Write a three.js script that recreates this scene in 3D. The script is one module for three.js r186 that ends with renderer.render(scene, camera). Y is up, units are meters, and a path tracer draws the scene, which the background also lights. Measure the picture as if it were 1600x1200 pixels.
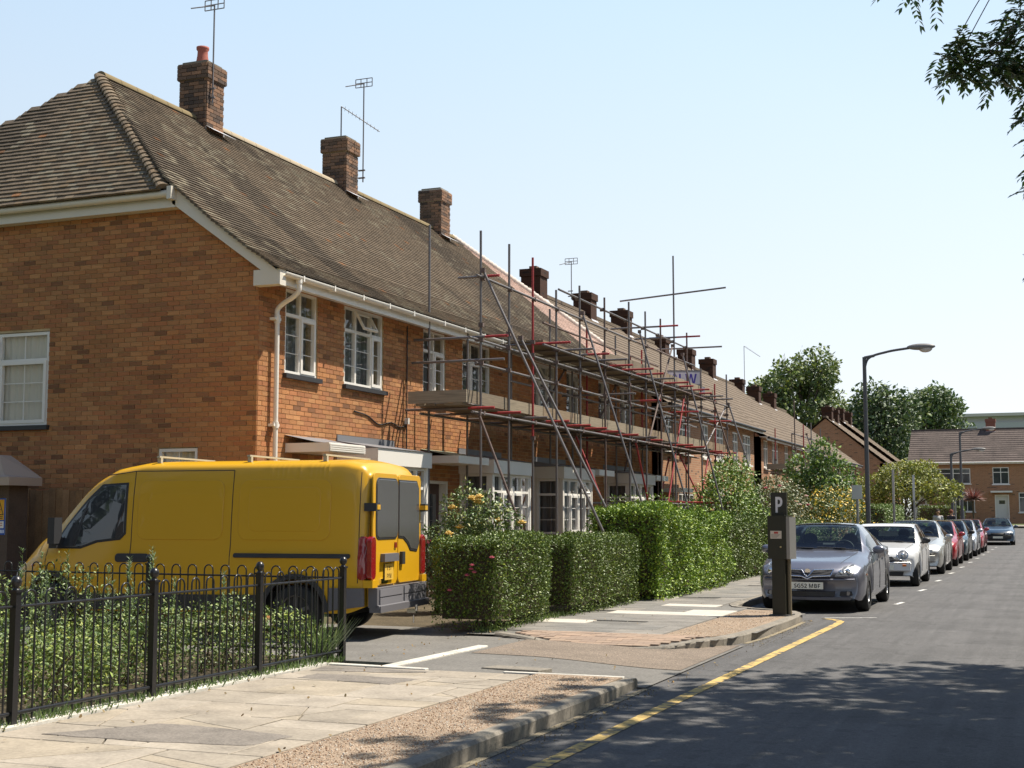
import * as THREE from 'three';
import { mergeGeometries } from 'three/addons/utils/BufferGeometryUtils.js';
import { MarchingCubes } from 'three/addons/objects/MarchingCubes.js';

// ---------- camera, sky, sun, exposure ----------
const scene = new THREE.Scene();
const camera = new THREE.PerspectiveCamera(31.89, 4 / 3, 0.1, 1200);
camera.position.set(0, 1.6, 0);
camera.lookAt(-0.36964 * 100, 1.6 + 0.09716 * 100, -0.92408 * 100);
const renderer = new THREE.WebGLRenderer({ antialias: true });
renderer.setSize(1024, 768);
renderer.toneMapping = THREE.LinearToneMapping;
renderer.toneMappingExposure = 1.6;
renderer.shadowMap.enabled = true;
const SUN = new THREE.Vector3(0.40, 0.866, -0.30).normalize();
{ // clear summer sky: deep blue overhead, pale towards the horizon and the sun
  const w = 512, h = 256, data = new Float32Array(w * h * 4);
  const top = [0.035, 0.08, 0.2], mid = [0.33, 0.455, 0.595], low = [0.68, 0.69, 0.685];
  for (let j = 0; j < h; j++) for (let i = 0; i < w; i++) {
    const el = (j + 0.5) / h * Math.PI - Math.PI / 2, az = (i + 0.5) / w * 2 * Math.PI - Math.PI;
    const d = new THREE.Vector3(Math.cos(el) * Math.cos(az), Math.sin(el), Math.cos(el) * Math.sin(az));
    const e = Math.max(0, d.y), k = (j * w + i) * 4;
    const a = Math.pow(Math.min(1, e / 0.42), 0.75), b = Math.min(1, Math.max(0, (e - 0.39) / 0.4));
    const c = d.dot(SUN), glow = 0.08 * Math.pow(Math.max(0, c), 5) + 0.012 * (c + 1);
    for (let n = 0; n < 3; n++) {
      let v = low[n] + (mid[n] - low[n]) * a;
      v = v + (top[n] - v) * Math.pow(b, 0.7);
      v = (v + glow * (1 - v * 0.6)) * Math.min(1.1, Math.max(0.55, 0.86 + 0.5 * c));
      if (d.y < 0) v = v * 0.5;
      data[k + n] = v;
    }
    data[k + 3] = 1;
  }
  const t = new THREE.DataTexture(data, w, h, THREE.RGBAFormat, THREE.FloatType);
  t.mapping = THREE.EquirectangularReflectionMapping; t.magFilter = t.minFilter = THREE.LinearFilter; t.needsUpdate = true;
  scene.background = t; scene.environment = t;
}
const sun = new THREE.DirectionalLight(new THREE.Color(1.0, 0.93, 0.80), 5.0);
sun.position.copy(SUN).multiplyScalar(120).add(new THREE.Vector3(-6, 0, -40)); sun.target.position.set(-6, 0, -40);
sun.castShadow = true; sun.shadow.mapSize.set(4096, 4096);
Object.assign(sun.shadow.camera, { left: -70, right: 70, top: 70, bottom: -70, near: 1, far: 300 });
scene.add(sun, sun.target);

// ---------- helpers. World points are written (x, y, d): x across the street, y up, d along the street (z = -d) ----------
function rng(seed) { let a = seed >>> 0; return () => { a = (a + 0x6D2B79F5) | 0; let t = Math.imul(a ^ (a >>> 15), 1 | a); t = (t + Math.imul(t ^ (t >>> 7), 61 | t)) ^ t; return ((t ^ (t >>> 14)) >>> 0) / 4294967296; }; }
const lerp = (a, b, t) => a + (b - a) * t, clamp = (v, a, b) => Math.min(b, Math.max(a, v)), sstep = (a, b, v) => { const t = clamp((v - a) / (b - a), 0, 1); return t * t * (3 - 2 * t); };
const V = (x, y, d) => new THREE.Vector3(x, y, -d);
const gy = (d) => 0.9 * sstep(76, 100, d);                       // the street rises gently towards its far end
// periodic value noise
let LAT;
function noise2(seed, n) {
  const r = rng(seed), g = new Float32Array(n * n).map(() => r());
  LAT = g; return (u, v) => { // u, v in lattice cells
    const x = Math.floor(u), y = Math.floor(v), fx = u - x, fy = v - y, sx = fx * fx * (3 - 2 * fx), sy = fy * fy * (3 - 2 * fy);
    const at = (i, j) => g[(((j % n) + n) % n) * n + (((i % n) + n) % n)];
    return lerp(lerp(at(x, y), at(x + 1, y), sx), lerp(at(x, y + 1), at(x + 1, y + 1), sx), sy);
  };
}
const NZ = noise2(7, 64);
const fbm = (u, v, o = 4) => { let s = 0, a = 0.5, t = 0; for (let i = 0; i < o; i++) { s += a * NZ(u, v); t += a; a *= 0.5; u = u * 2 + 17.3; v = v * 2 + 5.1; } return s / t; };
const nzT = (u, v, A, B) => { const x = Math.floor(u * A), y = Math.floor(v * B), fx = u * A - x, fy = v * B - y, sx = fx * fx * (3 - 2 * fx), sy = fy * fy * (3 - 2 * fy), at = (i, j) => LAT[(((j % B) & 63) << 6) + ((i % A) & 63)]; return lerp(lerp(at(x, y), at(x + 1, y), sx), lerp(at(x, y + 1), at(x + 1, y + 1), sx), sy); };
const fbmT = (u, v, A, B, o = 4) => { let s = 0, a = 0.5, t = 0; for (let i = 0; i < o; i++) { s += a * nzT(u, v, A, B); t += a; a *= 0.5; A *= 2; B *= 2; } return s / t; };
function tex(size, fn, repeatPerMetre, srgb = true) { // fn(u, v) -> linear rgb
  const [w, h] = Array.isArray(size) ? size : [size, size], data = new Uint8Array(w * h * 4);
  const lut = new Uint8Array(4097); for (let i = 0; i <= 4096; i++) { const c = i / 4096; lut[i] = Math.round(255 * (srgb ? (c <= 0.0031308 ? 12.92 * c : 1.055 * Math.pow(c, 1 / 2.4) - 0.055) : c)); }
  const enc = (c) => lut[(clamp(c, 0, 1) * 4096 + 0.5) | 0];
  for (let j = 0; j < h; j++) for (let i = 0; i < w; i++) { const c = fn(i / w, j / h), k = (j * w + i) * 4; data[k] = enc(c[0]); data[k + 1] = enc(c[1]); data[k + 2] = enc(c[2]); data[k + 3] = 255; }
  const t = new THREE.DataTexture(data, w, h, THREE.RGBAFormat);
  t.wrapS = t.wrapT = THREE.RepeatWrapping; t.magFilter = THREE.LinearFilter; t.minFilter = THREE.LinearMipmapLinearFilter; t.generateMipmaps = true;
  if (srgb) t.colorSpace = THREE.SRGBColorSpace;
  if (repeatPerMetre) t.repeat.set(...(Array.isArray(repeatPerMetre) ? repeatPerMetre : [repeatPerMetre, repeatPerMetre]));
  t.needsUpdate = true; return t;
}
const col = (r, g, b) => new THREE.Color().setRGB(r, g, b);
function M(rgb, rough = 0.8, extra = {}) { return new THREE.MeshStandardMaterial({ color: col(...rgb), roughness: rough, ...extra, side: THREE.DoubleSide }); }
function MP(rgb, rough = 0.8, extra = {}) { return new THREE.MeshPhysicalMaterial({ color: col(...rgb), roughness: rough, ...extra, side: THREE.DoubleSide }); }
// names and things
const used = new Map();
function numbered(name) { const n = used.get(name) ?? 0; used.set(name, n + 1); return n ? `${name}_${String(n).padStart(3, '0')}` : name; }
const offs = new WeakMap();
function tag(o, label, category, group, kind) { o.userData.label = label; if (category) o.userData.category = category; if (group) o.userData.group = group; if (kind) o.userData.kind = kind; return o; }
function thing(name, label, category, [x, y, d], group) {           // parts are modelled in world metres and moved to this base
  const o = new THREE.Group(); o.name = numbered(name); o.position.copy(V(x, y, d)); scene.add(o); offs.set(o, o.position.clone());
  return tag(o, label, category, group);
}
function local(name, label, category, [x, y, d], turn, group) {      // parts are modelled in the thing's own axes
  const o = thing(name, label, category, [x, y, d], group); offs.set(o, new THREE.Vector3()); o.rotation.y = turn; return o;
}
function structure(o) { o.userData = { kind: 'structure' }; return o; }
const stuff = (o) => { o.userData.kind = 'stuff'; return o; };
const flat = (g) => { const r = g.index ? g.toNonIndexed() : g; for (const k of Object.keys(r.attributes)) if (!['position', 'normal', 'uv', 'color'].includes(k)) r.deleteAttribute(k); return r; };
function boxUV(g) { // texture coordinates in metres, by the way a face points
  const p = g.attributes.position, n = p.count, uv = new Float32Array(n * 2), a = new THREE.Vector3(), b = new THREE.Vector3(), c = new THREE.Vector3();
  for (let i = 0; i < n; i += 3) {
    a.fromBufferAttribute(p, i); b.fromBufferAttribute(p, i + 1).sub(a); c.fromBufferAttribute(p, i + 2).sub(a); b.cross(c);
    const x = Math.abs(b.x), y = Math.abs(b.y), z = Math.abs(b.z);
    for (let k = 0; k < 3; k++) { a.fromBufferAttribute(p, i + k); const [u, v] = y >= x && y >= z ? [a.x, a.z] : x >= z ? [a.z, a.y] : [a.x, a.y]; uv[(i + k) * 2] = u; uv[(i + k) * 2 + 1] = v; }
  }
  g.setAttribute('uv', new THREE.BufferAttribute(uv, 2)); return g;
}
class Kit { // collects pieces of one part
  constructor() { this.g = []; }
  add(g, m) { g = flat(g); if (m) g.applyMatrix4(m); g.deleteAttribute('uv'); g.deleteAttribute('color'); if (!g.attributes.normal) g.computeVertexNormals(); this.g.push(g); return this; }
  box(x0, x1, y0, y1, d0, d1) { const g = new THREE.BoxGeometry(Math.abs(x1 - x0), Math.abs(y1 - y0), Math.abs(d1 - d0)); g.translate((x0 + x1) / 2, (y0 + y1) / 2, -(d0 + d1) / 2); return this.add(g); }
  lbox(w, h, l, x, y, z, rx = 0, ry = 0, rz = 0) { const g = new THREE.BoxGeometry(w, h, l); g.applyMatrix4(new THREE.Matrix4().makeRotationFromEuler(new THREE.Euler(rx, ry, rz))); g.translate(x, y, z); return this.add(g); }
  rod(a, b, r, seg = 8, r2 = r) { const v = b.clone().sub(a), g = new THREE.CylinderGeometry(r2, r, v.length(), seg, 1); g.applyMatrix4(new THREE.Matrix4().makeRotationFromQuaternion(new THREE.Quaternion().setFromUnitVectors(new THREE.Vector3(0, 1, 0), v.clone().normalize()))); g.translate(...a.clone().add(b).multiplyScalar(0.5).toArray()); return this.add(g); }
  tube(pts, r, seg = 6, n = pts.length * 4) { return this.add(new THREE.TubeGeometry(new THREE.CatmullRomCurve3(pts), n, r, seg)); }
  lathe(pts, x, y, d, seg = 16) { const g = new THREE.LatheGeometry(pts.map((q) => new THREE.Vector2(...q)), seg); g.translate(x, y, -d); return this.add(g); }
  poly(pts, tris) { // free polygons: pts Vector3[], tris index triples
    const g = new THREE.BufferGeometry(), a = []; for (const t of tris) for (const i of t) a.push(...pts[i].toArray()); g.setAttribute('position', new THREE.Float32BufferAttribute(a, 3)); g.computeVertexNormals(); return this.add(g);
  }
  slab(pts, y0, y1, bevel = 0) { // flat polygon of [x, d] points raised from y0 to y1
    const s = new THREE.Shape(pts.map(([x, d]) => new THREE.Vector2(x, d))), h = y1 - y0;
    const g = new THREE.ExtrudeGeometry(s, bevel ? { depth: h - bevel, bevelEnabled: true, bevelThickness: bevel, bevelSize: bevel, bevelOffset: -bevel, bevelSegments: 1, curveSegments: 4 } : { depth: h, bevelEnabled: false });
    g.rotateX(-Math.PI / 2); g.translate(0, y0, 0); return this.add(g);
  }
  mesh(name, mat, parent, opt = {}) {
    const g = boxUV(mergeGeometries(this.g)); const off = parent && offs.get(parent); if (off) g.translate(-off.x, -off.y, -off.z);
    const m = new THREE.Mesh(g, mat); m.name = parent ? name : numbered(name); (parent ?? scene).add(m); if (off) offs.set(m, off); if (opt.label) m.userData.label = opt.label; return m;
  }
}
const kit = () => new Kit();
// a frame on a wall: u along it, v up, w outwards
const faceX = (x) => ({ p: (u, v, w) => [x + w, v, u] });             // wall facing the street
const faceCam = (d) => ({ p: (u, v, w) => [u, v, d - w] });           // wall facing back down the street
const faceXn = (x) => ({ p: (u, v, w) => [x - w, v, u] });            // wall facing away across the street
Kit.prototype.fb = function (F, u0, u1, v0, v1, w0, w1) { const a = F.p(u0, v0, w0), b = F.p(u1, v1, w1); return this.box(a[0], b[0], a[1], b[1], a[2], b[2]); };
// leaves: one merged geometry of folded leaf-shaped quads
const _c = new THREE.Color();
function leaves(name, mat, parent, n, place, seed) {
  const r = rng(seed), pos = new Float32Array(n * 12), nor = new Float32Array(n * 12), colr = new Float32Array(n * 12), idx = new Uint32Array(n * 6), off = (parent && offs.get(parent)) || new THREE.Vector3();
  const ax = new THREE.Vector3(), sd = new THREE.Vector3(), up = new THREE.Vector3(), q = new THREE.Vector3();
  let m = 0;
  for (let i = 0; i < n; i++) {
    const L = place(r, i); if (!L) continue;            // {p, dir, nrm, len, wid, c}
    ax.copy(L.dir).normalize(); up.copy(L.nrm).normalize(); sd.crossVectors(ax, up); if (sd.lengthSq() < 1e-4) sd.set(1, 0, 0); sd.normalize(); up.crossVectors(sd, ax);
    const w = L.wid / 2, l = L.len, P = L.p, f = w * 0.35, b = m * 12;
    const put = (k, s, t, h) => { q.copy(P).addScaledVector(ax, t).addScaledVector(sd, s).addScaledVector(up, h).sub(off); pos[b + k * 3] = q.x; pos[b + k * 3 + 1] = q.y; pos[b + k * 3 + 2] = q.z; nor[b + k * 3] = up.x + sd.x * s * 0.6 / w; nor[b + k * 3 + 1] = up.y + sd.y * s * 0.6 / w; nor[b + k * 3 + 2] = up.z + sd.z * s * 0.6 / w; colr[b + k * 3] = L.c[0]; colr[b + k * 3 + 1] = L.c[1]; colr[b + k * 3 + 2] = L.c[2]; };
    put(0, 0, 0, 0); put(1, -w, l * 0.45, f); put(2, w, l * 0.45, f); put(3, 0, l, 0);
    const o = m * 4; idx.set([o, o + 3, o + 1, o, o + 2, o + 3], m * 6); m++;
  }
  const g = new THREE.BufferGeometry();
  g.setAttribute('position', new THREE.BufferAttribute(pos.slice(0, m * 12), 3)); g.setAttribute('normal', new THREE.BufferAttribute(nor.slice(0, m * 12), 3)); g.setAttribute('color', new THREE.BufferAttribute(colr.slice(0, m * 12), 3)); g.setIndex(new THREE.BufferAttribute(idx.slice(0, m * 6), 1));
  const o = new THREE.Mesh(g, mat); o.name = parent ? name : numbered(name); (parent ?? scene).add(o); if (parent) offs.set(o, off); return o;
}
const rdir = (r) => { const z = r() * 2 - 1, a = r() * Math.PI * 2, s = Math.sqrt(1 - z * z); return new THREE.Vector3(s * Math.cos(a), z, s * Math.sin(a)); };

// ---------- materials ----------
const fineN = new Float32Array(512 * 512), coarseN = new Float32Array(512 * 512); for (let j = 0; j < 512; j++) for (let i = 0; i < 512; i++) { fineN[j * 512 + i] = fbmT(i / 512, j / 512, 64, 64, 2) - 0.5; coarseN[j * 512 + i] = fbmT(i / 512, j / 512, 4, 4, 4) - 0.5; }
const speck = (base, amp, sc, big = 0.25) => tex(512, (u, v) => { const k = Math.round(v * 512) * 512 + Math.round(u * 512), s = 1 + amp * 2 * fineN[k] + big * 2 * coarseN[k]; return [base[0] * s, base[1] * s, base[2] * s]; }, sc);
const bumpT = (sc, k = 64) => tex(512, (u, v) => { const n = fbmT(u, v, k, k, 2); return [n, n, n]; }, sc, false);
const grit = tex(512, (u, v) => { const n = nzT(u, v, 256, 256) * 0.6 + nzT(u, v, 128, 128) * 0.4; return [n, n, n]; }, 1.6, false);
const MAT = {
  asphalt: M([1, 1, 1], 0.88, { map: tex(1024, (u, v) => { const n = nzT(u, v, 256, 256), m = nzT(u, v, 512, 512), b = fbmT(u, v, 6, 6, 3), st = fbmT(u, v, 48, 3, 3), k = fbmT(u, v, 24, 24, 2), s = 0.086 * (0.72 + 0.35 * n + 0.3 * m) * (0.76 + 0.48 * b) * (0.78 + 0.44 * st) * (k > 0.72 ? 0.8 : 1) + (m > 0.95 ? 0.06 : 0); return [s * 1.04, s, s * 0.99]; }, 0.22), bumpMap: grit, bumpScale: 0.004 }),
  tarmac: M([1, 1, 1], 0.9, { map: tex(512, (u, v) => { const n = nzT(u, v, 128, 128), b = fbmT(u, v, 4, 4, 4), s = 0.155 * (0.75 + 0.4 * n) * (0.78 + 0.44 * b); return [s * 1.07, s, s * 0.9]; }, 0.5), bumpMap: grit, bumpScale: 0.003 }),
  verge: M([1, 1, 1], 0.95, { map: tex(1024, (u, v) => { const n = nzT(u, v, 320, 320), m = nzT(u, v, 190, 190), b = fbmT(u, v, 6, 6, 4), s = (0.5 + 0.75 * n * m * 2) * (0.8 + 0.4 * b); return [0.37 * s, 0.275 * s, 0.195 * s]; }, 0.55), bumpMap: grit, bumpScale: 0.008 }),
  concrete: M([1, 1, 1], 0.9, { map: speck([0.22, 0.195, 0.16], 0.28, 0.9), bumpMap: grit, bumpScale: 0.002 }),
  edging: M([1, 1, 1], 0.85, { map: speck([0.55, 0.52, 0.46], 0.2, 0.8), bumpMap: grit, bumpScale: 0.001 }),
  joint: M([0.075, 0.065, 0.045], 1),
  soil: M([1, 1, 1], 1, { map: speck([0.11, 0.085, 0.05], 0.35, 0.7, 0.35), bumpMap: grit, bumpScale: 0.012 }),
  lawn: M([1, 1, 1], 1, { map: speck([0.09, 0.12, 0.035], 0.4, 0.5, 0.3), bumpMap: grit, bumpScale: 0.02 }),
  white: M([0.76, 0.725, 0.67], 0.35), cream: M([0.66, 0.61, 0.53], 0.5), lead: M([0.22, 0.22, 0.235], 0.55, { metalness: 0.3 }), black: M([0.02, 0.02, 0.022], 0.5),
  blacktile: M([0.03, 0.03, 0.033], 0.6), mortar: M([1, 1, 1], 0.95, { map: speck([0.48, 0.36, 0.21], 0.2, 1.1), bumpMap: grit, bumpScale: 0.002 }),
  plaster: M([0.42, 0.4, 0.36], 0.9), curtain: MP([0.2, 0.205, 0.21], 0.95, { transmission: 0.45, thickness: 0 }), door: M([0.62, 0.6, 0.56], 0.4), darkdoor: M([0.06, 0.025, 0.018], 0.35),
  glass: MP([0.95, 0.97, 0.97], 0.02, { transmission: 1, thickness: 0, ior: 1.5 }),
  steel: M([0.185, 0.165, 0.16], 0.45, { metalness: 0.45, bumpMap: bumpT(3, 32), bumpScale: 0.001 }), rusty: M([1, 1, 1], 0.7, { metalness: 0.15, map: speck([0.15, 0.105, 0.09], 0.35, 2.2) }), redpaint: M([1, 1, 1], 0.55, { map: speck([0.34, 0.035, 0.035], 0.3, 2.4) }),
  board: M([1, 1, 1], 0.85, { map: tex(512, (u, v) => { const g = NZ(u * 6 + 2 * fbmT(u, v, 4, 4, 2), v * 128) * 0.5 + 0.5 * nzT(u, v, 12, 256), s = 0.6 + 0.6 * g; return [0.33 * s, 0.27 * s, 0.195 * s]; }, [0.5, 0.8]) }),
  ironblack: M([0.012, 0.012, 0.014], 0.32), chrome: M([0.75, 0.75, 0.76], 0.12, { metalness: 1 }), rubber: M([0.02, 0.02, 0.02], 0.85), plastic: M([0.03, 0.03, 0.033], 0.55), greyplastic: M([0.12, 0.115, 0.125], 0.6),
};
MAT.glassdark = MP([0.04, 0.045, 0.05], 0.04, { clearcoat: 1, clearcoatRoughness: 0.02 });
// ---------- the ground, road and pavements ----------
function strip(name, x0, x1, ds, dy, mat, yf = gy) { // sheet following the slope of the street
  const p = [], t = []; ds.forEach((d) => { p.push(V(x0, yf(d) + dy, d), V(x1, yf(d) + dy, d)); });
  for (let i = 0; i < ds.length - 1; i++) { const a = i * 2; t.push([a, a + 1, a + 2], [a + 1, a + 3, a + 2]); }
  return structure(kit().poly(p, t).mesh(name, mat));
}
const rows = [-40, 0, 30, 60, 76, 79, 82, 85, 88, 91, 94, 97, 100];
strip('ground', -420, 420, [-300, ...rows, 150, 700], -0.03, MAT.lawn);
strip('road', -5.0, 4.6, rows.slice(0, 11).concat([92]), 0, MAT.asphalt);
strip('cross_road', -60, 60, [86, 88, 90, 92, 94], 0.006, MAT.asphalt);
strip('far_pavement', -60, 60, [94, 95, 96], 0.12, MAT.concrete);
strip('far_front_garden', -60, 60, [96, 98, 100], 0.1, MAT.lawn);
strip('opposite_pavement', 4.6, 7.2, rows.slice(0, 10).concat([88]), 0.11, MAT.concrete);
strip('front_garden_soil', -10.9, -6.9, [16.0, 30, 60, 76, 80, 84], 0.062, MAT.soil);
strip('side_yard', -24, -10.9, [13, 17.2], 0.05, MAT.soil);
{ // planting bed behind the railings
  structure(kit().box(-16, -7.0, -0.02, 0.10, 2, 12.72).mesh('planting_bed', MAT.soil));
}
// drive: tarmac, dipping to the road between the dropped kerbs
{
  const p = [], t = [], nx = 14, nd = 16; const edgeD = (x) => 12.2 + 0 * x, edgeE = (x) => lerp(15.9, 15.45, clamp((x + 6.6) / 1.4, 0, 1)) + 1.1 * sstep(-4.4, -3.6, x);
  for (let i = 0; i <= nx; i++) for (let j = 0; j <= nd; j++) { const x = lerp(-6.3, -3.55, i / nx), d = lerp(edgeD(x), edgeE(x), j / nd); p.push(V(x, lerp(0.075, 0.012, sstep(-5.4, -3.7, x)), d)); }
  for (let i = 0; i < nx; i++) for (let j = 0; j < nd; j++) { const a = i * (nd + 1) + j; t.push([a, a + nd + 1, a + 1], [a + 1, a + nd + 1, a + nd + 2]); }
  structure(kit().poly(p, t).mesh('drive_crossing', MAT.tarmac));
  structure(kit().box(-14.6, -6.32, -0.02, 0.07, 12.75, 16.9).mesh('driveway', MAT.tarmac));
  // older gravelly surfacing on the far half of the crossing
  const q = [], s = []; for (let i = 0; i <= 12; i++) for (let j = 0; j <= 6; j++) { const x = lerp(-6.05, -3.6, i / 12), d = lerp(13.9 - 0.25 * i / 12, edgeE(x) - 0.02, j / 6); q.push(V(x, lerp(0.075, 0.012, sstep(-5.4, -3.7, x)) + 0.005, d)); }
  for (let i = 0; i < 12; i++) for (let j = 0; j < 6; j++) { const a = i * 7 + j; s.push([a, a + 7, a + 1], [a + 1, a + 7, a + 8]); }
  structure(kit().poly(q, s).mesh('old_crossing_surface', M([0.62, 0.66, 0.72], 0.95, { map: MAT.verge.map, bumpMap: grit, bumpScale: 0.004 })));
  structure(kit().slab([[-6.33, 12.2], [-6.2, 12.2], [-6.14, 14.6], [-6.27, 14.62]], 0.02, 0.095, 0.008).slab([[-7.15, 12.07], [-5.7, 11.98], [-5.7, 12.06], [-7.15, 12.17]], 0.06, 0.118, 0.006).slab([[-4.95, 12.14], [-3.75, 12.14], [-3.75, 12.2], [-4.95, 12.2]], 0.02, 0.106, 0.005).mesh('concrete_edging', MAT.edging));
  structure(kit().slab([[-5.35, 12.55], [-4.72, 12.5], [-4.66, 12.72], [-5.28, 12.8]], 0.05, 0.088, 0.004).mesh('access_cover', MAT.concrete));
}
// flagstones: each slab a piece, some of them cracked through
const slabMats = [[0.315, 0.27, 0.215], [0.335, 0.29, 0.235], [0.29, 0.25, 0.2], [0.325, 0.275, 0.21]].map((c) => M([1, 1, 1], 0.92, { map: speck(c, 0.18, 0.8, 0.3), bumpMap: grit, bumpScale: 0.0025 }));
const greySlab = [[0.20, 0.185, 0.165], [0.18, 0.17, 0.155], [0.23, 0.21, 0.185]].map((c) => M([1, 1, 1], 0.92, { map: speck(c, 0.2, 0.9, 0.3), bumpMap: grit, bumpScale: 0.002 }));
const paleSlab = M([1, 1, 1], 0.9, { map: speck([0.5, 0.46, 0.4], 0.12, 0.9, 0.15), bumpMap: grit, bumpScale: 0.001 });
function cut(poly, px, pd, nx, nd) { // a convex polygon cut in two by a line
  const a = [], b = []; for (let i = 0; i < poly.length; i++) { const p = poly[i], q = poly[(i + 1) % poly.length], sp = (p[0] - px) * nx + (p[1] - pd) * nd, sq = (q[0] - px) * nx + (q[1] - pd) * nd; (sp >= 0 ? a : b).push(p); if (sp * sq < 0) { const t = sp / (sp - sq), m = [lerp(p[0], q[0], t), lerp(p[1], q[1], t)]; a.push(m); b.push(m); } } return [a, b].filter((k) => k.length > 2);
}
function shrink(poly, e) { const cx = poly.reduce((s, p) => s + p[0], 0) / poly.length, cd = poly.reduce((s, p) => s + p[1], 0) / poly.length; return poly.map(([x, d]) => { const l = Math.hypot(x - cx, d - cd) || 1; return [x - (x - cx) / l * e * 1.4, d - (d - cd) / l * e * 1.4]; }); }
function area(poly) { let s = 0; poly.forEach((p, i) => { const q = poly[(i + 1) % poly.length]; s += p[0] * q[1] - q[0] * p[1]; }); return s / 2; }
const near = structure(kit().box(-7.0, -3.74, -0.05, 0.082, -4, 12.1).mesh('pavement', MAT.joint));
{
  const r = rng(31);
  let d = 1.2, row = 0;
  while (d < 11.9) {
    const len = Math.min([0.62, 0.62, 0.76, 0.9][Math.floor(r() * 4)], 11.96 - d); let x = -6.78, first = row % 2;
    while (x < -4.62) {
      let w = first ? 0.45 : 0.74; first = 0; if (x + w > -4.85) w = -4.6 - x; w = Math.min(w, -4.6 - x);
      let polys = [[[x, d], [x + w, d], [x + w, d + len], [x, d + len]]];
      const cracks = r() < 0.6 ? 1 + (r() < 0.4 ? 1 : 0) + (r() < 0.2 ? 1 : 0) : 0;
      for (let k = 0; k < cracks; k++) { const a = r() * Math.PI, px = x + w * (0.3 + 0.4 * r()), pd = d + len * (0.3 + 0.4 * r()); polys = polys.flatMap((q) => cut(q, px, pd, Math.cos(a), Math.sin(a))); }
      for (const q of polys) { if (Math.abs(area(q)) < 0.004) continue; const s = shrink(q, cracks ? 0.008 : 0.007); if (area(s) < 0) s.reverse(); const dy = (r() - 0.5) * 0.006; kit().slab(s, 0.085 + dy, 0.11 + dy, 0.004).mesh('paving_slab', slabMats[Math.floor(r() * 4)], near); }
      x += w;
    }
    d += len; row++;
  }
  kit().box(-7.0, -6.8, 0.07, 0.125, 0, 12.05).mesh('edging_strip', MAT.edging, near);
  const patchMat = M([1, 1, 1], 0.92, { map: speck([0.2, 0.175, 0.15], 0.3, 1.2, 0.3), bumpMap: grit, bumpScale: 0.004 });
  // tarmac reinstatements
  const blob = (pts) => { const o = []; pts.forEach((p, i) => { const q = pts[(i + 1) % pts.length]; for (let k = 0; k < 6; k++) { const t = k / 6; o.push([lerp(p[0], q[0], t) + (r() - 0.5) * 0.035, lerp(p[1], q[1], t) + (r() - 0.5) * 0.035]); } }); return area(o) < 0 ? o.reverse() : o; };
  kit().slab(blob([[-6.45, 7.5], [-6.0, 8.2], [-5.2, 8.15], [-4.82, 8.05], [-4.9, 7.62], [-5.6, 7.52]]), 0.09, 0.1145, 0.003).mesh('tarmac_patch', patchMat, near);
  kit().slab(blob([[-6.5, 10.95], [-6.5, 11.3], [-5.4, 11.25], [-5.5, 10.8]]), 0.09, 0.1145, 0.003).mesh('tarmac_patch', patchMat, near);
  kit().slab(blob([[-6.7, 11.5], [-6.75, 11.92], [-5.5, 11.8], [-5.9, 11.6]]), 0.09, 0.1145, 0.003).mesh('tarmac_patch', patchMat, near);
  kit().box(-4.585, -3.745, 0.05, 0.108, -4, 12.1).mesh('bonded_gravel_strip', MAT.verge, near);
}
{ // loose chippings lying on the gravel strip
  const n = 9000, g = new THREE.IcosahedronGeometry(1, 0), im = new THREE.InstancedMesh(g, M([1, 1, 1], 0.9), n), r = rng(5), m = new THREE.Matrix4(), q = new THREE.Quaternion(), e = new THREE.Euler();
  const pal = [[0.42, 0.30, 0.21], [0.36, 0.24, 0.15], [0.5, 0.42, 0.33], [0.28, 0.17, 0.11], [0.55, 0.5, 0.43]];
  for (let i = 0; i < n; i++) { const far = i > 6800; const d = far ? 16.6 + r() * 4.6 : 6 + Math.pow(r(), 1.2) * 6, x = far ? lerp(-4.55, -3.78, r()) : lerp(-4.56, -3.77, r()), s = 0.003 + 0.006 * r() * r(); q.setFromEuler(e.set(r() * 6, r() * 6, r() * 6)); m.compose(V(x, 0.109 + s * 0.25, d), q, new THREE.Vector3(s * 1.2, s * 0.7, s)); im.setMatrixAt(i, m); im.setColorAt(i, col(...pal[Math.floor(r() * 5)])); }
  im.name = 'loose_chippings'; stuff(im); im.userData.label = 'loose tan chippings strewn over the bonded gravel strip'; im.userData.category = 'gravel'; scene.add(im);
}
// pavement beyond the drive
const edge = [[-6.62, 15.95], [-6.1, 15.65], [-5.6, 15.45], [-5.1, 15.4], [-4.6, 15.42], [-4.25, 15.6], [-3.97, 15.95], [-3.78, 16.4], [-3.66, 17.0], [-3.6, 17.8], [-3.57, 18.7], [-3.56, 19.6], [-3.56, 20.4], [-3.6, 20.95], [-3.75, 21.35], [-4.05, 21.6], [-4.45, 21.8], [-4.8, 22.1], [-4.97, 22.6]];
for (let d = 23.5; d < 85; d += 0.92) edge.push([-5.0, d]);
const dropY = (x, d) => 0.11 - 0.07 * sstep(0, 1, clamp((16.15 - d) / 0.7, 0, 1)) * sstep(-6.3, -5.7, x) * (1 - sstep(-4.4, -3.85, x));
const inEdge = (x, d) => { let c = false; const P = edge.filter((p) => p[1] < 30).concat([[-5, 30], [-7.05, 30], [-7.05, 15.95]]); for (let i = 0, j = P.length - 1; i < P.length; j = i++) if ((P[i][1] > d) !== (P[j][1] > d) && x < (P[j][0] - P[i][0]) * (d - P[i][1]) / (P[j][1] - P[i][1]) + P[i][0]) c = !c; return c; };
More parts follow.
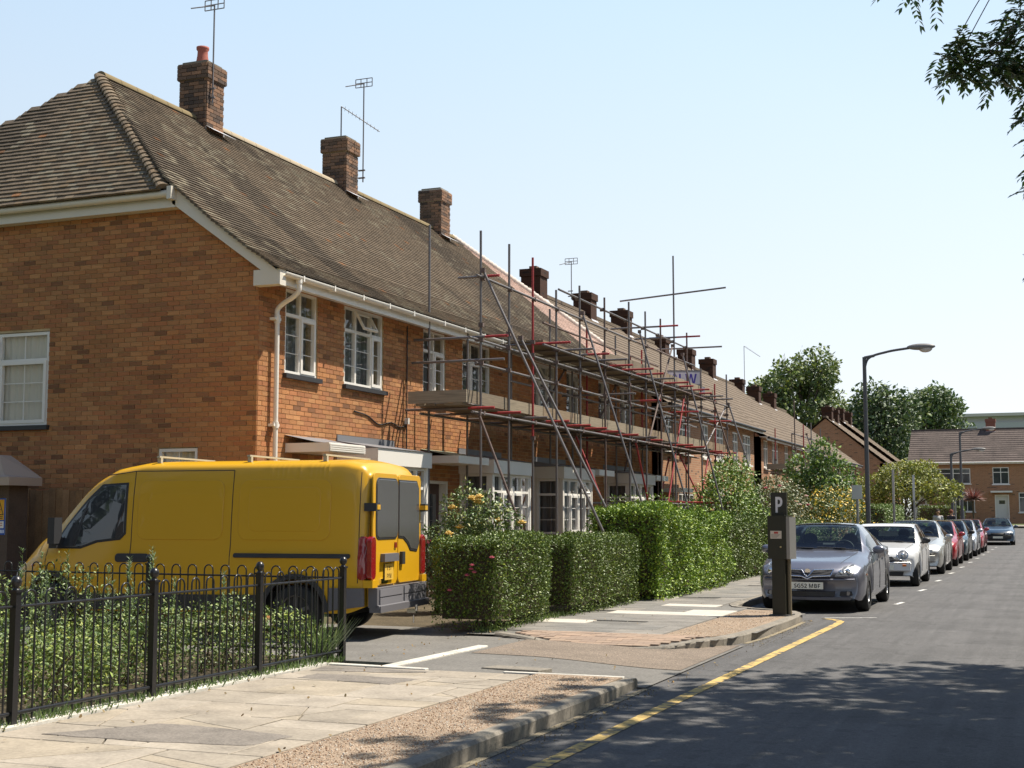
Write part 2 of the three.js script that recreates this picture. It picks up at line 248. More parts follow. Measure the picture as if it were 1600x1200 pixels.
const far = structure((() => { const k = kit(), p = [], t = []; let n = 0; const s = 0.12; for (let x = -7.05; x < -3.4; x += s) for (let d = 15.2; d < 24; d += s) { if (!inEdge(x + s / 2, d + s / 2)) continue; p.push(...[[x, d], [x + s, d], [x + s, d + s], [x, d + s]].map(([a, b]) => V(a, dropY(a, b) - 0.012, b))); t.push([n, n + 1, n + 2], [n, n + 2, n + 3]); n += 4; } k.poly(p, t); for (let d = 24; d < 86; d += 4) k.poly([V(-7.2, gy(d) + 0.098, d), V(-5.06, gy(d) + 0.098, d), V(-5.06, gy(d + 4) + 0.098, d + 4), V(-7.2, gy(d + 4) + 0.098, d + 4)], [[0, 1, 2], [0, 2, 3]]); return k.mesh('pavement', MAT.tarmac); })());
{
  const r = rng(77); // grey flags with a few pale replacement slabs
  for (let d = 16.55, row = 0; d < 33; row++) {
    const len = [0.6, 0.75, 0.6][row % 3]; const x1 = d < 21.4 ? -4.62 : -5.16; let x = -6.85, i = 0;
    while (x < x1 - 0.15) { let w = Math.min((row % 2 && !i) ? 0.45 : 0.76, x1 - x); if (x1 - x - w < 0.2) w = x1 - x; const pale = (row === 2 && i === 0) || (row === 5 && i >= 1) || (row === 6 && i === 2) || (row === 8 && i > 0 && i < 3) || (row === 11 && i < 2); if (d < 16.9 || r() < 0.93) { const dy = (r() - 0.5) * 0.005; kit().slab([[x + 0.005, d + 0.005], [x + w - 0.005, d + 0.005], [x + w - 0.005, d + len - 0.005], [x + 0.005, d + len - 0.005]], 0.09 + dy, 0.112 + dy, 0.004).mesh('paving_slab', pale ? paleSlab : greySlab[Math.floor(r() * 3)], far); } x += w; i++; }
    d += len;
  }
  // red block paving by the dropped kerb
  const bm = [[0.31, 0.225, 0.165], [0.34, 0.24, 0.175], [0.28, 0.205, 0.155]].map((c) => M([1, 1, 1], 0.9, { map: speck(c, 0.25, 2, 0.2) }));
  const bg = new THREE.BoxGeometry(0.196, 0.05, 0.096);
  for (let d = 15.55, row = 0; d < 16.5; d += 0.1, row++) for (let x = -6.3 + (row % 2) * 0.1; x < -3.9; x += 0.2) { if (![[x - 0.1, d - 0.05], [x + 0.1, d - 0.05], [x - 0.1, d + 0.05], [x + 0.1, d + 0.05]].every(([a, b]) => inEdge(a, b - 0.12) && inEdge(a + 0.1, b - 0.05))) continue; const m = new THREE.Mesh(bg, bm[Math.floor(r() * 3)]); m.name = 'paving_block'; m.position.copy(V(x, dropY(x, d) - 0.018 + r() * 0.004, d)); m.rotation.set(Math.atan2(dropY(x, d + 0.05) - dropY(x, d - 0.05), 0.1), 0, 0); far.add(m); }
  kit().slab([[-4.58, 16.55], [-3.98, 16.55], [-3.79, 17.0], [-3.73, 17.8], [-3.7, 18.7], [-3.69, 20.4], [-3.74, 20.95], [-4.0, 21.4], [-4.58, 21.4]], 0.09, 0.11, 0.003).mesh('bonded_gravel_strip', MAT.verge, far);
}
// kerbstones
const kerbs = structure(kit().box(-3.7, -3.66, -0.08, -0.04, -4, 12).mesh('kerb', MAT.concrete)); kerbs.name = 'kerb';
function kerbstone(a, b, ya, yb) { // a stone from a to b, its top at ya and yb
  const L = Math.hypot(b[0] - a[0], b[1] - a[1]), nx = (b[1] - a[1]) / L, nd = -(b[0] - a[0]) / L, w = 0.135, g = 0.0025 / L, c = 0.022;
  const A = [lerp(a[0], b[0], g), lerp(a[1], b[1], g)], B = [lerp(b[0], a[0], g), lerp(b[1], a[1], g)], P = [], prof = [[0, -0.06], [0, -c], [-c, 0], [-w, 0], [-w, -0.06]];
  for (const [q, y] of [[A, ya], [B, yb]]) for (const [s, h] of prof) P.push(V(q[0] + nx * s, h < -0.05 ? -0.06 + gy(q[1]) : y + h, q[1] + nd * s));
  const T = []; for (let i = 0; i < 4; i++) T.push([i, i + 1, i + 5], [i + 1, i + 6, i + 5]); T.push([0, 2, 1], [0, 3, 2], [0, 4, 3], [5, 6, 7], [5, 7, 8], [5, 8, 9]);
  return kit().poly(P, T).mesh('kerbstone', MAT.concrete, kerbs);
}
for (let d = 1; d < 12.1; d += 0.925) { const e = Math.min(d + 0.925, 12.22), x = -3.6; kerbstone([x, d], [x - (e > 12 ? 0.03 : 0), e], 0.112, e > 12.1 ? 0.095 : 0.112); }
kerbstone([-3.63, 12.22], [-3.8, 12.26], 0.095, 0.09);
for (let i = 0; i < edge.length - 1; i++) { const a = edge[i], b = edge[i + 1]; const h = ([x, d]) => gy(d) + (d < 16.5 ? dropY(x, Math.max(d - 0.12, 15.3)) + 0.004 + (x < -6 ? 0.01 : 0) : 0.114); kerbstone(a, b, h(a), h(b)); }
// painted markings
const yellow = M([1, 1, 1], 0.8, { map: tex([256, 512], (u, v) => { const w = fbmT(u, v, 10, 40, 4), k = w > 0.64 ? 0.35 : w > 0.56 ? 0.75 : 1, s = 0.85 + 0.3 * fbmT(u, v, 30, 60, 2); return k < 0.5 ? [0.13, 0.115, 0.09] : [0.52 * s * k, 0.36 * s * k, 0.12 * s * k]; }, [1.1, 0.35]), bumpMap: grit, bumpScale: 0.003 });
const paint = M([1, 1, 1], 0.8, { map: tex([256, 256], (u, v) => { const w = fbmT(u, v, 12, 12, 4), s = 0.9 + 0.2 * fbmT(u, v, 30, 30, 2); return w > 0.66 ? [0.15, 0.14, 0.14] : [0.6 * s, 0.59 * s, 0.56 * s]; }, 0.9), bumpMap: grit, bumpScale: 0.003 });
function ribbon(name, pts, w, y, mat, seed) { const r = rng(seed), p = [], t = [], q = []; for (let i = 0; i < pts.length - 1; i++) { const n = Math.ceil(Math.hypot(pts[i + 1][0] - pts[i][0], pts[i + 1][1] - pts[i][1]) / 0.06); for (let k = 0; k < n; k++) q.push([lerp(pts[i][0], pts[i + 1][0], k / n), lerp(pts[i][1], pts[i + 1][1], k / n)]); } q.push(pts[pts.length - 1]); q.forEach((c, i) => { const a = q[Math.max(0, i - 1)], b = q[Math.min(q.length - 1, i + 1)], L = Math.hypot(b[0] - a[0], b[1] - a[1]), nx = (b[1] - a[1]) / L, nd = -(b[0] - a[0]) / L; const e = w / 2 * (1 + 0.12 * (r() - 0.5)), f = w / 2 * (1 + 0.12 * (r() - 0.5)); p.push(V(c[0] - nx * e, y, c[1] - nd * e), V(c[0] + nx * f, y, c[1] + nd * f)); if (i) { const o = i * 2; t.push([o - 2, o - 1, o], [o - 1, o + 1, o]); } }); return structure(kit().poly(p, t).mesh(name, mat)); }
ribbon('yellow_line', [[-3.1, 0], [-3.1, 8], [-3.07, 12.5], [-3.03, 17], [-3.0, 20.4], [-3.02, 20.9], [-3.16, 21.25], [-3.35, 21.4]], 0.115, 0.005, yellow, 3);
ribbon('bay_marking', [[-3.4, 21.5], [-2.6, 21.85]], 0.075, 0.0055, paint, 4);
for (let d = 25.2, i = 0; d < 74; d += 4.6, i++) ribbon('bay_marking', [[-2.68, d], [-2.6, d + 0.75]], 0.09, 0.0055, paint, 8 + i);

{ // grit swept into the gutter along the kerb
  const dirt = M([1, 1, 1], 1, { map: speck([0.24, 0.2, 0.135], 0.4, 2.5, 0.4) }); [[[-3.55, 4], [-3.55, 8], [-3.54, 12.2]], [[-3.62, 16.9], [-3.54, 17.8], [-3.51, 19.6], [-3.52, 20.6]]].forEach((p, i) => ribbon('gutter_grit', p, 0.07, 0.0048, dirt, 61 + i));
  const n = 2600, im = new THREE.InstancedMesh(new THREE.IcosahedronGeometry(1, 0), M([1, 1, 1], 0.95), n), r = rng(19), m = new THREE.Matrix4(), q = new THREE.Quaternion(), e = new THREE.Euler(); for (let i = 0; i < n; i++) { const d = 5.5 + r() * 15.5; if (d > 12.2 && d < 16.6) { im.setMatrixAt(i, m.makeScale(0.001, 0.001, 0.001).setPosition(-3.55, 0.003, 10)); im.setColorAt(i, col(0.2, 0.17, 0.12)); continue; } const s = 0.002 + 0.006 * r() * r(); q.setFromEuler(e.set(r() * 6, r() * 6, r() * 6)); m.compose(V(-3.565 + Math.pow(r(), 1.8) * 0.24, 0.002 + s * 0.3, d), q, new THREE.Vector3(s * 1.3, s * 0.6, s)); im.setMatrixAt(i, m); const k = 0.6 + 0.8 * r(); im.setColorAt(i, col(0.22 * k, 0.18 * k, 0.12 * k)); } im.name = 'gutter_debris'; stuff(im); im.userData.label = 'fine grit and debris lying in the gutter along the kerb'; im.userData.category = 'grit'; scene.add(im);
}
// ---------- the terrace being repaired: four houses of brick and tile ----------
const brickPal = [[0.415, 0.182, 0.068], [0.39, 0.155, 0.062], [0.445, 0.212, 0.085], [0.365, 0.153, 0.065], [0.415, 0.192, 0.078], [0.4, 0.172, 0.066], [0.225, 0.1, 0.044], [0.31, 0.138, 0.06]];
const brickW = [0.2, 0.14, 0.16, 0.14, 0.14, 0.12, 0.045, 0.055];
const sootPal = [[0.17, 0.10, 0.065], [0.22, 0.12, 0.07], [0.12, 0.075, 0.05], [0.26, 0.14, 0.08], [0.075, 0.05, 0.038]];
const brickBump = bumpT(6, 64);
const brickMats = brickPal.map((c) => M(c, 0.92, { bumpMap: brickBump, bumpScale: 0.002 }));
const unit = new THREE.BoxGeometry(1, 1, 1), white1 = M([1, 1, 1], 0.92, { bumpMap: brickBump, bumpScale: 0.002 });
const pick = (r, w) => { let x = r(), i = 0; while (i < w.length - 1 && (x -= w[i]) > 0) i++; return i; };
function layBricks(F, u0, u1, v0, v1, holes, top, seed, out, phase = 0) { // stretcher courses clipped to the wall's outline and openings
  const r = rng(seed), ch = 0.075, bl = 0.225;
  for (let row = 0, v = v0; v + 0.03 < v1; v += ch, row++) {
    const vm = v + ch / 2, cuts = [[u0, u1]];
    let spans = top ? top(vm, u0, u1) : [[u0, u1]];
    for (const h of holes) if (vm > h[2] && vm < h[3]) spans = spans.flatMap(([a, b]) => (h[1] <= a || h[0] >= b) ? [[a, b]] : [[a, h[0]], [h[1], b]].filter(([c, d]) => d - c > 0.03));
    for (const [a, b] of spans) {
      let u = Math.floor((a - u0) / bl) * bl + u0 - (((row + phase) % 2) ? bl / 2 : 0);
      for (; u < b; u += bl) { const s = Math.max(u, a) + 0.005, e = Math.min(u + bl, b) - 0.005; if (e - s < 0.03) continue; const k = pick(r, brickW); out.push({ F, u: (s + e) / 2, v: vm, l: e - s, w: (r() - 0.5) * 0.003, k, t: (0.86 + 0.28 * r()) * (0.8 + 0.4 * fbm(((s + e) / 2) * 0.7 + 40, vm * 0.8 + 7, 3)) }); }
    }
  }
}
function setBricks(list, parent, single = 0, pal = brickPal) { // the largest-looking ones as meshes, the rest as one part
  const off = offs.get(parent); const info = list.map((b) => { const c = b.F.p(b.u, b.v, b.w), a = b.F.p(0, 0, 0), e = b.F.p(b.l, 0.065, 0.03); return { p: V(...c).sub(off), s: new THREE.Vector3(Math.abs(e[0] - a[0]), 0.065, Math.abs(e[2] - a[2])), b, q: Math.hypot(c[0], c[1] - 1.6, c[2]) + (b.F.cam ? 0 : 2.5) + (c[1] < 2.2 ? 9 : 0) }; });
  info.sort((a, b) => a.q - b.q);
  info.slice(0, single).forEach((i) => { const m = new THREE.Mesh(unit, brickMats[i.b.k]); m.name = 'brick'; m.position.copy(i.p); m.scale.copy(i.s); parent.add(m); });
  const rest = info.slice(single); if (!rest.length) return;
  const im = new THREE.InstancedMesh(unit, white1, rest.length), m4 = new THREE.Matrix4(), q = new THREE.Quaternion();
  rest.forEach((i, n) => { im.setMatrixAt(n, m4.compose(i.p, q, i.s)); const c = pal[i.b.k % pal.length]; im.setColorAt(n, col(c[0] * i.b.t, c[1] * i.b.t, c[2] * i.b.t)); });
  im.name = 'brick_courses'; stuff(im); parent.add(im);
}
function wallPanel(F, u0, u1, v0, v1, holes, w0, w1, outline) { // a slab with openings, in the frame F
  const s = new THREE.Shape((outline ?? [[u0, v0], [u1, v0], [u1, v1], [u0, v1]]).map((p) => new THREE.Vector2(...p)));
  for (const h of holes) s.holes.push(new THREE.Path([[h[0], h[2]], [h[0], h[3]], [h[1], h[3]], [h[1], h[2]]].map((p) => new THREE.Vector2(...p))));
  const g = new THREE.ExtrudeGeometry(s, { depth: w1 - w0, bevelEnabled: false }), p = g.attributes.position;
  for (let i = 0; i < p.count; i++) { const [x, y, d] = F.p(p.getX(i), p.getY(i), p.getZ(i) + w0); p.setXYZ(i, x, y, -d); }
  g.computeVertexNormals(); return g;
}
function pane(F, u0, u1, v0, v1, w, parent, mat = MAT.glass) { const q = [F.p(u0, v0, w), F.p(u1, v0, w), F.p(u1, v1, w), F.p(u0, v1, w)].map((a) => V(...a)); return kit().poly(q, [[0, 1, 2], [0, 2, 3]]).mesh('pane', mat, parent); }
function drape(F, u0, u1, v0, v1, w, parent, seed, mat = MAT.curtain) { // a hanging curtain with folds
  const r = rng(seed), n = Math.max(8, Math.round((u1 - u0) * 40)), P = [], T = [], ph = r() * 6; for (let i = 0; i <= n; i++) { const u = lerp(u0, u1, i / n), z = w + 0.016 * Math.sin(i * 1.15 + ph) + 0.008 * Math.sin(i * 0.47); P.push(V(...F.p(u, v0, z)), V(...F.p(u, v1, z * 0.9 + w * 0.1))); if (i) { const o = i * 2; T.push([o - 2, o, o - 1], [o - 1, o, o + 1]); } }
  return kit().poly(P, T).mesh('curtain', mat, parent);
}
function win(parent, F, u0, u1, v0, v1, o = {}) { // o.lights: fractions of the width; o.transom: height of the fanlights; o.open: which fanlight stands open
  const cols = o.lights ?? [0.5, 0.5], th = o.transom ?? 0.36, fw = 0.05, b = -0.075, f = -0.012, k = kit();
  k.fb(F, u0, u1, v1 - fw, v1, b, f).fb(F, u0, u1, v0, v0 + fw, b, f + 0.01).fb(F, u0, u0 + fw, v0 + fw, v1 - fw, b, f).fb(F, u1 - fw, u1, v0 + fw, v1 - fw, b, f);
  let u = u0; const lights = []; cols.forEach((c, i) => { const e = u + c * (u1 - u0); if (i < cols.length - 1) k.fb(F, e - fw / 2, e + fw / 2, v0 + fw, v1 - fw, b, f + 0.002); lights.push([i ? u + fw / 2 : u + fw, i < cols.length - 1 ? e - fw / 2 : u1 - fw]); u = e; });
  const vt = v1 - fw - th; if (th) lights.forEach(([a, c]) => k.fb(F, a, c, vt - fw / 2, vt + fw / 2, b, f + 0.001));
  const W = k.mesh('window', MAT.white, parent), bars = kit();
  lights.forEach(([a, c], i) => {
    const cas = (o.casement ?? []).includes(i), e = cas ? 0.042 : 0;
    if (cas) { const q = kit(); q.fb(F, a - 0.012, c + 0.012, v0 + fw - 0.012, v0 + fw + e, b + 0.02, f + 0.022).fb(F, a - 0.012, c + 0.012, vt - fw / 2 - e, vt - fw / 2 + 0.012, b + 0.02, f + 0.022).fb(F, a - 0.012, a + e, v0 + fw + e, vt - fw / 2 - e, b + 0.02, f + 0.022).fb(F, c - e, c + 0.012, v0 + fw + e, vt - fw / 2 - e, b + 0.02, f + 0.022); q.mesh('casement', MAT.white, W); }
    const top = th ? vt - fw / 2 : v1 - fw; pane(F, a + e, c - e, v0 + fw + e, top - e, -0.045, W, o.glass);
    if (o.bars !== 0) { for (let n = 1; n < 3; n++) { const v = lerp(v0 + fw + e, top - e, n / 3); bars.fb(F, a + e, c - e, v - 0.0065, v + 0.0065, -0.05, -0.036); } if (o.vbars) bars.fb(F, (a + c) / 2 - 0.007, (a + c) / 2 + 0.007, v0 + fw + e, top - e, -0.05, -0.0365); }
    if (th) {
      if (o.open === i) { // top-hung fanlight pushed outwards
        const h = vt + fw / 2, q = kit(), s = 0.035; q.fb(F, a, c, v1 - fw - s, v1 - fw, -0.05, -0.01).fb(F, a, c, h, h + s, -0.05, -0.01).fb(F, a, a + s, h + s, v1 - fw - s, -0.05, -0.01).fb(F, c - s, c, h + s, v1 - fw - s, -0.05, -0.01);
        const hinge = V(...F.p(a, v1 - fw, 0)), tilt = (m) => { const off = offs.get(m), L = hinge.clone().sub(off); m.geometry.translate(-L.x, -L.y, -L.z); F.cam ? m.geometry.rotateX(-0.5) : m.geometry.rotateZ(0.5); m.geometry.translate(L.x, L.y, L.z); };
        const fl = q.mesh('fanlight', MAT.white, W); tilt(fl); tilt(pane(F, a + s, c - s, h + s, v1 - fw - s, -0.03, W));
      } else { pane(F, a, c, vt + fw / 2, v1 - fw, -0.045, W, o.glass); if (o.vbars) bars.fb(F, (a + c) / 2 - 0.007, (a + c) / 2 + 0.007, vt + fw / 2, v1 - fw, -0.05, -0.0365); }
    }
  });
  if (bars.g.length) bars.mesh('glazing_bars', MAT.white, W);
  if (o.sill !== 0) kit().fb(F, u0 - 0.07, u1 + 0.07, v0 - 0.075, v0 - 0.004, -0.03, 0.085).mesh('sill', o.sillMat ?? MAT.blacktile, W);
  if (o.curtain !== 0) { const g = o.gap ?? 0; drape(F, u0 + 0.02, u1 - 0.02 - g, v0 + 0.02, v1 - 0.02, o.near ? -0.1 : -0.17, W, 5 + Math.round(u0 * 10), o.near ? netMat : MAT.curtain); }
  return W;
}
const netMat = M([0.56, 0.5, 0.39], 0.95);
const FX = -10.9, GD = 17.05, EAV = 5.2;
const front = faceX(FX), gable = faceCam(GD); gable.cam = true;
const bounds = [17.05, 22.05, 27.2, 32.35, 38.0];
const roofProf = [[-10.43, 5.22], [-10.95, 5.55], [-11.6, 6.03], [-12.4, 6.7], [-13.6, 7.79], [-15.2, 9.25]];
const plen = [0]; for (let i = 1; i < roofProf.length; i++) plen.push(plen[i - 1] + Math.hypot(roofProf[i][0] - roofProf[i - 1][0], roofProf[i][1] - roofProf[i - 1][1]));
function roofAt(s) { let i = 1; while (i < plen.length - 1 && plen[i] < s) i++; const t = (s - plen[i - 1]) / (plen[i] - plen[i - 1]), a = roofProf[i - 1], b = roofProf[i]; const dx = b[0] - a[0], dy = b[1] - a[1], l = Math.hypot(dx, dy); return { x: lerp(a[0], b[0], t), y: lerp(a[1], b[1], t), ux: dx / l, uy: dy / l }; }
const SL = plen[plen.length - 1];
const nearEdge = (x) => x > -12.4 ? 16.77 : lerp(16.77, 18.58, (x + 12.4) / -2.8), farEdge = (x) => x > -12.4 ? 38.25 : lerp(38.25, 33.45, (x + 12.4) / -2.8);
const tileGeo = new THREE.BoxGeometry(0.161, 0.034, 0.15);
const tileShade = (r, d, s, pink) => { const st = fbm(d * 0.9 + 3, s * 0.16, 3), n = 0.82 + 0.36 * r(), l = fbm(d * 1.3, s * 1.1 + 8, 4); if (pink) return [0.5 * n, 0.36 * n, 0.3 * n]; const k = n * (st > 0.6 ? 0.62 : st > 0.53 ? 0.82 : 1); const li = l > 0.57 && r() < 0.35 ? 1 : 0; return li ? [0.205 * n, 0.17 * n, 0.118 * n] : r() < 0.015 ? [0.24 * k, 0.11 * k, 0.045 * k] : [0.155 * k, 0.115 * k, 0.077 * k]; };
const tileMats = [[0.16, 0.117, 0.076], [0.13, 0.098, 0.065], [0.185, 0.14, 0.092], [0.2, 0.165, 0.115], [0.12, 0.09, 0.06], [0.17, 0.118, 0.07]].map((c) => M([1, 1, 1], 0.95, { map: speck(c, 0.3, 3, 0.3) }));
const tileWhite = M([1, 1, 1], 0.95, { bumpMap: brickBump, bumpScale: 0.002 });
const roofSheet = M([0.05, 0.035, 0.025], 1);
function tiles(parent, list, singles = 0, seed = 1) { // list: {m: Matrix4 (world), c}
  const off = offs.get(parent), back = new THREE.Matrix4().makeTranslation(-off.x, -off.y, -off.z), r = rng(seed);
  list.slice(0, singles).forEach((t) => { const m = new THREE.Mesh(tileGeo, tileMats[Math.floor(r() * 6)]); m.name = 'tile'; m.applyMatrix4(back.clone().multiply(t.m)); parent.add(m); });
  const rest = list.slice(singles), im = new THREE.InstancedMesh(tileGeo, tileWhite, rest.length); rest.forEach((t, i) => { im.setMatrixAt(i, back.clone().multiply(t.m)); im.setColorAt(i, col(...t.c)); }); im.name = 'tile_courses'; stuff(im); parent.add(im);
}
function frontTiles(d0, d1, seed, pinkAt) {
  const out = [], r = rng(seed), n = Math.round(SL / 0.1), bx = new THREE.Vector3(), by = new THREE.Vector3(), bz = new THREE.Vector3();
  for (let row = 0; row < n; row++) {
    const s = row * SL / n + 0.05, a = roofAt(s), lo = Math.max(d0, nearEdge(a.x)), hi = Math.min(d1, farEdge(a.x)); if (hi - lo < 0.05) continue;
    const tl = 0.2, c = Math.cos(tl), sn = Math.sin(tl); // tail of each tile lifted over the course below
    for (let d = Math.floor(lo / 0.165) * 0.165 + (row % 2) * 0.0825; d < hi; d += 0.165) {
      if (d < lo - 0.1) continue; const dd = clamp(d, lo + 0.06, hi - 0.06), j = (r() - 0.5) * 0.012;
      const up = new THREE.Vector3(a.ux, a.uy, 0), nn = new THREE.Vector3(-a.uy, a.ux, 0); if (nn.y < 0) nn.multiplyScalar(-1);
      by.copy(nn).multiplyScalar(c).addScaledVector(up, sn); bz.copy(up).multiplyScalar(c).addScaledVector(nn, -sn); bx.crossVectors(by, bz);
      const m = new THREE.Matrix4().makeBasis(bx, by, bz); m.setPosition(a.x + nn.x * (0.016 + j * 0.2), a.y + nn.y * (0.016 + j * 0.2), -dd);
      out.push({ m, c: tileShade(r, dd, s, pinkAt && dd > pinkAt + s * 0 + (SL - s) * 0.28) });
    }
  }
  return out;
}
function roofPart(house, d0, d1, seed, singles, pinkAt) {
  const P = [], T = [], q = 24; for (let i = 0; i <= q; i++) { const a = roofAt(SL * i / q); P.push(V(a.x, a.y, Math.max(d0, nearEdge(a.x))), V(a.x, a.y, Math.max(Math.max(d0, nearEdge(a.x)), Math.min(d1, farEdge(a.x))))); if (i) { const o = i * 2; T.push([o - 2, o - 1, o], [o - 1, o + 1, o]); } }
  const lo = Math.max(d0, 18.58), hi = Math.min(d1, 33.45); P.push(V(-15.2, 9.25, lo), V(-15.2, 9.25, hi), V(-19.9, 6.4, d0 < 18 ? 16.83 : d0), V(-19.9, 6.4, d1 > 34 ? 38.25 : d1)); const o = P.length - 4; T.push([o, o + 1, o + 2], [o + 1, o + 3, o + 2]);
  if (d1 > 34) { P.push(V(-12.4, 6.7, 38.25)); T.push([o + 1, P.length - 1, o + 3]); }
  if (d0 < 18) { P.push(V(-12.4, 6.55, 16.8), V(-19.9, 6.4, 16.8)); T.push([o, P.length - 1, P.length - 2]); }
  const roof = kit().poly(P, T).mesh('roof', roofSheet, house);
  const list = frontTiles(d0, d1, seed, pinkAt);
  if (singles) { // the hipped end towards the camera
    const r = rng(99), A = V(-15.2, 9.25, 18.58), R = V(-12.4, 6.55, 16.72), L = V(-19.9, 6.4, 16.72), up = A.clone().sub(R.clone().setX(-15.2)), H = up.length(); up.normalize(); const nn = new THREE.Vector3(0, 0, 1).addScaledVector(up, -up.z).normalize(); const hip = [];
    const n = Math.round(H / 0.1), tl = 0.2, by = nn.clone().multiplyScalar(Math.cos(tl)).addScaledVector(up, Math.sin(tl)), bz = up.clone().multiplyScalar(Math.cos(tl)).addScaledVector(nn, -Math.sin(tl)), bx = new THREE.Vector3().crossVectors(by, bz);
    for (let row = 0; row < n; row++) { const t = (row + 0.5) / n, x0 = lerp(L.x, A.x, t), x1 = lerp(R.x, A.x, t), c = new THREE.Vector3(0, lerp(R.y, A.y, t), lerp(R.z, A.z, t)).addScaledVector(nn, 0.018); for (let x = Math.floor(x0 / 0.165) * 0.165 + (row % 2) * 0.0825; x < x1 - 0.05; x += 0.165) { if (x < x0) continue; const j = (r() - 0.5) * 0.006, m = new THREE.Matrix4().makeBasis(bx, by, bz).premultiply(new THREE.Matrix4().makeRotationZ((r() - 0.5) * 0.012)); m.setPosition(x, c.y + nn.y * j, c.z + nn.z * j); hip.push({ m, c: tileShade(r, x * -1 + 40, t * 4, false), x }); } }
    hip.sort((a, b) => b.x - a.x); tiles(roof, hip.concat(list), singles, 5);
    for (let i = 0; i < 31; i++) { // bonnet tiles up the hip
      const t = (i + 0.4) / 31.5, a = R.clone().lerp(A, t), b = R.clone().lerp(A, Math.min(1.02, t + 1.55 / 31)), out = []; const ax = b.clone().sub(a), nrm = new THREE.Vector3(0.62, 0.7, 0.55).normalize(), sd = new THREE.Vector3().crossVectors(ax, nrm).normalize(); nrm.crossVectors(sd, ax).normalize();
      const P2 = [], T2 = []; for (let e = 0; e < 2; e++) for (let k = 0; k <= 8; k++) { const th = Math.PI * (k / 8), w = e ? 0.09 : 0.125, hgt = e ? 0.05 : 0.085, base = (e ? b : a).clone(); P2.push(base.addScaledVector(sd, Math.cos(th) * w).addScaledVector(nrm, Math.sin(th) * hgt - 0.012)); } for (let k = 0; k < 8; k++) T2.push([k, k + 1, k + 9], [k + 1, k + 10, k + 9]); for (let k = 1; k < 8; k++) T2.push([0, k + 1, k]);
      kit().poly(P2, T2).mesh('hip_tile', tileMats[[0, 2, 0, 5, 1, 2][i % 6]], roof);
    }
  } else tiles(roof, list);
  if (d1 > 34) for (let i = 0; i < 40; i++) { const t = i / 40, a = V(-12.4, 6.76, 38.25).lerp(V(-15.2, 9.3, 33.45), t), b = V(-12.4, 6.76, 38.25).lerp(V(-15.2, 9.3, 33.45), t + 0.024); kit().rod(a, b, 0.10, 8, 0.075).mesh('hip_tile', M([0.58, 0.5, 0.44], 0.9), roof); }
  const rm = house.userData.pale ? M([0.36, 0.29, 0.2], 0.9) : M([0.20, 0.15, 0.075], 0.95);
  for (let d = lo; d < hi - 0.05; d += 0.45) { const e = Math.min(d + 0.44, hi), g = new THREE.CylinderGeometry(0.125, 0.125, e - d, 10, 1, false, 0, Math.PI); g.rotateX(Math.PI / 2); g.rotateZ(Math.PI / 2); const k = kit(); k.add(g.rotateZ(Math.PI)); const m = k.g[0]; m.computeBoundingBox(); const yUp = m.boundingBox.max.y > 0.06; if (!yUp) m.rotateZ(Math.PI); m.translate(-15.2, 9.22, -(d + e) / 2); k.mesh('ridge_tile', rm, roof); }
  delete house.userData.pale; return roof;
}
function stack(house, x0, x1, d0, d1, yb, yt, seed, o = {}) { // a brick chimney stack
  const C = kit().box(x0 + 0.006, x1 - 0.006, yb - 0.9, yt - 0.33, d0 + 0.006, d1 - 0.006).box(x0 - 0.03, x1 + 0.03, yt - 0.33, yt, d0 - 0.03, d1 + 0.03).mesh('chimney', o.mortar ?? M([0.2, 0.15, 0.105], 0.95), house);
  const L = []; const fc = faceCam(d0), fx = faceX(x1), fc2 = faceCam(d0 - 0.036), fx2 = faceX(x1 + 0.036);
  layBricks(fc, x0, x1, yb - 0.6, yt - 0.33, [], null, seed, L); layBricks(fx, d0, d1, yb - 0.6, yt - 0.33, [], null, seed + 1, L, 1); layBricks(fc2, x0 - 0.036, x1 + 0.036, yt - 0.325, yt - 0.02, [], null, seed + 2, L); layBricks(fx2, d0 - 0.036, d1 + 0.036, yt - 0.325, yt - 0.02, [], null, seed + 3, L, 1);
  setBricks(L, C, 0, o.pal ?? sootPal);
  kit().box(x0 + 0.03, x1 - 0.03, yt, yt + 0.05, d0 + 0.03, d1 - 0.03).mesh('flaunching', M([0.16, 0.15, 0.12], 1), C);
  kit().poly([V(x1 + 0.012, yb - 0.55, d0 - 0.06), V(x1 + 0.012, yb - 0.55, d1 + 0.1), V(x1 + 0.012, yb - 0.22, d1 + 0.02), V(x1 + 0.012, yb - 0.22, d0 - 0.02), V(x1 + 0.26, yb - 0.36, d0 - 0.1), V(x1 + 0.26, yb - 0.36, d1 + 0.12)], [[0, 1, 2], [0, 2, 3], [3, 2, 5], [3, 5, 4]]).mesh('flashing', M([0.48, 0.48, 0.5], 0.5), C);
  if (o.pot) kit().lathe([[0.13, 0], [0.125, 0.08], [0.105, 0.2], [0.1, 0.3], [0.125, 0.34], [0.125, 0.38], [0.09, 0.38], [0.085, 0.1]], (x0 + x1) / 2, yt + 0.03, (d0 + d1) / 2).mesh('chimney_pot', M([0.36, 0.10, 0.07], 0.8), C);
  else kit().lathe([[0.12, 0], [0.11, 0.05], [0.07, 0.06], [0, 0.06]], (x0 + x1) / 2, yt + 0.04, (d0 + d1) / 2).mesh('chimney_cap', M([0.12, 0.11, 0.09], 1), C);
  return C;
}
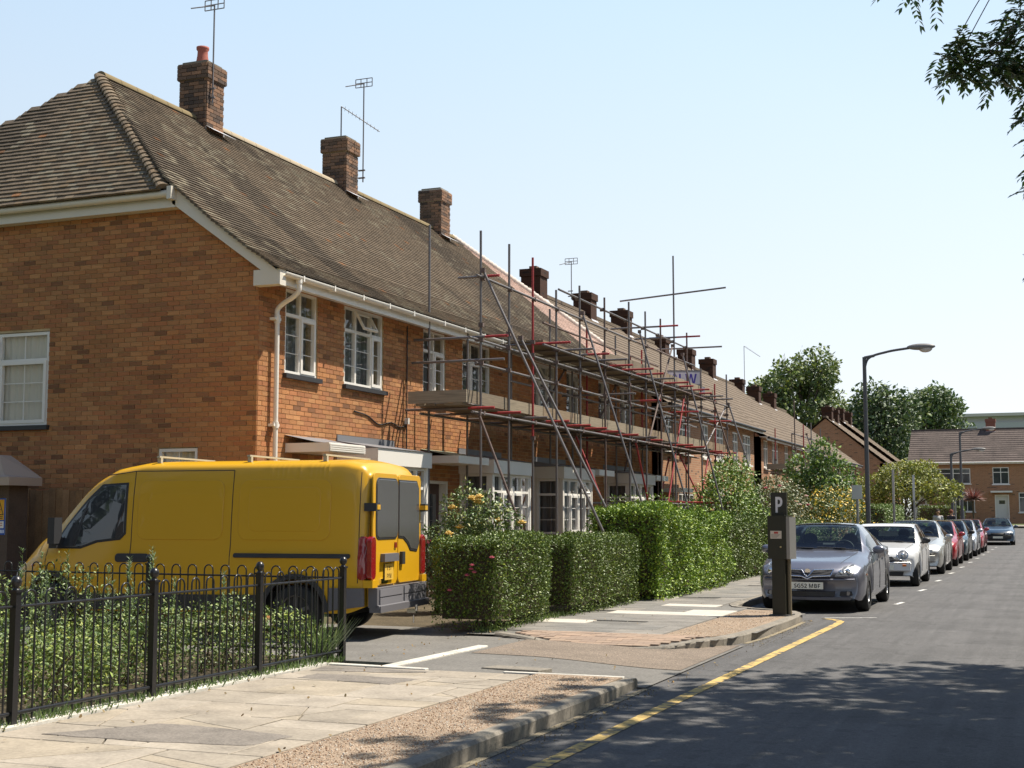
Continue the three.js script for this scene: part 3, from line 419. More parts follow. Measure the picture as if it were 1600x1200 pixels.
function bay(house, d0, d1, o = {}) { // box bay with white frames and a flat lead roof
  const x1 = -10.17, x0 = FX + 0.02, s = 1.17, t = 2.42, k = kit();
  k.box(x0, x1 + 0.05, t, t + 0.27, d0 - 0.05, d1 + 0.05).box(x1 - 0.08, x1, s, t, d0, d0 + 0.08).box(x1 - 0.08, x1, s, t, d1 - 0.08, d1).box(x0, x0 + 0.08, s, t, d0, d0 + 0.07);
  const B = k.mesh('bay_window', o.mat ?? MAT.white, house);
  kit().box(x0, x1 - 0.03, 0.08, s - 0.06, d0 + 0.03, d1 - 0.03).mesh('bay_base', MAT.mortar, B); kit().box(x0, x1 + 0.05, s - 0.06, s, d0 - 0.04, d1 + 0.04).mesh('bay_sill', M([0.16, 0.02, 0.03], 0.45), B);
  kit().poly([V(x0, t + 0.40, d0 - 0.06), V(x1 + 0.07, t + 0.275, d0 - 0.06), V(x1 + 0.07, t + 0.275, d1 + 0.06), V(x0, t + 0.40, d1 + 0.06), V(x0, t + 0.275, d0 - 0.06), V(x0, t + 0.275, d1 + 0.06)], [[0, 1, 2], [0, 2, 3], [0, 4, 1], [3, 2, 5]]).box(x0 - 0.015, x0 + 0.012, t + 0.38, t + 0.5, d0 - 0.06, d1 + 0.06).mesh('bay_roof', o.roof ?? MAT.lead, B);
  const Fr = faceX(x1), Sd = faceCam(d0); Sd.cam = true; Sd.side = 1;
  const sub = (F, a, b, op) => win(house, F, a, b, s + 0.005, t - 0.005, op);
  sub(Fr, d0 + 0.082, d1 - 0.082, { lights: o.lights ?? [0.22, 0.28, 0.28, 0.22], casement: [1, 2], transom: 0.3, sill: 0, open: o.open }); sub(Sd, x0 + 0.085, x1 - 0.085, { lights: [1], transom: 0.3, sill: 0 });
  return B;
}
function porch(house, d0, d1, doorMat, o = {}) { // flat canopy over the front door
  const c = kit().box(FX + 0.005, -10.12, 2.56, 2.70, d0, d1).mesh('canopy', o.mat ?? MAT.white, house); if (o.ribs) { const r = kit(); for (let y = 2.575; y < 2.69; y += 0.03) r.box(-10.12, -10.105, y, y + 0.018, d0 + 0.01, d1 - 0.01); r.mesh('canopy_front', MAT.white, c); }
  kit().poly([V(FX + 0.01, 2.83, d0 - 0.03), V(-10.35, 2.715, d0 - 0.03), V(-10.35, 2.715, d1 + 0.03), V(FX + 0.01, 2.83, d1 + 0.03)], [[0, 1, 2], [0, 2, 3]]).mesh('flashing', o.flash ?? MAT.lead, c);
  const dm = kit().fb(front, d0 + 0.25, d1 - 0.3, 0.22, 2.2, -0.2, -0.15).mesh('door', doorMat, house); kit().fb(front, d0 + 0.17, d0 + 0.25, 0.15, 2.28, -0.22, 0).fb(front, d1 - 0.3, d1 - 0.22, 0.15, 2.28, -0.22, 0).fb(front, d0 + 0.25, d1 - 0.3, 2.2, 2.28, -0.22, 0).mesh('door_frame', MAT.white, dm);
  kit().fb(front, d0 + 0.4, d1 - 0.45, 1.35, 2.0, -0.15, -0.142).mesh('door_glass', MAT.glassdark, dm); kit().fb(front, d0 + 0.3, d0 + 0.36, 1.1, 1.25, -0.15, -0.1).mesh('handle', MAT.chrome, dm); kit().box(FX, -10.3, 0.05, 0.2, d0 + 0.1, d1 - 0.1).mesh('doorstep', MAT.concrete, house);
}
const houseSpec = [
  { label: 'brick end house with hipped gable, white downpipe and red chimney pot', up: [[17.8, 18.78, { lights: [0.48, 0.52], casement: [1] }], [19.68, 21.08, { lights: [0.3, 0.4, 0.3], casement: [2], open: 1 }]], bay: [19.5, 21.45, { lights: [0.2, 0.3, 0.3, 0.2] }], porch: [17.85, 19.0, MAT.door, { ribs: 1 }] },
  { label: 'brick terraced house behind yellow roses where the scaffold platform starts', up: [[22.72, 23.72, { lights: [0.5, 0.5], casement: [1], gap: 0.4 }], [24.55, 25.98, { lights: [0.3, 0.4, 0.3], casement: [1] }]], bay: [24.4, 26.5, {}], porch: [22.65, 24.1, MAT.darkdoor, { flash: M([0.22, 0.34, 0.28], 0.6) }] },
  { label: 'brick terraced house behind the scaffold with ground floor fanlight open', up: [[28.45, 30.0, { lights: [0.3, 0.4, 0.3], casement: [1], open: 1 }], [30.8, 31.7, { lights: [0.5, 0.5], casement: [1], open: 1 }]], bay: [28.5, 30.6, { open: 2, mat: MAT.cream }], porch: [31.0, 32.2, MAT.door, {}] },
  { label: 'brick end house under new pink roof tiles behind the scaffold', up: [[33.3, 34.3, { lights: [0.5, 0.5], casement: [1] }], [35.2, 36.6, { lights: [0.3, 0.4, 0.3], casement: [1] }]], bay: [33.7, 35.9, { mat: MAT.cream }], porch: [36.1, 37.3, MAT.door, {}] },
];
const stackAt = [[21.3, 21.88], [26.85, 27.42], [32.07, 32.66]];
houseSpec.forEach((h, i) => {
  const [d0, d1] = [bounds[i], bounds[i + 1]], H = thing('terraced_house', h.label, 'house', [FX, 0, (d0 + d1) / 2], 'houses of the scaffolded terrace');
  const holes = [...h.up.map(([a, b]) => [a, b, 3.77, 5.12]), [h.bay[0] + 0.1, h.bay[1] - 0.1, 1.17, 2.42], [h.porch[0] + 0.17, h.porch[1] - 0.22, 0.15, 2.28]];
  const k = kit(); k.add(wallPanel(front, d0, d1, -0.05, EAV, holes, -0.24, 0.003));
  const gh = [[-16.35, -14.78, 3.02, 4.54], [-12.64, -11.92, 1.75, 2.62]], gOut = [[-19.5, -0.05], [-10.894, -0.05], [-10.894, 5.42], [-12.42, 6.52], [-19.5, 6.52]];
  if (i === 0) k.add(wallPanel(gable, 0, 0, 0, 0, gh, -0.24, 0.003, gOut)); if (i === 3) k.add(wallPanel(faceCam(38.0), 0, 0, 0, 0, [], 0, 0.24, gOut));
  k.box(-19.5, -19.3, -0.05, 6.2, d0, d1).box(-19.4, -11.0, 5.135, 5.19, d0 + 0.004, d1 - 0.004);
  const wall = k.mesh('wall', MAT.mortar, H), L = [];
  layBricks(front, d0, d1, 0, EAV, holes.map((q) => [q[0] - 0.005, q[1] + 0.005, q[2] - 0.005, q[3] + 0.005]), null, 11 + i, L);
  if (i === 0) layBricks(gable, -19.5, -10.888, 0, 6.5, gh, (v, a, b) => [[a, v > 5.4 ? lerp(-10.89, -12.42, (v - 5.4) / 1.1) : b]], 41, L);
  setBricks(L, wall, i === 0 ? 300 : 0);
  const room = kit().box(-14.7, -14.6, 0.1, 5.15, d0 + 0.02, d1 - 0.02).box(-14.6, -11.15, 2.62, 2.75, d0 + 0.02, d1 - 0.02).box(-14.6, -11.15, 5.12, 5.18, d0 + 0.02, d1 - 0.02).box(-14.6, -11.15, 0.1, 0.2, d0 + 0.02, d1 - 0.02); if (i) room.box(-14.6, -11.15, 0.2, 5.12, d0, d0 + 0.06); room.box(-14.6, -11.15, 0.2, 5.12, d1 - 0.06, d1 - 0.01); room.mesh('interior', MAT.plaster, H);
  h.up.forEach(([a, b, o]) => win(H, front, a + 0.006, b - 0.006, 3.778, 5.115, o)); bay(H, ...h.bay); porch(H, ...h.porch);
  if (i === 0) { win(H, gable, -16.34, -14.79, 3.028, 4.53, { lights: [0.36, 0.64], casement: [1], open: 0, transom: 0.4, near: 1, vbars: 1 }); win(H, gable, -12.63, -11.93, 1.76, 2.61, { lights: [1], transom: 0, near: 1, vbars: 1 }); kit().box(-19.3, -14.75, 2.7, 2.8, 17.3, 21).box(-19.3, -14.75, 0.2, 6.3, 20.9, 21).mesh('interior', MAT.plaster, H); }
  if (i === 1) H.userData.pale = 1;
  roofPart(H, i === 0 ? 16.8 : d0, i === 3 ? 38.4 : d1, 61 + i, i === 0 ? 300 : 0, i === 3 ? 33.6 : 0);
  // fascia, soffit and gutter
  const e0 = i === 0 ? 16.95 : d0, e1 = i === 3 ? 38.2 : d1;
  const f = kit().box(-10.52, -10.5, 5.02, 5.2, i === 0 ? 17.04 : e0, e1).box(-10.882, -10.52, 5.11, 5.13, i === 0 ? 17.04 : e0, e1).mesh('fascia', MAT.white, H);
  { const g = new THREE.CylinderGeometry(0.062, 0.062, e1 - e0 - 0.01, 12, 1, true, 0, Math.PI); g.rotateX(Math.PI / 2); g.computeBoundingBox(); const kk = kit().add(g); const m = kk.g[0]; m.rotateZ(-Math.PI / 2); m.computeBoundingBox(); if (m.boundingBox.max.y > 0.03) m.rotateZ(Math.PI); m.translate(-10.43, 5.185, -(e0 + e1) / 2); const gut = kk.mesh('gutter', MAT.white, H); const br = kit(); for (let d = e0 + 0.5; d < e1; d += 0.95) br.box(-10.5, -10.36, 5.11, 5.13, d, d + 0.03).box(-10.372, -10.362, 5.13, 5.2, d, d + 0.03); br.mesh('gutter_brackets', MAT.white, gut); }
  if (i === 0) {
    // gutter and sloping bargeboard of the gable
    const barge = kit().poly([V(-10.42, 4.98, 16.86), V(-10.42, 5.16, 16.86), V(-12.36, 6.62, 16.86), V(-12.36, 6.36, 16.86), V(-10.42, 4.98, 17.03), V(-12.36, 6.36, 17.03), V(-10.42, 5.16, 17.03), V(-12.36, 6.62, 17.03)], [[0, 1, 2], [0, 2, 3], [0, 3, 5], [0, 5, 4], [0, 4, 6], [0, 6, 1], [1, 6, 7], [1, 7, 2]]).mesh('bargeboard', MAT.cream, H);
    kit().box(-19.8, -12.3, 6.30, 6.50, 16.86, 17.04).box(-12.36, -12.28, 6.4, 6.6, 16.715, 16.858).mesh('fascia', MAT.cream, H); kit().box(-10.88, -10.425, 4.99, 5.22, 16.866, 17.034).mesh('barge_foot', MAT.cream, barge); const gg = new THREE.CylinderGeometry(0.06, 0.06, 7.5, 12, 1, true, Math.PI / 2, Math.PI); gg.rotateZ(Math.PI / 2); gg.computeBoundingBox(); const kk = kit().add(gg); if (kk.g[0].boundingBox?.max.y > 0.03 || (kk.g[0].computeBoundingBox(), kk.g[0].boundingBox.max.y > 0.03)) kk.g[0].rotateX(Math.PI); kk.g[0].translate(-16.05, 6.5, -16.79); kk.mesh('gutter', MAT.cream, H);
    kit().tube([V(-10.43, 5.13, 17.42), V(-10.43, 4.98, 17.42), V(-10.5, 4.9, 17.42), V(-10.72, 4.78, 17.42), V(-10.8, 4.7, 17.42), V(-10.8, 4.55, 17.42)], 0.038, 10, 24).rod(V(-10.8, 0.1, 17.42), V(-10.8, 4.6, 17.42), 0.036, 12).rod(V(-10.8, 4.5, 17.42), V(-10.8, 4.62, 17.42), 0.047, 12).rod(V(-10.8, 2.9, 17.42), V(-10.8, 3.0, 17.42), 0.047, 12).box(-10.9, -10.78, 4.54, 4.58, 17.34, 17.5).box(-10.9, -10.78, 2.93, 2.97, 17.34, 17.5).rod(V(-10.43, 5.08, 17.42), V(-10.43, 5.17, 17.42), 0.052, 12).mesh('downpipe', MAT.white, H);
    kit().rod(V(-10.86, 2.75, 21.98), V(-10.86, 5.05, 21.98), 0.012, 6).tube([V(-10.87, 3.35, 20.0), V(-10.87, 3.3, 20.5), V(-10.87, 3.18, 20.9), V(-10.87, 3.24, 21.4), V(-10.87, 3.18, 21.7), V(-10.87, 3.22, 21.98)], 0.012, 5).mesh('cable', MAT.black, H); kit().box(-10.89, -10.82, 3.25, 3.36, 21.95, 22.02).mesh('junction_box', MAT.white, H);
  }
  if (i < 3) { const s = stackAt[i]; stack(H, -15.5, -14.88, s[0], s[1], 9.3, [10.35, 10.33, 10.3][i], 200 + i * 9, { pot: i === 0, mortar: i === 2 ? M([0.42, 0.38, 0.32], 0.95) : i === 1 ? M([0.3, 0.22, 0.14], 0.95) : undefined }); }
});
// ---------- scaffolding ----------
const boardMats = [[0.82, 0.8, 0.76], [0.6, 0.57, 0.54], [0.74, 0.65, 0.56]].map((c) => M(c, 0.85, { map: MAT.board.map }));
function scaffold(label, base, plan) {
  const S = thing('scaffolding', label, 'scaffolding', base, 'scaffolds'), r = rng(plan.seed);
  const tubeMat = () => { const x = r(); return x < 0.6 ? MAT.steel : x < 0.9 ? MAT.rusty : MAT.redpaint; };
  const pole = (name, a, b, mat = tubeMat()) => kit().rod(a, b, 0.0242, 8).mesh(name, mat, S);
  const coup = kit(); let nc = 0; const coupler = (p) => { coup.lbox(0.085, 0.075, 0.085, p.x, p.y, p.z, 0, r() * 0.3, 0); nc++; };
  // an upright, painted red over its upper or lower length on some tubes
  const upright = (x, d, y0, y1) => { const k = r(); if (k < 0.24) { const m = lerp(y0, y1, 0.45 + 0.3 * r()); pole('standard', V(x, y0, d), V(x, m, d), MAT.steel); pole('standard', V(x, m, d), V(x + 0.004, y1, d), MAT.redpaint); coupler(V(x, m, d)); } else pole('standard', V(x, y0, d), V(x + (r() - 0.5) * 0.03, y1, d), k < 0.75 ? MAT.steel : MAT.rusty); kit().box(x - 0.07, x + 0.07, y0 - 0.01, y0 + 0.006, d - 0.07, d + 0.07).mesh('base_plate', MAT.rusty, S); };
  plan.outer.forEach(([d, t]) => upright(plan.xo, d, 0.11, t)); plan.inner.forEach(([d, t]) => upright(plan.xi, d, 0.11, t));
  const run = (name, x, y, d0, d1, mat) => { let d = d0; while (d < d1 - 0.1) { const e = Math.min(d + 4.5 + r() * 1.5, d1); pole(name, V(x, y + (r() - 0.5) * 0.02, d), V(x, y + (r() - 0.5) * 0.02, e), mat ?? (r() < 0.75 ? MAT.steel : MAT.rusty)); d = e; } plan.outer.forEach(([q]) => { if (q > d0 - 0.1 && q < d1 + 0.1 && Math.abs(x - plan.xo) < 0.2) coupler(V(x - 0.02, y, q)); }); };
  for (const [x, y, d0, d1, n] of plan.runs) run(n ?? 'ledger', x, y, d0, d1);
  for (const [y, d0, d1, step, x0, x1] of plan.transoms) for (let d = d0; d < d1; d += step * (0.85 + 0.3 * r())) { const a = x0 - 0.1 * r(), b = x1 + 0.25 * r(), m = lerp(a, b, 0.55 + 0.25 * r()); const q = r(); pole('transom', V(a, y, d), V(m, y, d), MAT.steel); pole('transom', V(m - 0.002, y, d), V(b, y, d), q < 0.6 ? MAT.redpaint : MAT.steel); }
  for (const [y, d0, d1] of plan.decks) { // boards end to end, five wide, with toe boards on edge
    for (let d = d0; d < d1 - 0.3; d += 3.9) { const e = Math.min(d + 3.88, d1); for (let k = 0; k < 5; k++) { const x = plan.xi + 0.02 + k * 0.185, j = (r() - 0.5) * 0.12; kit().box(x, x + 0.175, y, y + 0.038, d + j, e + j).mesh('board', boardMats[Math.floor(r() * 3)], S); } if (y < 4 || d > 29) for (let q = d; q < e - 0.2; q += 1.95) { const z = Math.min(q + 1.93, e), j = (r() - 0.5) * 0.025, w = (r() - 0.5) * 0.012; kit().box(plan.xo - 0.10 + w, plan.xo - 0.062 + w, y + 0.042, y + 0.262 + j, q + 0.02 * r(), z - 0.015).mesh('toe_board', boardMats[Math.floor(r() * 3)], S); } }
    if (y < 4) kit().box(plan.xi - 0.12, plan.xo - 0.03, y + 0.04, y + 0.26, d0 - 0.06, d0 - 0.02).mesh('toe_board', MAT.board, S);
  }
  for (const [a, b, m] of plan.rakers) { pole('raker', V(...a), V(...b), m ? MAT[m] : MAT.steel); coupler(V(...a)); }
  for (const [a, b, m] of plan.braces ?? []) { pole('brace', V(...a), V(...b), MAT[m ?? 'rusty']); coupler(V(...a)); coupler(V(...b)); }
  for (const [q] of plan.outer) for (const y of plan.coup) coupler(V(plan.xo, y, q));
  stuff(coup.mesh('couplers', MAT.rusty, S));
  return S;
}
const XO = -9.45, XI = -10.5;
scaffold('tall tube scaffolding with timber decks along the brick terrace', [-9.9, 0.1, 30], {
  seed: 12, xo: XO, xi: XI,
  outer: [[22.13, 6.75], [23.45, 6.75], [24.73, 6.72], [26.1, 6.28], [27.65, 6.62], [29.4, 6.62], [31.3, 6.8], [32.76, 6.77], [34.15, 6.77], [35.6, 8.72], [36.99, 6.76], [38.6, 5.9], [40.3, 5.6], [41.97, 6.05]],
  inner: [[22.17, 6.95], [23.9, 5.25], [26.2, 5.6], [28.6, 6.3], [30.1, 5.4], [31.2, 6.2], [33.6, 6.3], [34.9, 5.9], [36, 6.2], [37.6, 5.6], [39.2, 5.3], [40.8, 5.5]],
  runs: [[XO + 0.05, 3.42, 21.6, 42.2], [XI + 0.05, 3.42, 21.7, 42.2], [XO - 0.05, 4.33, 22.0, 42.2, 'guard_rail'], [XO - 0.05, 4.76, 21.7, 42, 'guard_rail'], [XO + 0.05, 5.87, 21.8, 37.6, 'guard_rail'], [XO - 0.05, 6.34, 26.4, 37.2, 'guard_rail'], [XO + 0.05, 5.02, 25.2, 42.3], [XI + 0.05, 5.02, 25.2, 40], [XO + 0.05, 1.9, 34, 42], [XI + 0.05, 1.9, 30, 42], [XI + 0.05, 4.4, 26, 42], [XI + 0.05, 5.9, 28, 37.5]],
  transoms: [[3.50, 21.9, 42, 1.25, -10.75, -9.15], [5.1, 25.6, 41, 1.1, -10.7, -9.0], [4.38, 22.1, 22.2, 1, -10.75, -9.1], [4.8, 22.1, 22.2, 1, -10.75, -9.1], [5.9, 22.1, 22.2, 1, -9.8, -9.2], [6.4, 33, 38, 2.2, -10.4, -8.7], [1.95, 33, 42, 1.6, -10.7, -9.1], [4.42, 30, 42, 2.0, -10.7, -9.1]],
  decks: [[3.54, 21.6, 42], [5.14, 25.6, 40.5]],
  rakers: [[[-9.38, 6.0, 22.05], [-6.95, 0.75, 22.3]], [[-9.38, 5.0, 23.9], [-7.0, 0.3, 24.1]], [[-9.38, 6.0, 27.6], [-7.55, 0.3, 27.5]], [[-9.38, 6.15, 32.0], [-7.8, 0.3, 32.0]], [[-9.38, 6.05, 36.2], [-7.95, 0.3, 36.2]], [[-9.38, 5.2, 39.6], [-7.9, 0.3, 39.6], 'rusty'], [[-9.4, 3.4, 21.9], [-8.15, 0.3, 21.9], 'rusty'], [[-9.38, 5.1, 41.9], [-7.9, 0.3, 42.0]]],
  braces: [[[XI, 3.6, 27.6], [XI, 5.0, 29.6]], [[XI, 3.6, 31.6], [XI, 5.0, 33.6]], [[XO + 0.06, 1.2, 33.2], [XO + 0.06, 3.4, 31.6], 'redpaint'], [[XO, 1.0, 34.2], [XO, 4.9, 36.6], 'redpaint'], [[-9.9, 3.4, 28.6], [-8.6, 0.3, 28.6], 'redpaint'], [[-9.9, 3.4, 37.6], [-8.6, 0.4, 37.9], 'redpaint'], [[XO, 3.5, 33.0], [XO, 6.2, 35.4], 'rusty'], [[XO, 0.3, 37.2], [XO, 3.4, 39.4], 'redpaint'], [[XI, 0.3, 32.4], [XI, 3.4, 34.8], 'rusty'], [[XO, 3.5, 38.8], [XO, 5.0, 41.8], 'steel'], [[XI, 0.4, 36.4], [XI, 3.3, 38.8], 'redpaint']],
  coup: [3.42, 4.33, 4.76, 5.02],
});
{ // cross tube lashed to the tallest upright
  const S = scene.children[scene.children.length - 1]; kit().rod(V(-11.0, 7.55, 35.62), V(-8.0, 7.75, 35.62), 0.0242, 8).mesh('cross_tube', MAT.steel, S);
}
scaffold('smaller tube scaffolding against the houses farther along the street', [-9.9, 0.1, 58], {
  seed: 44, xo: -9.6, xi: -10.6, outer: [[55, 6.3], [57, 5.4], [59, 5.6], [61.5, 5.5], [64, 5.3]], inner: [[56, 5.2], [60, 5.2], [63, 5.2]],
  runs: [[-9.55, 3.3, 54.6, 64.6], [-9.65, 4.3, 54.6, 64.6, 'guard_rail'], [-9.65, 4.9, 54.6, 64.6, 'guard_rail'], [-10.55, 3.3, 54.6, 64.4]], transoms: [[3.38, 55, 64.4, 1.6, -10.8, -9.2]], decks: [[3.42, 54.8, 64.2]], rakers: [[[-9.5, 5.0, 57.2], [-8, 0.3, 57.2]], [[-9.5, 5.0, 62.6], [-8, 0.3, 62.6]]], coup: [3.3, 4.3],
});
{ // contractor's sign boards tied to the scaffold
  const c = document.createElement('canvas'); c.width = 512; c.height = 200; const x = c.getContext('2d'); x.fillStyle = '#cfccd2'; x.fillRect(0, 0, 512, 200); x.strokeStyle = '#8d8d95'; x.lineWidth = 18; x.strokeRect(9, 9, 494, 182); x.fillStyle = '#4a3a9c'; x.font = 'bold 190px sans-serif'; x.textAlign = 'center'; x.textBaseline = 'middle'; x.fillText('N W', 256, 108);
  const t = new THREE.CanvasTexture(c); t.colorSpace = THREE.SRGBColorSpace;
  const S = local('sign_board', 'white sign with large purple letters tied high on the scaffold', 'sign', [-9.95, 5.42, 38.6], 0.35);
  const g = new THREE.BoxGeometry(1.0, 0.42, 0.02), pl = M([0.55, 0.55, 0.55], 0.5); const m = new THREE.Mesh(g, [pl, pl, pl, pl, M([1, 1, 1], 0.5, { map: t }), pl]); m.name = 'panel'; m.position.y = 0.21; S.add(m); kit().lbox(1.04, 0.025, 0.03, 0, 0.435, 0).lbox(1.04, 0.025, 0.03, 0, -0.013, 0).mesh('frame', MAT.steel, S);
  const c2 = document.createElement('canvas'); c2.width = 512; c2.height = 96; const y = c2.getContext('2d'); y.fillStyle = '#e6dfe0'; y.fillRect(0, 0, 512, 96); y.fillStyle = '#b8323c'; for (let i = 0; i < 26; i++) y.fillRect(30 + i * 17.5, 26, i % 5 === 4 ? 3 : 12, 44); const t2 = new THREE.CanvasTexture(c2); t2.colorSpace = THREE.SRGBColorSpace;
  const S2 = local('sign_board', 'low white strip sign lettered in red below the purple one', 'sign', [-9.85, 5.2, 38.6], 0.35); const m2 = new THREE.Mesh(new THREE.BoxGeometry(1.0, 0.16, 0.02), [pl, pl, pl, pl, M([1, 1, 1], 0.5, { map: t2 }), pl]); m2.name = 'panel'; m2.position.y = 0.08; S2.add(m2); kit().lbox(0.03, 0.4, 0.03, 0.4, 0.16, -0.03).lbox(0.03, 0.4, 0.03, -0.4, 0.16, -0.03).mesh('hanger', MAT.steel, S2);
}
// ---------- television aerials on the stacks ----------
function aerial(label, x, y, d, h, kind) {
  const A = thing('television_aerial', label, 'aerial', [x, y, d], 'rooftop aerials'), r = 0.016;
  kit().rod(V(x, y - 0.35, d), V(x, y + h, d), r, 7).mesh('mast', MAT.steel, A); kit().box(x - 0.12, x + 0.05, y - 0.08, y - 0.05, d - 0.02, d + 0.02).box(x - 0.12, x + 0.05, y - 0.26, y - 0.23, d - 0.02, d + 0.02).mesh('bracket', MAT.steel, A);
  if (kind === 'grid') { const k = kit(), X = (a, b, c, e) => k.rod(V(x + a, y + h + b, d), V(x + c, y + h + e, d), 0.011, 5); for (const v of [-0.1, -0.0, 0.1]) X(-0.22, v, 0.22, v); for (const u of [-0.22, -0.08, 0.08, 0.22]) X(u, -0.1, u, 0.1); k.mesh('reflector', MAT.steel, A); kit().rod(V(x, y + h - 0.02, d), V(x - 0.3, y + h - 0.16, d - 0.35), 0.012, 5).mesh('boom', MAT.steel, A); }
  else { const k = kit(), a = V(x, y + h, d), b = V(x + 0.75, y + h - 0.55, d + 0.5); k.rod(a, b, 0.011, 5); kit().rod(a, b, 0.011, 5).mesh('boom', MAT.steel, A); const e = kit(); for (let i = 1; i < 11; i++) { const p = a.clone().lerp(b, i / 10.5), l = 0.16 - i * 0.007; e.rod(p.clone().add(new THREE.Vector3(-l * 0.6, 0, -l)), p.clone().add(new THREE.Vector3(l * 0.6, 0, l)), 0.005, 4); } e.mesh('elements', MAT.steel, A); }
  return A;
}
aerial('tall aerial mast with grid head on the stack with the red pot', -14.82, 9.9, 21.42, 1.62, 'grid');
aerial('tall aerial mast with grid head beside the second chimney', -14.78, 9.75, 27.5, 2.05, 'grid');
aerial('short aerial with slanting comb of rods on the second chimney', -15.1, 10.4, 27.0, 0.72, 'yagi');
aerial('thin aerial with grid head on the chimney beyond the pink roof', -14.8, 9.2, 42.4, 0.95, 'grid');
aerial('thin tall aerial mast on the low block of houses', -14.8, 8.6, 70.0, 1.9, 'yagi');
// ---------- vehicles: each body is one lofted shell, glass and panels cut from it ----------
const curve = (pts) => (x) => { if (x <= pts[0][0]) return pts[0][1]; for (let i = 1; i < pts.length; i++) if (x <= pts[i][0]) { const a = pts[i - 1], b = pts[i], p0 = pts[Math.max(0, i - 2)], p3 = pts[Math.min(pts.length - 1, i + 1)], h = b[0] - a[0], t = (x - a[0]) / h; const s = (b[1] - a[1]) / h, m0 = i > 1 ? (Math.sign(s) === Math.sign((a[1] - p0[1]) / (a[0] - p0[0])) ? Math.min(Math.abs(s), Math.abs((a[1] - p0[1]) / (a[0] - p0[0]))) * Math.sign(s) : 0) : s, m1 = i < pts.length - 1 ? (Math.sign(s) === Math.sign((p3[1] - b[1]) / (p3[0] - b[0])) ? Math.min(Math.abs(s), Math.abs((p3[1] - b[1]) / (p3[0] - b[0]))) * Math.sign(s) : 0) : s; const t2 = t * t, t3 = t2 * t; return (2 * t3 - 3 * t2 + 1) * a[1] + (t3 - 2 * t2 + t) * h * m0 + (-2 * t3 + 3 * t2) * b[1] + (t3 - t2) * h * m1; } return pts[pts.length - 1][1]; };
function shell(C, mats, parent) { // C: profile of a body running along +x from tail (0) to nose (C.L)
  const W = curve(C.W), YB = curve(C.yb), YS = curve(C.ys), YT = curve(C.yt), WT = curve(C.wt), CR = curve(C.crown ?? [[0, 0.03], [C.L, 0.03]]), bow = (x) => (C.bowF ?? 0.16) * Math.pow(clamp((x - (C.L - 1.3)) / 1.3, 0, 1), 1.6) - (C.bowR ?? 0.1) * Math.pow(clamp((0.9 - x) / 0.9, 0, 1), 1.6);
  const xs = new Set(); for (let i = 0; i <= 84; i++) xs.add(+(C.L * i / 84).toFixed(4)); for (const k of C.keys ?? []) xs.add(k); for (const w of C.wheels) for (let i = -8; i <= 8; i++) xs.add(+(w + C.arch * Math.sin(i / 8 * Math.PI / 2)).toFixed(4)); const X = [...xs].filter((v) => v >= 0 && v <= C.L).sort((a, b) => a - b);
  const N = 12, ring = (x) => {
    let yb = YB(x); for (const w of C.wheels) { const q = C.arch * C.arch - (x - w) * (x - w); if (q > 0) yb = Math.max(yb, C.axle + Math.sqrt(q)); }
    const w = W(x), ys = Math.max(YS(x), yb + 0.06), yt = Math.max(YT(x), ys + 0.01), wt = Math.min(WT(x), w * 0.97), cr = CR(x), ye = yt - cr, mid = lerp(yb, ys, 0.55), yk = Math.min(yb + 0.1, mid);
    const P = [[w * (C.tuck ?? 0.93), yb], [w * 0.985, yk], [w, mid], [w * 0.992, lerp(mid, ys, 0.6)], [w * 0.965, ys]];
    for (let i = 1; i <= 3; i++) { const t = i / 3; P.push([lerp(w * 0.955, wt, t) + 0.022 * Math.sin(t * Math.PI) * (ye - ys > 0.2 ? 1 : 0), lerp(ys, ye, t)]); }
    P.push([wt * 0.9, yt - cr * 0.42], [wt * 0.68, yt - cr * 0.18], [wt * 0.36, yt - cr * 0.05], [0, yt]); return P;
  };
  const V3 = [], idx = [[], [], [], []], per = N * 2 - 1; // rows of one ring: right side down to centre to left side
  X.forEach((x) => { const R = ring(x), b = bow(x), w = W(x); for (let j = 0; j < per; j++) { const k = j < N ? j : per - 1 - j, s = j < N ? -1 : 1, [z, y] = R[k]; V3.push(x - b * Math.pow(z / w, 2), y, s * z); } });
  const cls = (x, k, s) => { for (let n = 0; n < C.glass.length; n++) { const [a, b, j0, j1, c] = C.glass[n]; if (x > a && x < b && k >= j0 && k <= j1) return c === 2 ? 10 + n * 2 + s : c; } return 0; };
  for (let i = 0; i < X.length - 1; i++) for (let j = 0; j < per - 1; j++) { const k = j < N - 1 ? j : per - 2 - j, c = cls((X[i] + X[i + 1]) / 2, k, j < N - 1 ? 0 : 1), a = i * per + j; (idx[c] ??= []).push(a, a + 1, a + per, a + 1, a + per + 1, a + per); }
  for (const end of [0, X.length - 1]) { const b = end * per; for (let j = 0; j < (per - 1) / 2; j++) { const p = b + j, q = b + per - 1 - j; if (p + 1 <= q - 1 || p + 1 === q - 1) idx[0].push(p, p + 1, q, p + 1, q - 1, q); } }
  const full = new THREE.BufferGeometry(); full.setAttribute('position', new THREE.Float32BufferAttribute(V3, 3)); full.setIndex(idx.flat()); full.computeVertexNormals();
  const out = {}; idx.forEach((list, c) => { if (!list?.length) return; const n = c > 9 ? 'side_window' : ['body', 'windscreen', 'side_window', 'rear_window'][c]; const g = new THREE.BufferGeometry(); g.setAttribute('position', full.attributes.position.clone()); g.setAttribute('normal', full.attributes.normal.clone()); g.setIndex(idx[c]); const m = new THREE.Mesh(g.toNonIndexed(), c ? mats.glass : mats.body); m.name = n; parent.add(m); out[c] = m; });
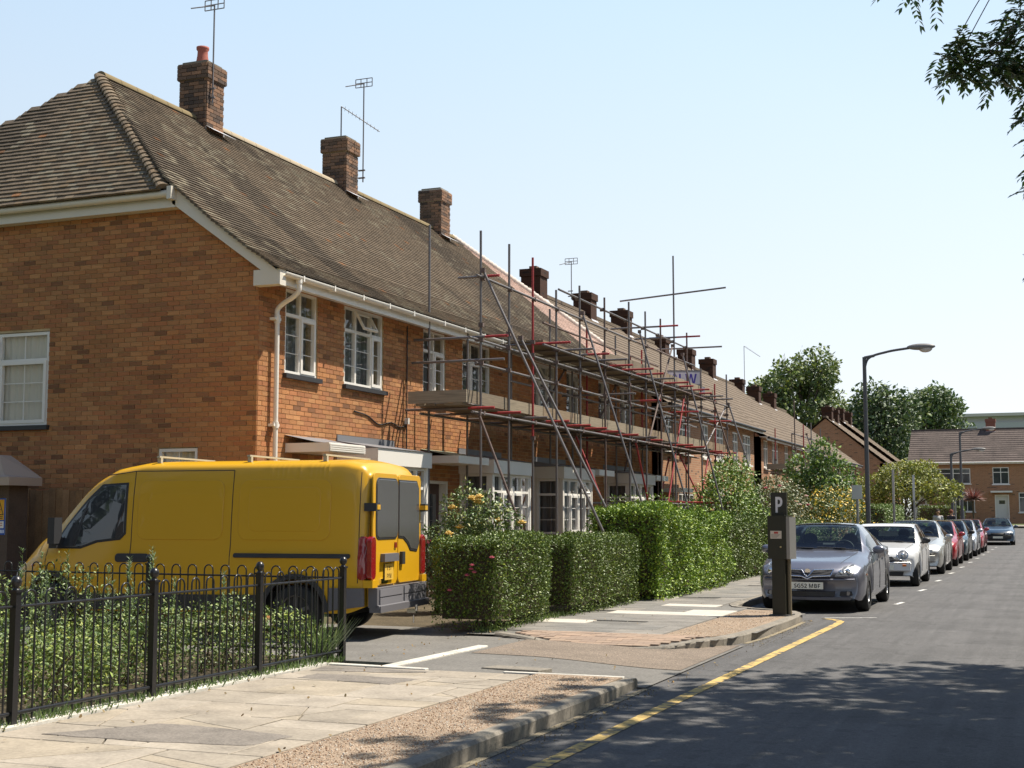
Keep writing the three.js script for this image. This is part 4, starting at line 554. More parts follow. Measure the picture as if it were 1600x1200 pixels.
  out.at = (x) => ({ W: W(x), ys: YS(x), yt: YT(x), wt: WT(x), ring: ring(x) }); out.nose = (z) => C.L - (C.bowF ?? 0.16) * Math.pow(z / W(C.L), 2); out.bow = bow; out.top = (x, z) => { const R = ring(x), a = Math.abs(z); for (let i = R.length - 1; i > 0; i--) if (a >= R[i][0] && a <= R[i - 1][0]) return lerp(R[i][1], R[i - 1][1], (a - R[i][0]) / Math.max(1e-5, R[i - 1][0] - R[i][0])); return R[4][1]; };
  out.front = (z, y) => { z = Math.abs(z); for (let x = C.L; x > C.L - 1.4; x -= 0.008) { const R = ring(x); if (y < R[0][1]) { if (x > C.L - 0.05) return C.L - bow(C.L) * Math.pow(z / W(C.L), 2); continue; } let zz = -1; for (let i = 1; i < R.length; i++) { const a = R[i - 1], b = R[i]; if ((y >= a[1] && y <= b[1])) { zz = Math.max(zz, lerp(a[0], b[0], (y - a[1]) / Math.max(1e-5, b[1] - a[1]))); } } if (zz >= z) return x - bow(x) * Math.pow(z / W(x), 2); } return C.L - 1.4; };
  return out;
}
function subdiv(g, n) { let p = Array.from((g.index ? g.toNonIndexed() : g).attributes.position.array); while (n--) { const o = []; for (let i = 0; i < p.length; i += 9) { const a = p.slice(i, i + 3), b = p.slice(i + 3, i + 6), c = p.slice(i + 6, i + 9), m = (u, v) => u.map((q, k) => (q + v[k]) / 2), ab = m(a, b), bc = m(b, c), ca = m(c, a); for (const t of [a, ab, ca, ab, b, bc, ca, bc, c, ab, bc, ca]) o.push(t[0], t[1], t[2]); } p = o; } const r = new THREE.BufferGeometry(); r.setAttribute('position', new THREE.Float32BufferAttribute(p, 3)); return r; }
function wheel(parent, x, z, R, wd, kind = 0) {
  const s = Math.sign(z), g = new THREE.LatheGeometry([[R * 0.62, -wd / 2], [R * 0.9, -wd / 2], [R * 0.98, -wd * 0.38], [R, 0], [R * 0.98, wd * 0.38], [R * 0.9, wd / 2], [R * 0.62, wd / 2]].map((p) => new THREE.Vector2(...p)), 28); g.rotateX(Math.PI / 2); g.translate(x, R, z);
  const k = kit().add(g).mesh('wheel', MAT.rubber, parent); const f = z + s * wd * 0.3, rim = kit(); const d = new THREE.CylinderGeometry(R * 0.64, R * 0.64, 0.02, 24); d.rotateX(Math.PI / 2); d.translate(x, R, z + s * wd * 0.12); kit().add(d).mesh('rim_well', MAT.plastic, k);
  const n = kind === 2 ? 6 : 5; const ringG = new THREE.TorusGeometry(R * 0.61, R * 0.045, 6, 28); ringG.translate(x, R, f + s * 0.01); rim.add(ringG); for (let i = 0; i < n; i++) { const a = i / n * Math.PI * 2 + 0.3, b = new THREE.BoxGeometry(R * 0.62, R * 0.14, 0.022); b.translate(R * 0.3, 0, 0); b.rotateZ(a); b.translate(x, R, f); rim.add(b); } const hub = new THREE.CylinderGeometry(R * 0.15, R * 0.17, 0.035, 14); hub.rotateX(Math.PI / 2); hub.translate(x, R, f); rim.add(hub); rim.mesh('rim', kind === 1 ? M([0.14, 0.125, 0.115], 0.7) : M([0.5, 0.5, 0.51], 0.3, { metalness: 0.85 }), k);
  return k;
}
function plate(parent, text, w, h, x, y, z, ry, bg = '#e8e6d8') {
  const c = document.createElement('canvas'); c.width = 512; c.height = Math.round(512 * h / w); const q = c.getContext('2d'); q.fillStyle = bg; q.fillRect(0, 0, c.width, c.height); q.fillStyle = '#15151a'; const L = text.split('\n'); q.textAlign = 'center'; q.textBaseline = 'middle'; L.forEach((t, i) => { q.font = `bold ${Math.round(c.height / L.length * 0.82)}px sans-serif`; q.fillText(t, 256, c.height * (i + 0.54) / L.length, 480); }); const t = new THREE.CanvasTexture(c); t.colorSpace = THREE.SRGBColorSpace;
  const pl = MAT.plastic, m = new THREE.Mesh(new THREE.BoxGeometry(w, h, 0.012), [pl, pl, pl, pl, M([1, 1, 1], 0.45, { map: t }), pl]); m.name = 'number_plate'; m.position.set(x, y, z); m.rotation.y = ry; parent.add(m); return m;
}
const carGlass = MP([0.62, 0.72, 0.72], 0.015, { transmission: 1, thickness: 0, ior: 1.55 });
const lampGlass = MP([0.16, 0.165, 0.175], 0.16, { clearcoat: 1, clearcoatRoughness: 0.05, metalness: 0.15 }), amber = MP([0.6, 0.16, 0.02], 0.2, { clearcoat: 1 }), redLens = MP([0.27, 0.01, 0.014], 0.15, { clearcoat: 1 });
const paintOf = (c, metal = 0.0) => MP(c, metal ? 0.34 : 0.28, { metalness: metal, clearcoat: 1, clearcoatRoughness: 0.04 });
function strip3(name, mat, parent, pts, w, up) { const k = kit(); for (let i = 0; i < pts.length - 1; i++) k.rod(pts[i], pts[i + 1], w, 5); return k.mesh(name, mat, parent); }
// a patch lying on the nose of a car: outline in (z, y), set a little proud of the shell
function nosePatch(name, mat, parent, S, pts, proud, yslope = 0, thick = 0.02) { const s = new THREE.Shape(pts.map(([z, y]) => new THREE.Vector2(z, y))), g = new THREE.ExtrudeGeometry(s, { depth: thick, bevelEnabled: true, bevelSize: 0.006, bevelThickness: 0.006, bevelSegments: 1, bevelOffset: -0.006, curveSegments: 6 }), h = subdiv(g, 2), p = h.attributes.position, memo = new Map(); for (let i = 0; i < p.count; i++) { const z = p.getX(i), y = p.getY(i), d = p.getZ(i), key = z.toFixed(3) + y.toFixed(3); if (!memo.has(key)) memo.set(key, S.front(z, y)); p.setXYZ(i, memo.get(key) + proud - thick + d, y, z); } h.computeVertexNormals(); return kit().add(h).mesh(name, mat, parent); }
const cars = {
  saloon: { L: 4.6, W: [[0, 0.80], [0.25, 0.86], [0.9, 0.895], [3.2, 0.9], [4.2, 0.875], [4.5, 0.82], [4.6, 0.76]], yb: [[0, 0.34], [0.3, 0.24], [0.9, 0.2], [3.9, 0.2], [4.4, 0.2], [4.6, 0.24]], ys: [[0, 0.9], [0.1, 1.0], [1.0, 0.98], [2.8, 0.92], [3.3, 0.88], [4.2, 0.74], [4.5, 0.64], [4.6, 0.56]], yt: [[0, 0.95], [0.15, 1.07], [0.6, 1.1], [1.35, 1.40], [2.0, 1.465], [2.5, 1.44], [3.32, 1.0], [3.45, 0.97], [4.2, 0.84], [4.5, 0.72], [4.6, 0.6]], wt: [[0, 0.7], [0.6, 0.72], [1.35, 0.56], [2.0, 0.57], [2.5, 0.59], [3.32, 0.72], [4.2, 0.72], [4.6, 0.62]], crown: [[0, 0.03], [1.35, 0.05], [2.5, 0.05], [3.3, 0.04], [4.6, 0.05]], wheels: [0.98, 3.68], arch: 0.345, axle: 0.315, R: 0.315, bowF: 0.24, bowR: 0.14, keys: [0.62, 1.32, 2.52, 3.3, 1.02, 1.9, 1.96, 3.02], glass: [[2.52, 3.28, 7, 10, 1], [0.66, 1.3, 7, 10, 3], [1.05, 1.88, 4, 5, 2], [1.96, 2.95, 4, 5, 2]], wd: 0.205 },
  mini: { L: 3.63, W: [[0, 0.76], [0.25, 0.83], [1.0, 0.845], [2.6, 0.845], [3.3, 0.82], [3.55, 0.76], [3.63, 0.7]], yb: [[0, 0.32], [0.5, 0.2], [3.2, 0.18], [3.5, 0.2], [3.63, 0.25]], ys: [[0, 0.86], [0.2, 0.95], [2.2, 0.92], [2.75, 0.9], [3.3, 0.78], [3.55, 0.66], [3.63, 0.56]], yt: [[0, 0.98], [0.12, 1.2], [0.35, 1.37], [0.9, 1.41], [1.75, 1.40], [2.0, 1.34], [2.52, 0.97], [2.7, 0.94], [3.3, 0.86], [3.55, 0.73], [3.63, 0.6]], wt: [[0, 0.62], [0.35, 0.6], [1.75, 0.62], [2.0, 0.64], [2.52, 0.70], [3.3, 0.66], [3.63, 0.58]], wheels: [0.55, 3.02], arch: 0.335, axle: 0.3, R: 0.3, bowF: 0.3, bowR: 0.12, keys: [2.04, 2.5, 0.3, 1.9], glass: [[2.02, 2.5, 7, 10, 1], [0.14, 0.34, 7, 10, 3], [0.4, 1.1, 4, 6, 2], [1.16, 1.98, 4, 6, 2]], wd: 0.19 },
  hatch: { L: 3.95, W: [[0, 0.76], [0.3, 0.82], [2.8, 0.83], [3.6, 0.81], [3.86, 0.76], [3.95, 0.7]], yb: [[0, 0.32], [0.5, 0.2], [3.5, 0.2], [3.95, 0.25]], ys: [[0, 0.84], [0.25, 0.95], [2.4, 0.9], [3.0, 0.86], [3.6, 0.74], [3.86, 0.65], [3.95, 0.56]], yt: [[0, 0.9], [0.2, 1.1], [0.55, 1.38], [1.2, 1.43], [1.9, 1.41], [2.75, 0.97], [2.9, 0.94], [3.6, 0.83], [3.86, 0.72], [3.95, 0.6]], wt: [[0, 0.64], [0.55, 0.55], [1.9, 0.57], [2.75, 0.68], [3.6, 0.66], [3.95, 0.6]], wheels: [0.72, 3.2], arch: 0.325, axle: 0.29, R: 0.29, bowF: 0.18, bowR: 0.12, keys: [1.95, 2.72, 1.3], glass: [[1.96, 2.72, 7, 10, 1], [0.2, 0.54, 7, 10, 3], [0.5, 1.26, 4, 5, 2], [1.34, 2.4, 4, 5, 2]], wd: 0.185 },
};
function car(kind, label, color, pos, turn, o = {}) {
  const C = { ...cars[kind] }, T = local('parked_car', label, 'car', pos, turn, 'cars parked along the kerb'), body = paintOf(color, o.metal ?? 0), S = shell(C, { body, glass: carGlass }, T), L = C.L;
  for (const x of C.wheels) for (const s of [-1, 1]) wheel(T, x, s * (S.at(x).W - C.wd / 2 - 0.012), C.R, C.wd, o.rim ?? 0);
  kit().lbox(L - 0.6, 0.1, S.at(L / 2).W * 1.7, L / 2, 0.28, 0).lbox(0.7, 0.55, 1.35, L * 0.68, 0.55, 0).mesh('underbody', MAT.rubber, T);
  const xw = C.glass[0][0], ceil = S.at(xw).yt; // seats, dashboard and steering wheel behind the glass
  const seats = kit(); for (const s of [-1, 1]) { const sb = new THREE.BoxGeometry(0.16, 0.62, 0.5); sb.rotateZ(-0.25); sb.translate(xw - 0.35, 0.78, s * 0.36); seats.add(sb); const hr = new THREE.SphereGeometry(0.14, 10, 8); hr.scale(0.5, 0.85, 1); hr.translate(xw - 0.5, 1.16, s * 0.36); seats.add(hr); } seats.lbox(0.16, 0.55, 1.15, xw - 1.25, 0.8, 0, 0, 0, -0.2).lbox(1.0, 0.2, 1.2, xw - 0.6, 0.45, 0); seats.mesh('seats', M([0.035, 0.035, 0.04], 0.9), T);
  const dash = kit().lbox(0.55, 0.3, 1.3, C.glass[0][1] - 0.05, S.at(C.glass[0][1]).yt - 0.22, 0); dash.mesh('dashboard', M([0.03, 0.03, 0.032], 0.8), T); { const st = new THREE.TorusGeometry(0.18, 0.016, 6, 20); st.rotateY(Math.PI / 2); st.rotateZ(0.4); st.translate(C.glass[0][1] - 0.38, S.at(C.glass[0][1]).yt - 0.02, -0.36); kit().add(st).mesh('steering_wheel', MAT.plastic, T); }
  for (const s of [-1, 1]) { const x = C.glass[0][1] - 0.28, z = s * (S.at(x).W + 0.07), y = S.at(x).ys + 0.1; const g = new THREE.SphereGeometry(0.1, 12, 8); g.scale(0.62, 0.72, 1.05); g.translate(x, y, z); const m = kit().add(g).lbox(0.05, 0.03, 0.12, x, y - 0.05, s * (S.at(x).W - 0.02)).mesh('door_mirror', o.mirror ?? body, T); }
  for (const s of [-1, 1]) { const k = kit(), w = (x, y) => { const R = S.at(x).ring; let z = R[2][0]; for (let i = 1; i < 5; i++) if (y <= R[i][1]) { z = lerp(R[i - 1][0], R[i][0], clamp((y - R[i - 1][1]) / (R[i][1] - R[i - 1][1]), 0, 1)); break; } return s * (z + 0.002); }; for (const x of o.seams ?? [C.wheels[0] + 0.42, (C.wheels[0] + C.wheels[1]) / 2 - 0.05, C.wheels[1] - 0.42]) { const pts = []; for (let i = 0; i <= 5; i++) { const y = lerp(0.32, S.at(x).ys - 0.03, i / 5); pts.push(new THREE.Vector3(x, y, w(x, y))); } for (let i = 0; i < 5; i++) k.rod(pts[i], pts[i + 1], 0.005, 4); } k.mesh('door_seams', MAT.black, T); const h = kit(); for (const x of (o.handles ?? [C.wheels[0] + 0.75, (C.wheels[0] + C.wheels[1]) / 2 + 0.15])) h.lbox(0.2, 0.035, 0.03, x, 0.82, w(x, 0.82)); h.mesh('door_handles', o.trim ?? body, T); }
  { const k = kit(), x0 = C.glass[0][1] + 0.08, x1 = C.wheels[1] + (o.seamTo ?? 0.62), line = (f) => { for (let i = 0; i < 14; i++) { const [a, za] = f(i / 14), [b, zb] = f((i + 1) / 14); k.rod(new THREE.Vector3(a - S.bow(a) * Math.pow(za / S.at(a).W, 2), S.top(a, za) + 0.001, za), new THREE.Vector3(b - S.bow(b) * Math.pow(zb / S.at(b).W, 2), S.top(b, zb) + 0.001, zb), 0.004, 4); } }; for (const s of [-1, 1]) line((t) => [lerp(x0, x1, t), s * lerp(0.66, 0.5, t)]); line((t) => [x0, lerp(-0.66, 0.66, t)]); k.mesh('bonnet_seam', MAT.black, T);
    const w = kit(), xa = C.glass[0][0], xb = C.glass[0][1]; for (let i = 0; i < 12; i++) for (const [x, hh] of [[xa + 0.012, 0.016], [xb - 0.01, 0.02]]) { const z0 = lerp(-0.92, 0.92, i / 12) * S.at(x).wt, z1 = lerp(-0.92, 0.92, (i + 1) / 12) * S.at(x).wt; w.rod(new THREE.Vector3(x - S.bow(x) * Math.pow(z0 / S.at(x).W, 2), S.top(x, z0), z0), new THREE.Vector3(x - S.bow(x) * Math.pow(z1 / S.at(x).W, 2), S.top(x, z1), z1), hh, 5); } w.mesh('windscreen_seal', MAT.black, T); }
  // wipers lie along the foot of the windscreen
  { const x = C.glass[0][1]; const k = kit(); for (const z of [-0.45, 0.1]) k.rod(new THREE.Vector3(x + 0.02 - S.bow(x) * 0.2, S.at(x).yt + 0.02, z), new THREE.Vector3(x - 0.05, S.at(x).yt + 0.035, z + 0.5), 0.009, 4); k.mesh('wipers', MAT.black, T); }
  return { T, S, C, body, L };
}
// silver saloon nearest in the row
{
  const { T, S, body, L } = car('saloon', 'silver grey saloon with V shaped grille behind the pay machine', [0.17, 0.175, 0.215], [-3.78, 0, 27.12], -Math.PI / 2, { metal: 0.55 });
  nosePatch('headlight', lampGlass, T, S, [[0.43, 0.60], [0.70, 0.60], [0.735, 0.68], [0.70, 0.80], [0.55, 0.75]], 0.012, 0.12); nosePatch('headlight', lampGlass, T, S, [[-0.43, 0.60], [-0.55, 0.75], [-0.70, 0.80], [-0.735, 0.68], [-0.70, 0.60]], 0.012, 0.12);
  const gr = nosePatch('grille', MAT.black, T, S, [[-0.4, 0.70], [-0.36, 0.615], [-0.09, 0.605], [0, 0.57], [0.09, 0.605], [0.36, 0.615], [0.4, 0.70], [0.1, 0.69], [0, 0.66], [-0.1, 0.69]], 0.004, 0.1);
  const frz = [[-0.41, 0.71], [-0.37, 0.61], [-0.09, 0.598], [0, 0.56], [0.09, 0.598], [0.37, 0.61], [0.41, 0.71], [0.1, 0.70], [0.045, 0.63], [0, 0.59], [-0.045, 0.63], [-0.1, 0.70], [-0.41, 0.71]].map(([z, y]) => new THREE.Vector3(S.front(z, y) + 0.01, y, z)); strip3('grille_surround', MAT.chrome, gr, frz, 0.013); { const b = new THREE.CylinderGeometry(0.045, 0.045, 0.02, 20); b.rotateZ(Math.PI / 2); b.translate(S.front(0, 0.68) + 0.012, 0.68, 0); kit().add(b).mesh('badge', MAT.chrome, gr); }
  nosePatch('lower_grille', MAT.black, T, S, [[-0.42, 0.27], [0.42, 0.27], [0.44, 0.36], [-0.44, 0.36]], 0.006); for (const s of [-1, 1]) { const g = nosePatch('fog_lamp_recess', MAT.black, T, S, s > 0 ? [[0.5, 0.28], [0.7, 0.3], [0.68, 0.36], [0.52, 0.36]] : [[-0.5, 0.28], [-0.52, 0.36], [-0.68, 0.36], [-0.7, 0.3]], 0.006); const f = new THREE.CylinderGeometry(0.035, 0.035, 0.03, 14); f.rotateZ(Math.PI / 2); f.translate(S.front(0.63, 0.325) + 0.005, 0.325, s * 0.63); kit().add(f).mesh('fog_lamp', lampGlass, g); }
  plate(T, 'SG52 MBF', 0.52, 0.112, S.front(0, 0.45) + 0.012, 0.45, 0, Math.PI / 2);
  nosePatch('lower_valance', MAT.greyplastic, T, S, [[-0.66, 0.215], [0.66, 0.215], [0.7, 0.265], [-0.7, 0.265]], 0.012);
  for (const s of [-1, 1]) for (const [z, y, q] of [[0.52, 0.655, 0.045], [0.63, 0.67, 0.055]]) { const g = new THREE.SphereGeometry(q, 12, 8); g.scale(0.35, 1, 1); g.translate(S.front(z, y) + 0.004, y, s * z); kit().add(g).mesh('lamp_reflector', MAT.chrome, T); }
  nosePatch('bumper_strip', body, T, S, [[-0.74, 0.535], [0.74, 0.535], [0.74, 0.56], [-0.74, 0.56]], 0.014);
  for (const s of [-1, 1]) { kit().lbox(0.05, 0.03, 0.012, 3.98, 0.62, s * 0.885).mesh('side_repeater', amber, T); }
  { const k = kit(), x = 3.18, y = 1.05; for (const [dy, dz] of [[0.03, 0], [0.1, 0]]) { const c = new THREE.CylinderGeometry(0.042, 0.042, 0.004, 14); c.scale(1, 1, 0.7); c.rotateZ(-1.0); c.translate(x - dy * 1.9, y + dy, 0.55 - dy * 0.2); k.add(c); } k.mesh('tax_disc', M([0.75, 0.72, 0.68], 0.7), T); }
}
// white two-door hatchback with round lamps
{
  const { T, S, body, L } = car('mini', 'small white round lamped hatchback with dark windscreen pillars', [0.72, 0.72, 0.72], [-3.66, 0, 35.0], -Math.PI / 2, { mirror: MAT.black, seams: [1.25, 2.5], handles: [1.45], rim: 2 });
  for (const s of [-1, 1]) { const cc = [], rg = []; for (let i = 0; i < 20; i++) { const a = i / 20 * Math.PI * 2; cc.push([s * 0.5 + Math.cos(a) * 0.115, 0.7 + Math.sin(a) * 0.105]); } const h = nosePatch('headlight', lampGlass, T, S, cc, 0.014); for (let i = 0; i <= 20; i++) { const [z, y] = cc[i % 20]; rg.push(new THREE.Vector3(S.front(z, y) + 0.012, y, z)); } strip3('lamp_ring', MAT.chrome, h, rg, 0.012); const b = new THREE.SphereGeometry(0.05, 12, 8); b.scale(0.4, 1, 1); b.translate(S.front(s * 0.5, 0.7) + 0.008, 0.7, s * 0.5); kit().add(b).mesh('lamp_reflector', MAT.chrome, h); }
  const g = nosePatch('grille', MAT.black, T, S, [[-0.34, 0.56], [0.34, 0.56], [0.36, 0.62], [0.28, 0.675], [-0.28, 0.675], [-0.36, 0.62]], 0.008, 0.1); strip3('grille_trim', MAT.chrome, g, [[-0.35, 0.555], [0.35, 0.555]].map(([z, y]) => new THREE.Vector3(S.front(z, y) + 0.01, y, z)), 0.012);
  nosePatch('bumper', body, T, S, [[-0.66, 0.36], [0.66, 0.36], [0.68, 0.53], [-0.68, 0.53]], 0.03); nosePatch('bumper_chrome', MAT.chrome, T, S, [[-0.66, 0.525], [0.66, 0.525], [0.66, 0.55], [-0.66, 0.55]], 0.038); nosePatch('lower_intake', MAT.black, T, S, [[-0.5, 0.25], [0.5, 0.25], [0.52, 0.335], [-0.52, 0.335]], 0.0); plate(T, 'V JN', 0.46, 0.105, S.front(0, 0.44) + 0.045, 0.44, -0.1, Math.PI / 2);
  for (const s of [-1, 1]) nosePatch('indicator', amber, T, S, s > 0 ? [[0.5, 0.455], [0.58, 0.455], [0.58, 0.5], [0.5, 0.5]] : [[-0.58, 0.455], [-0.5, 0.455], [-0.5, 0.5], [-0.58, 0.5]], 0.036);
}
const plainNose = (c, dark) => { const { T, S } = c; for (const s of [-1, 1]) nosePatch('headlight', lampGlass, T, S, s > 0 ? [[0.36, 0.58], [0.62, 0.58], [0.62, 0.68], [0.36, 0.67]] : [[-0.62, 0.58], [-0.36, 0.58], [-0.36, 0.67], [-0.62, 0.68]], 0.014, 0.08); nosePatch('grille', MAT.black, T, S, [[-0.32, 0.59], [0.32, 0.59], [0.32, 0.66], [-0.32, 0.66]], 0.01, 0.08); nosePatch('bumper', dark ? MAT.plastic : c.body, T, S, [[-0.68, 0.36], [0.68, 0.36], [0.68, 0.52], [-0.68, 0.52]], 0.035); nosePatch('lower_intake', MAT.black, T, S, [[-0.45, 0.25], [0.45, 0.25], [0.45, 0.33], [-0.45, 0.33]], 0.004); plate(T, '      ', 0.5, 0.11, S.front(0, 0.43) + 0.05, 0.43, 0, Math.PI / 2); };
plainNose(car('saloon', 'pale silver saloon with bright bonnet behind the white hatchback', [0.5, 0.49, 0.46], [-3.66, 0, 42.6], -Math.PI / 2, { metal: 0.6 }));
plainNose(car('hatch', 'red hatchback parked behind the pale silver saloon', [0.34, 0.012, 0.02], [-3.62, 0, 48.2], -Math.PI / 2));
plainNose(car('hatch', 'dark blue green hatchback parked between two red cars', [0.02, 0.04, 0.055], [-3.6, 0, 53.6], -Math.PI / 2, { mirror: MAT.black }));
plainNose(car('hatch', 'silver hatchback parked behind the dark blue green one', [0.45, 0.46, 0.5], [-3.58, 0, 59.2], -Math.PI / 2, { metal: 0.6 }));
plainNose(car('hatch', 'red hatchback last in the row along the kerb', [0.3, 0.015, 0.03], [-3.56, 0, 64.6], -Math.PI / 2));
plainNose(car('saloon', 'dark blue saloon standing apart beyond the parked row', [0.03, 0.06, 0.1], [-2.95, 0.0, 80.9], -Math.PI / 2 + 0.05), true);
// ---------- the yellow van ----------
{
  const L = 5.4, T = local('delivery_van', 'yellow panel van with black trim backed onto the drive', 'van', [-7.88, 0.07, 15.69], Math.PI + 0.105);
  const dustyGlass = MP([0.075, 0.072, 0.072], 0.22, { clearcoat: 0.4, clearcoatRoughness: 0.2 });
  const paintY = MP([0.64, 0.345, 0.009], 0.38, { clearcoat: 0.35, clearcoatRoughness: 0.06 });
  const C = { L, W: [[0, 0.93], [0.06, 0.965], [0.2, 0.985], [3.9, 0.985], [4.6, 0.95], [5.1, 0.86], [5.32, 0.76], [5.4, 0.66]], yb: [[0, 0.42], [0.3, 0.33], [4.9, 0.3], [5.4, 0.34]], ys: [[0, 1.15], [3.3, 1.15], [4.0, 1.1], [4.65, 1.02], [5.1, 0.86], [5.3, 0.74], [5.4, 0.6]], yt: [[0, 2.0], [0.04, 2.1], [0.14, 2.2], [0.4, 2.25], [3.1, 2.25], [3.55, 2.19], [3.8, 2.08], [4.72, 1.3], [4.85, 1.22], [5.1, 1.02], [5.3, 0.85], [5.4, 0.68]], wt: [[0, 0.8], [0.05, 0.84], [0.2, 0.87], [3.5, 0.86], [3.9, 0.83], [4.7, 0.74], [5.4, 0.58]], crown: [[0, 0.1], [0.3, 0.13], [3.5, 0.13], [4.7, 0.08], [5.4, 0.06]], wheels: [0.98, 4.52], arch: 0.41, axle: 0.34, R: 0.335, bowF: 0.22, bowR: 0.03, tuck: 0.985, keys: [3.85, 4.68], glass: [[3.88, 4.7, 8, 10, 1]] };
  const S = shell(C, { body: paintY, glass: carGlass }, T); for (const x of C.wheels) for (const s of [-1, 1]) wheel(T, x, s * 0.86, 0.335, 0.21, 1);
  const side = (x, y, s) => { const R = S.at(x).ring; let z = R[0][0]; for (let i = 1; i < 8; i++) { if (y <= R[i][1]) { z = lerp(R[i - 1][0], R[i][0], clamp((y - R[i - 1][1]) / (R[i][1] - R[i - 1][1]), 0, 1)); break; } z = R[i][0]; } return s * z; };
  // a panel lying on the side: outline in (x, y), resampled so that it follows the curve
  function sidePanel(name, mat, s, pts, proud, parent = T, thick = 0.012) { const sh = new THREE.Shape(pts.map((p) => new THREE.Vector2(...p))); let g = new THREE.ExtrudeGeometry(sh, { depth: thick, bevelEnabled: true, bevelSize: 0.005, bevelThickness: 0.004, bevelSegments: 1, bevelOffset: -0.005, curveSegments: 8 }); g = subdiv(g, 2); const p = g.attributes.position; for (let i = 0; i < p.count; i++) { const x = p.getX(i), y = p.getY(i), d = p.getZ(i); p.setXYZ(i, x - S.bow(x) * 0.98, y, side(x, y, s) + s * (proud - thick + d)); } g.computeVertexNormals(); return kit().add(g).mesh(name, mat, parent); }
  const rr = (x0, x1, y0, y1, r, n = 5) => { const o = []; for (const [cx, cy, a] of [[x1 - r, y1 - r, 0], [x0 + r, y1 - r, 1], [x0 + r, y0 + r, 2], [x1 - r, y0 + r, 3]]) for (let i = 0; i <= n; i++) { const t = (a + i / n) * Math.PI / 2; o.push([cx + Math.cos(t) * r, cy + Math.sin(t) * r]); } return o; };
  const dense = (pts, st = 0.12) => { const o = []; pts.forEach((p, i) => { const q = pts[(i + 1) % pts.length], n = Math.max(1, Math.round(Math.hypot(q[0] - p[0], q[1] - p[1]) / st)); for (let k = 0; k < n; k++) o.push([lerp(p[0], q[0], k / n), lerp(p[1], q[1], k / n)]); }); return o; };
  for (const s of [-1, 1]) {
    sidePanel('side_panel', paintY, s, dense(rr(0.52, 1.78, 1.22, 1.98, 0.12)), 0.006); sidePanel('side_panel', paintY, s, dense(rr(2.0, 3.22, 1.22, 1.98, 0.12)), 0.006);
    sidePanel('panel_pressing', paintY, s, dense(rr(0.66, 1.64, 1.33, 1.88, 0.09)), 0.011); 
    const wo = [[3.39, 1.955], [3.8, 1.935], [4.025, 1.74], [4.33, 1.41], [4.475, 1.22], [4.43, 1.095], [4.04, 1.095], [3.8, 1.175], [3.46, 1.212], [3.38, 1.29]]; sidePanel('window_seal', MAT.black, s, dense(wo, 0.1), 0.004);
    const win2 = sidePanel('side_window', MAT.glassdark, s, dense([[3.42, 1.93], [3.78, 1.91], [4.0, 1.72], [4.3, 1.4], [4.44, 1.22], [4.4, 1.12], [4.05, 1.12], [3.82, 1.2], [3.48, 1.24], [3.41, 1.3]], 0.1), 0.006); sidePanel('window_pillar', MAT.plastic, s, dense([[3.98, 1.72], [4.02, 1.68], [4.18, 1.14], [4.12, 1.13]]), 0.012, win2);
    sidePanel('rub_strip', MAT.plastic, s, dense(rr(0.22, 1.82, 1.0, 1.055, 0.02, 2)), 0.022); sidePanel('door_handle', MAT.plastic, s, dense(rr(3.02, 3.5, 0.93, 1.04, 0.04, 3)), 0.02); sidePanel('sill_trim', MAT.plastic, s, dense([[1.42, 0.34], [4.08, 0.32], [4.08, 0.52], [1.42, 0.54]]), 0.02); sidePanel('rear_lower_trim', MAT.greyplastic, s, dense([[0.03, 0.42], [0.5, 0.36], [0.5, 0.64], [0.03, 0.64]]), 0.024);
    sidePanel('corner_trim', MAT.plastic, s, dense([[4.96, 0.33], [5.3, 0.35], [5.3, 0.56], [4.96, 0.56]]), 0.02); sidePanel('side_repeater', amber, s, rr(4.85, 4.92, 0.86, 0.89, 0.012, 2), 0.014); for (const xw of C.wheels) { const o = [], inn = []; for (let i = 0; i <= 14; i++) { const a = Math.PI * i / 14; o.push([xw + Math.cos(a) * 0.47, 0.34 + Math.sin(a) * 0.47]); inn.push([xw + Math.cos(a) * 0.405, 0.34 + Math.sin(a) * 0.405]); } sidePanel('wheel_arch_trim', MAT.plastic, s, [...o, ...inn.reverse()], 0.024); }
    const seam = kit(); for (const pts of [[[3.3, 0.55], [3.3, 2.1]], [[1.88, 0.55], [1.88, 2.1]], [[4.62, 0.72], [4.62, 1.12]], [[0.12, 0.7], [0.12, 2.06]], [[1.88, 2.1], [3.3, 2.1], [3.72, 2.05]]]) { const q = dense(pts, 0.1).slice(0, -1); const f = []; for (let i = 0; i < pts.length - 1; i++) for (let k = 0; k <= 10; k++) f.push([lerp(pts[i][0], pts[i + 1][0], k / 10), lerp(pts[i][1], pts[i + 1][1], k / 10)]); for (let i = 0; i < f.length - 1; i++) { const a = f[i], b = f[i + 1]; if (Math.hypot(a[0] - b[0], a[1] - b[1]) < 1e-6) continue; seam.rod(new THREE.Vector3(a[0] - S.bow(a[0]), a[1], side(a[0], a[1], s)), new THREE.Vector3(b[0] - S.bow(b[0]), b[1], side(b[0], b[1], s)), 0.006, 4); } } seam.mesh('door_seams', MAT.black, T);
    // door mirror
    const mg = new THREE.BoxGeometry(0.1, 0.34, 0.17, 2, 3, 2); mg.translate(4.36, 1.33, s * 1.06); kit().add(mg).lbox(0.12, 0.14, 0.2, 4.38, 1.17, s * 0.97).mesh('door_mirror', MAT.plastic, T);
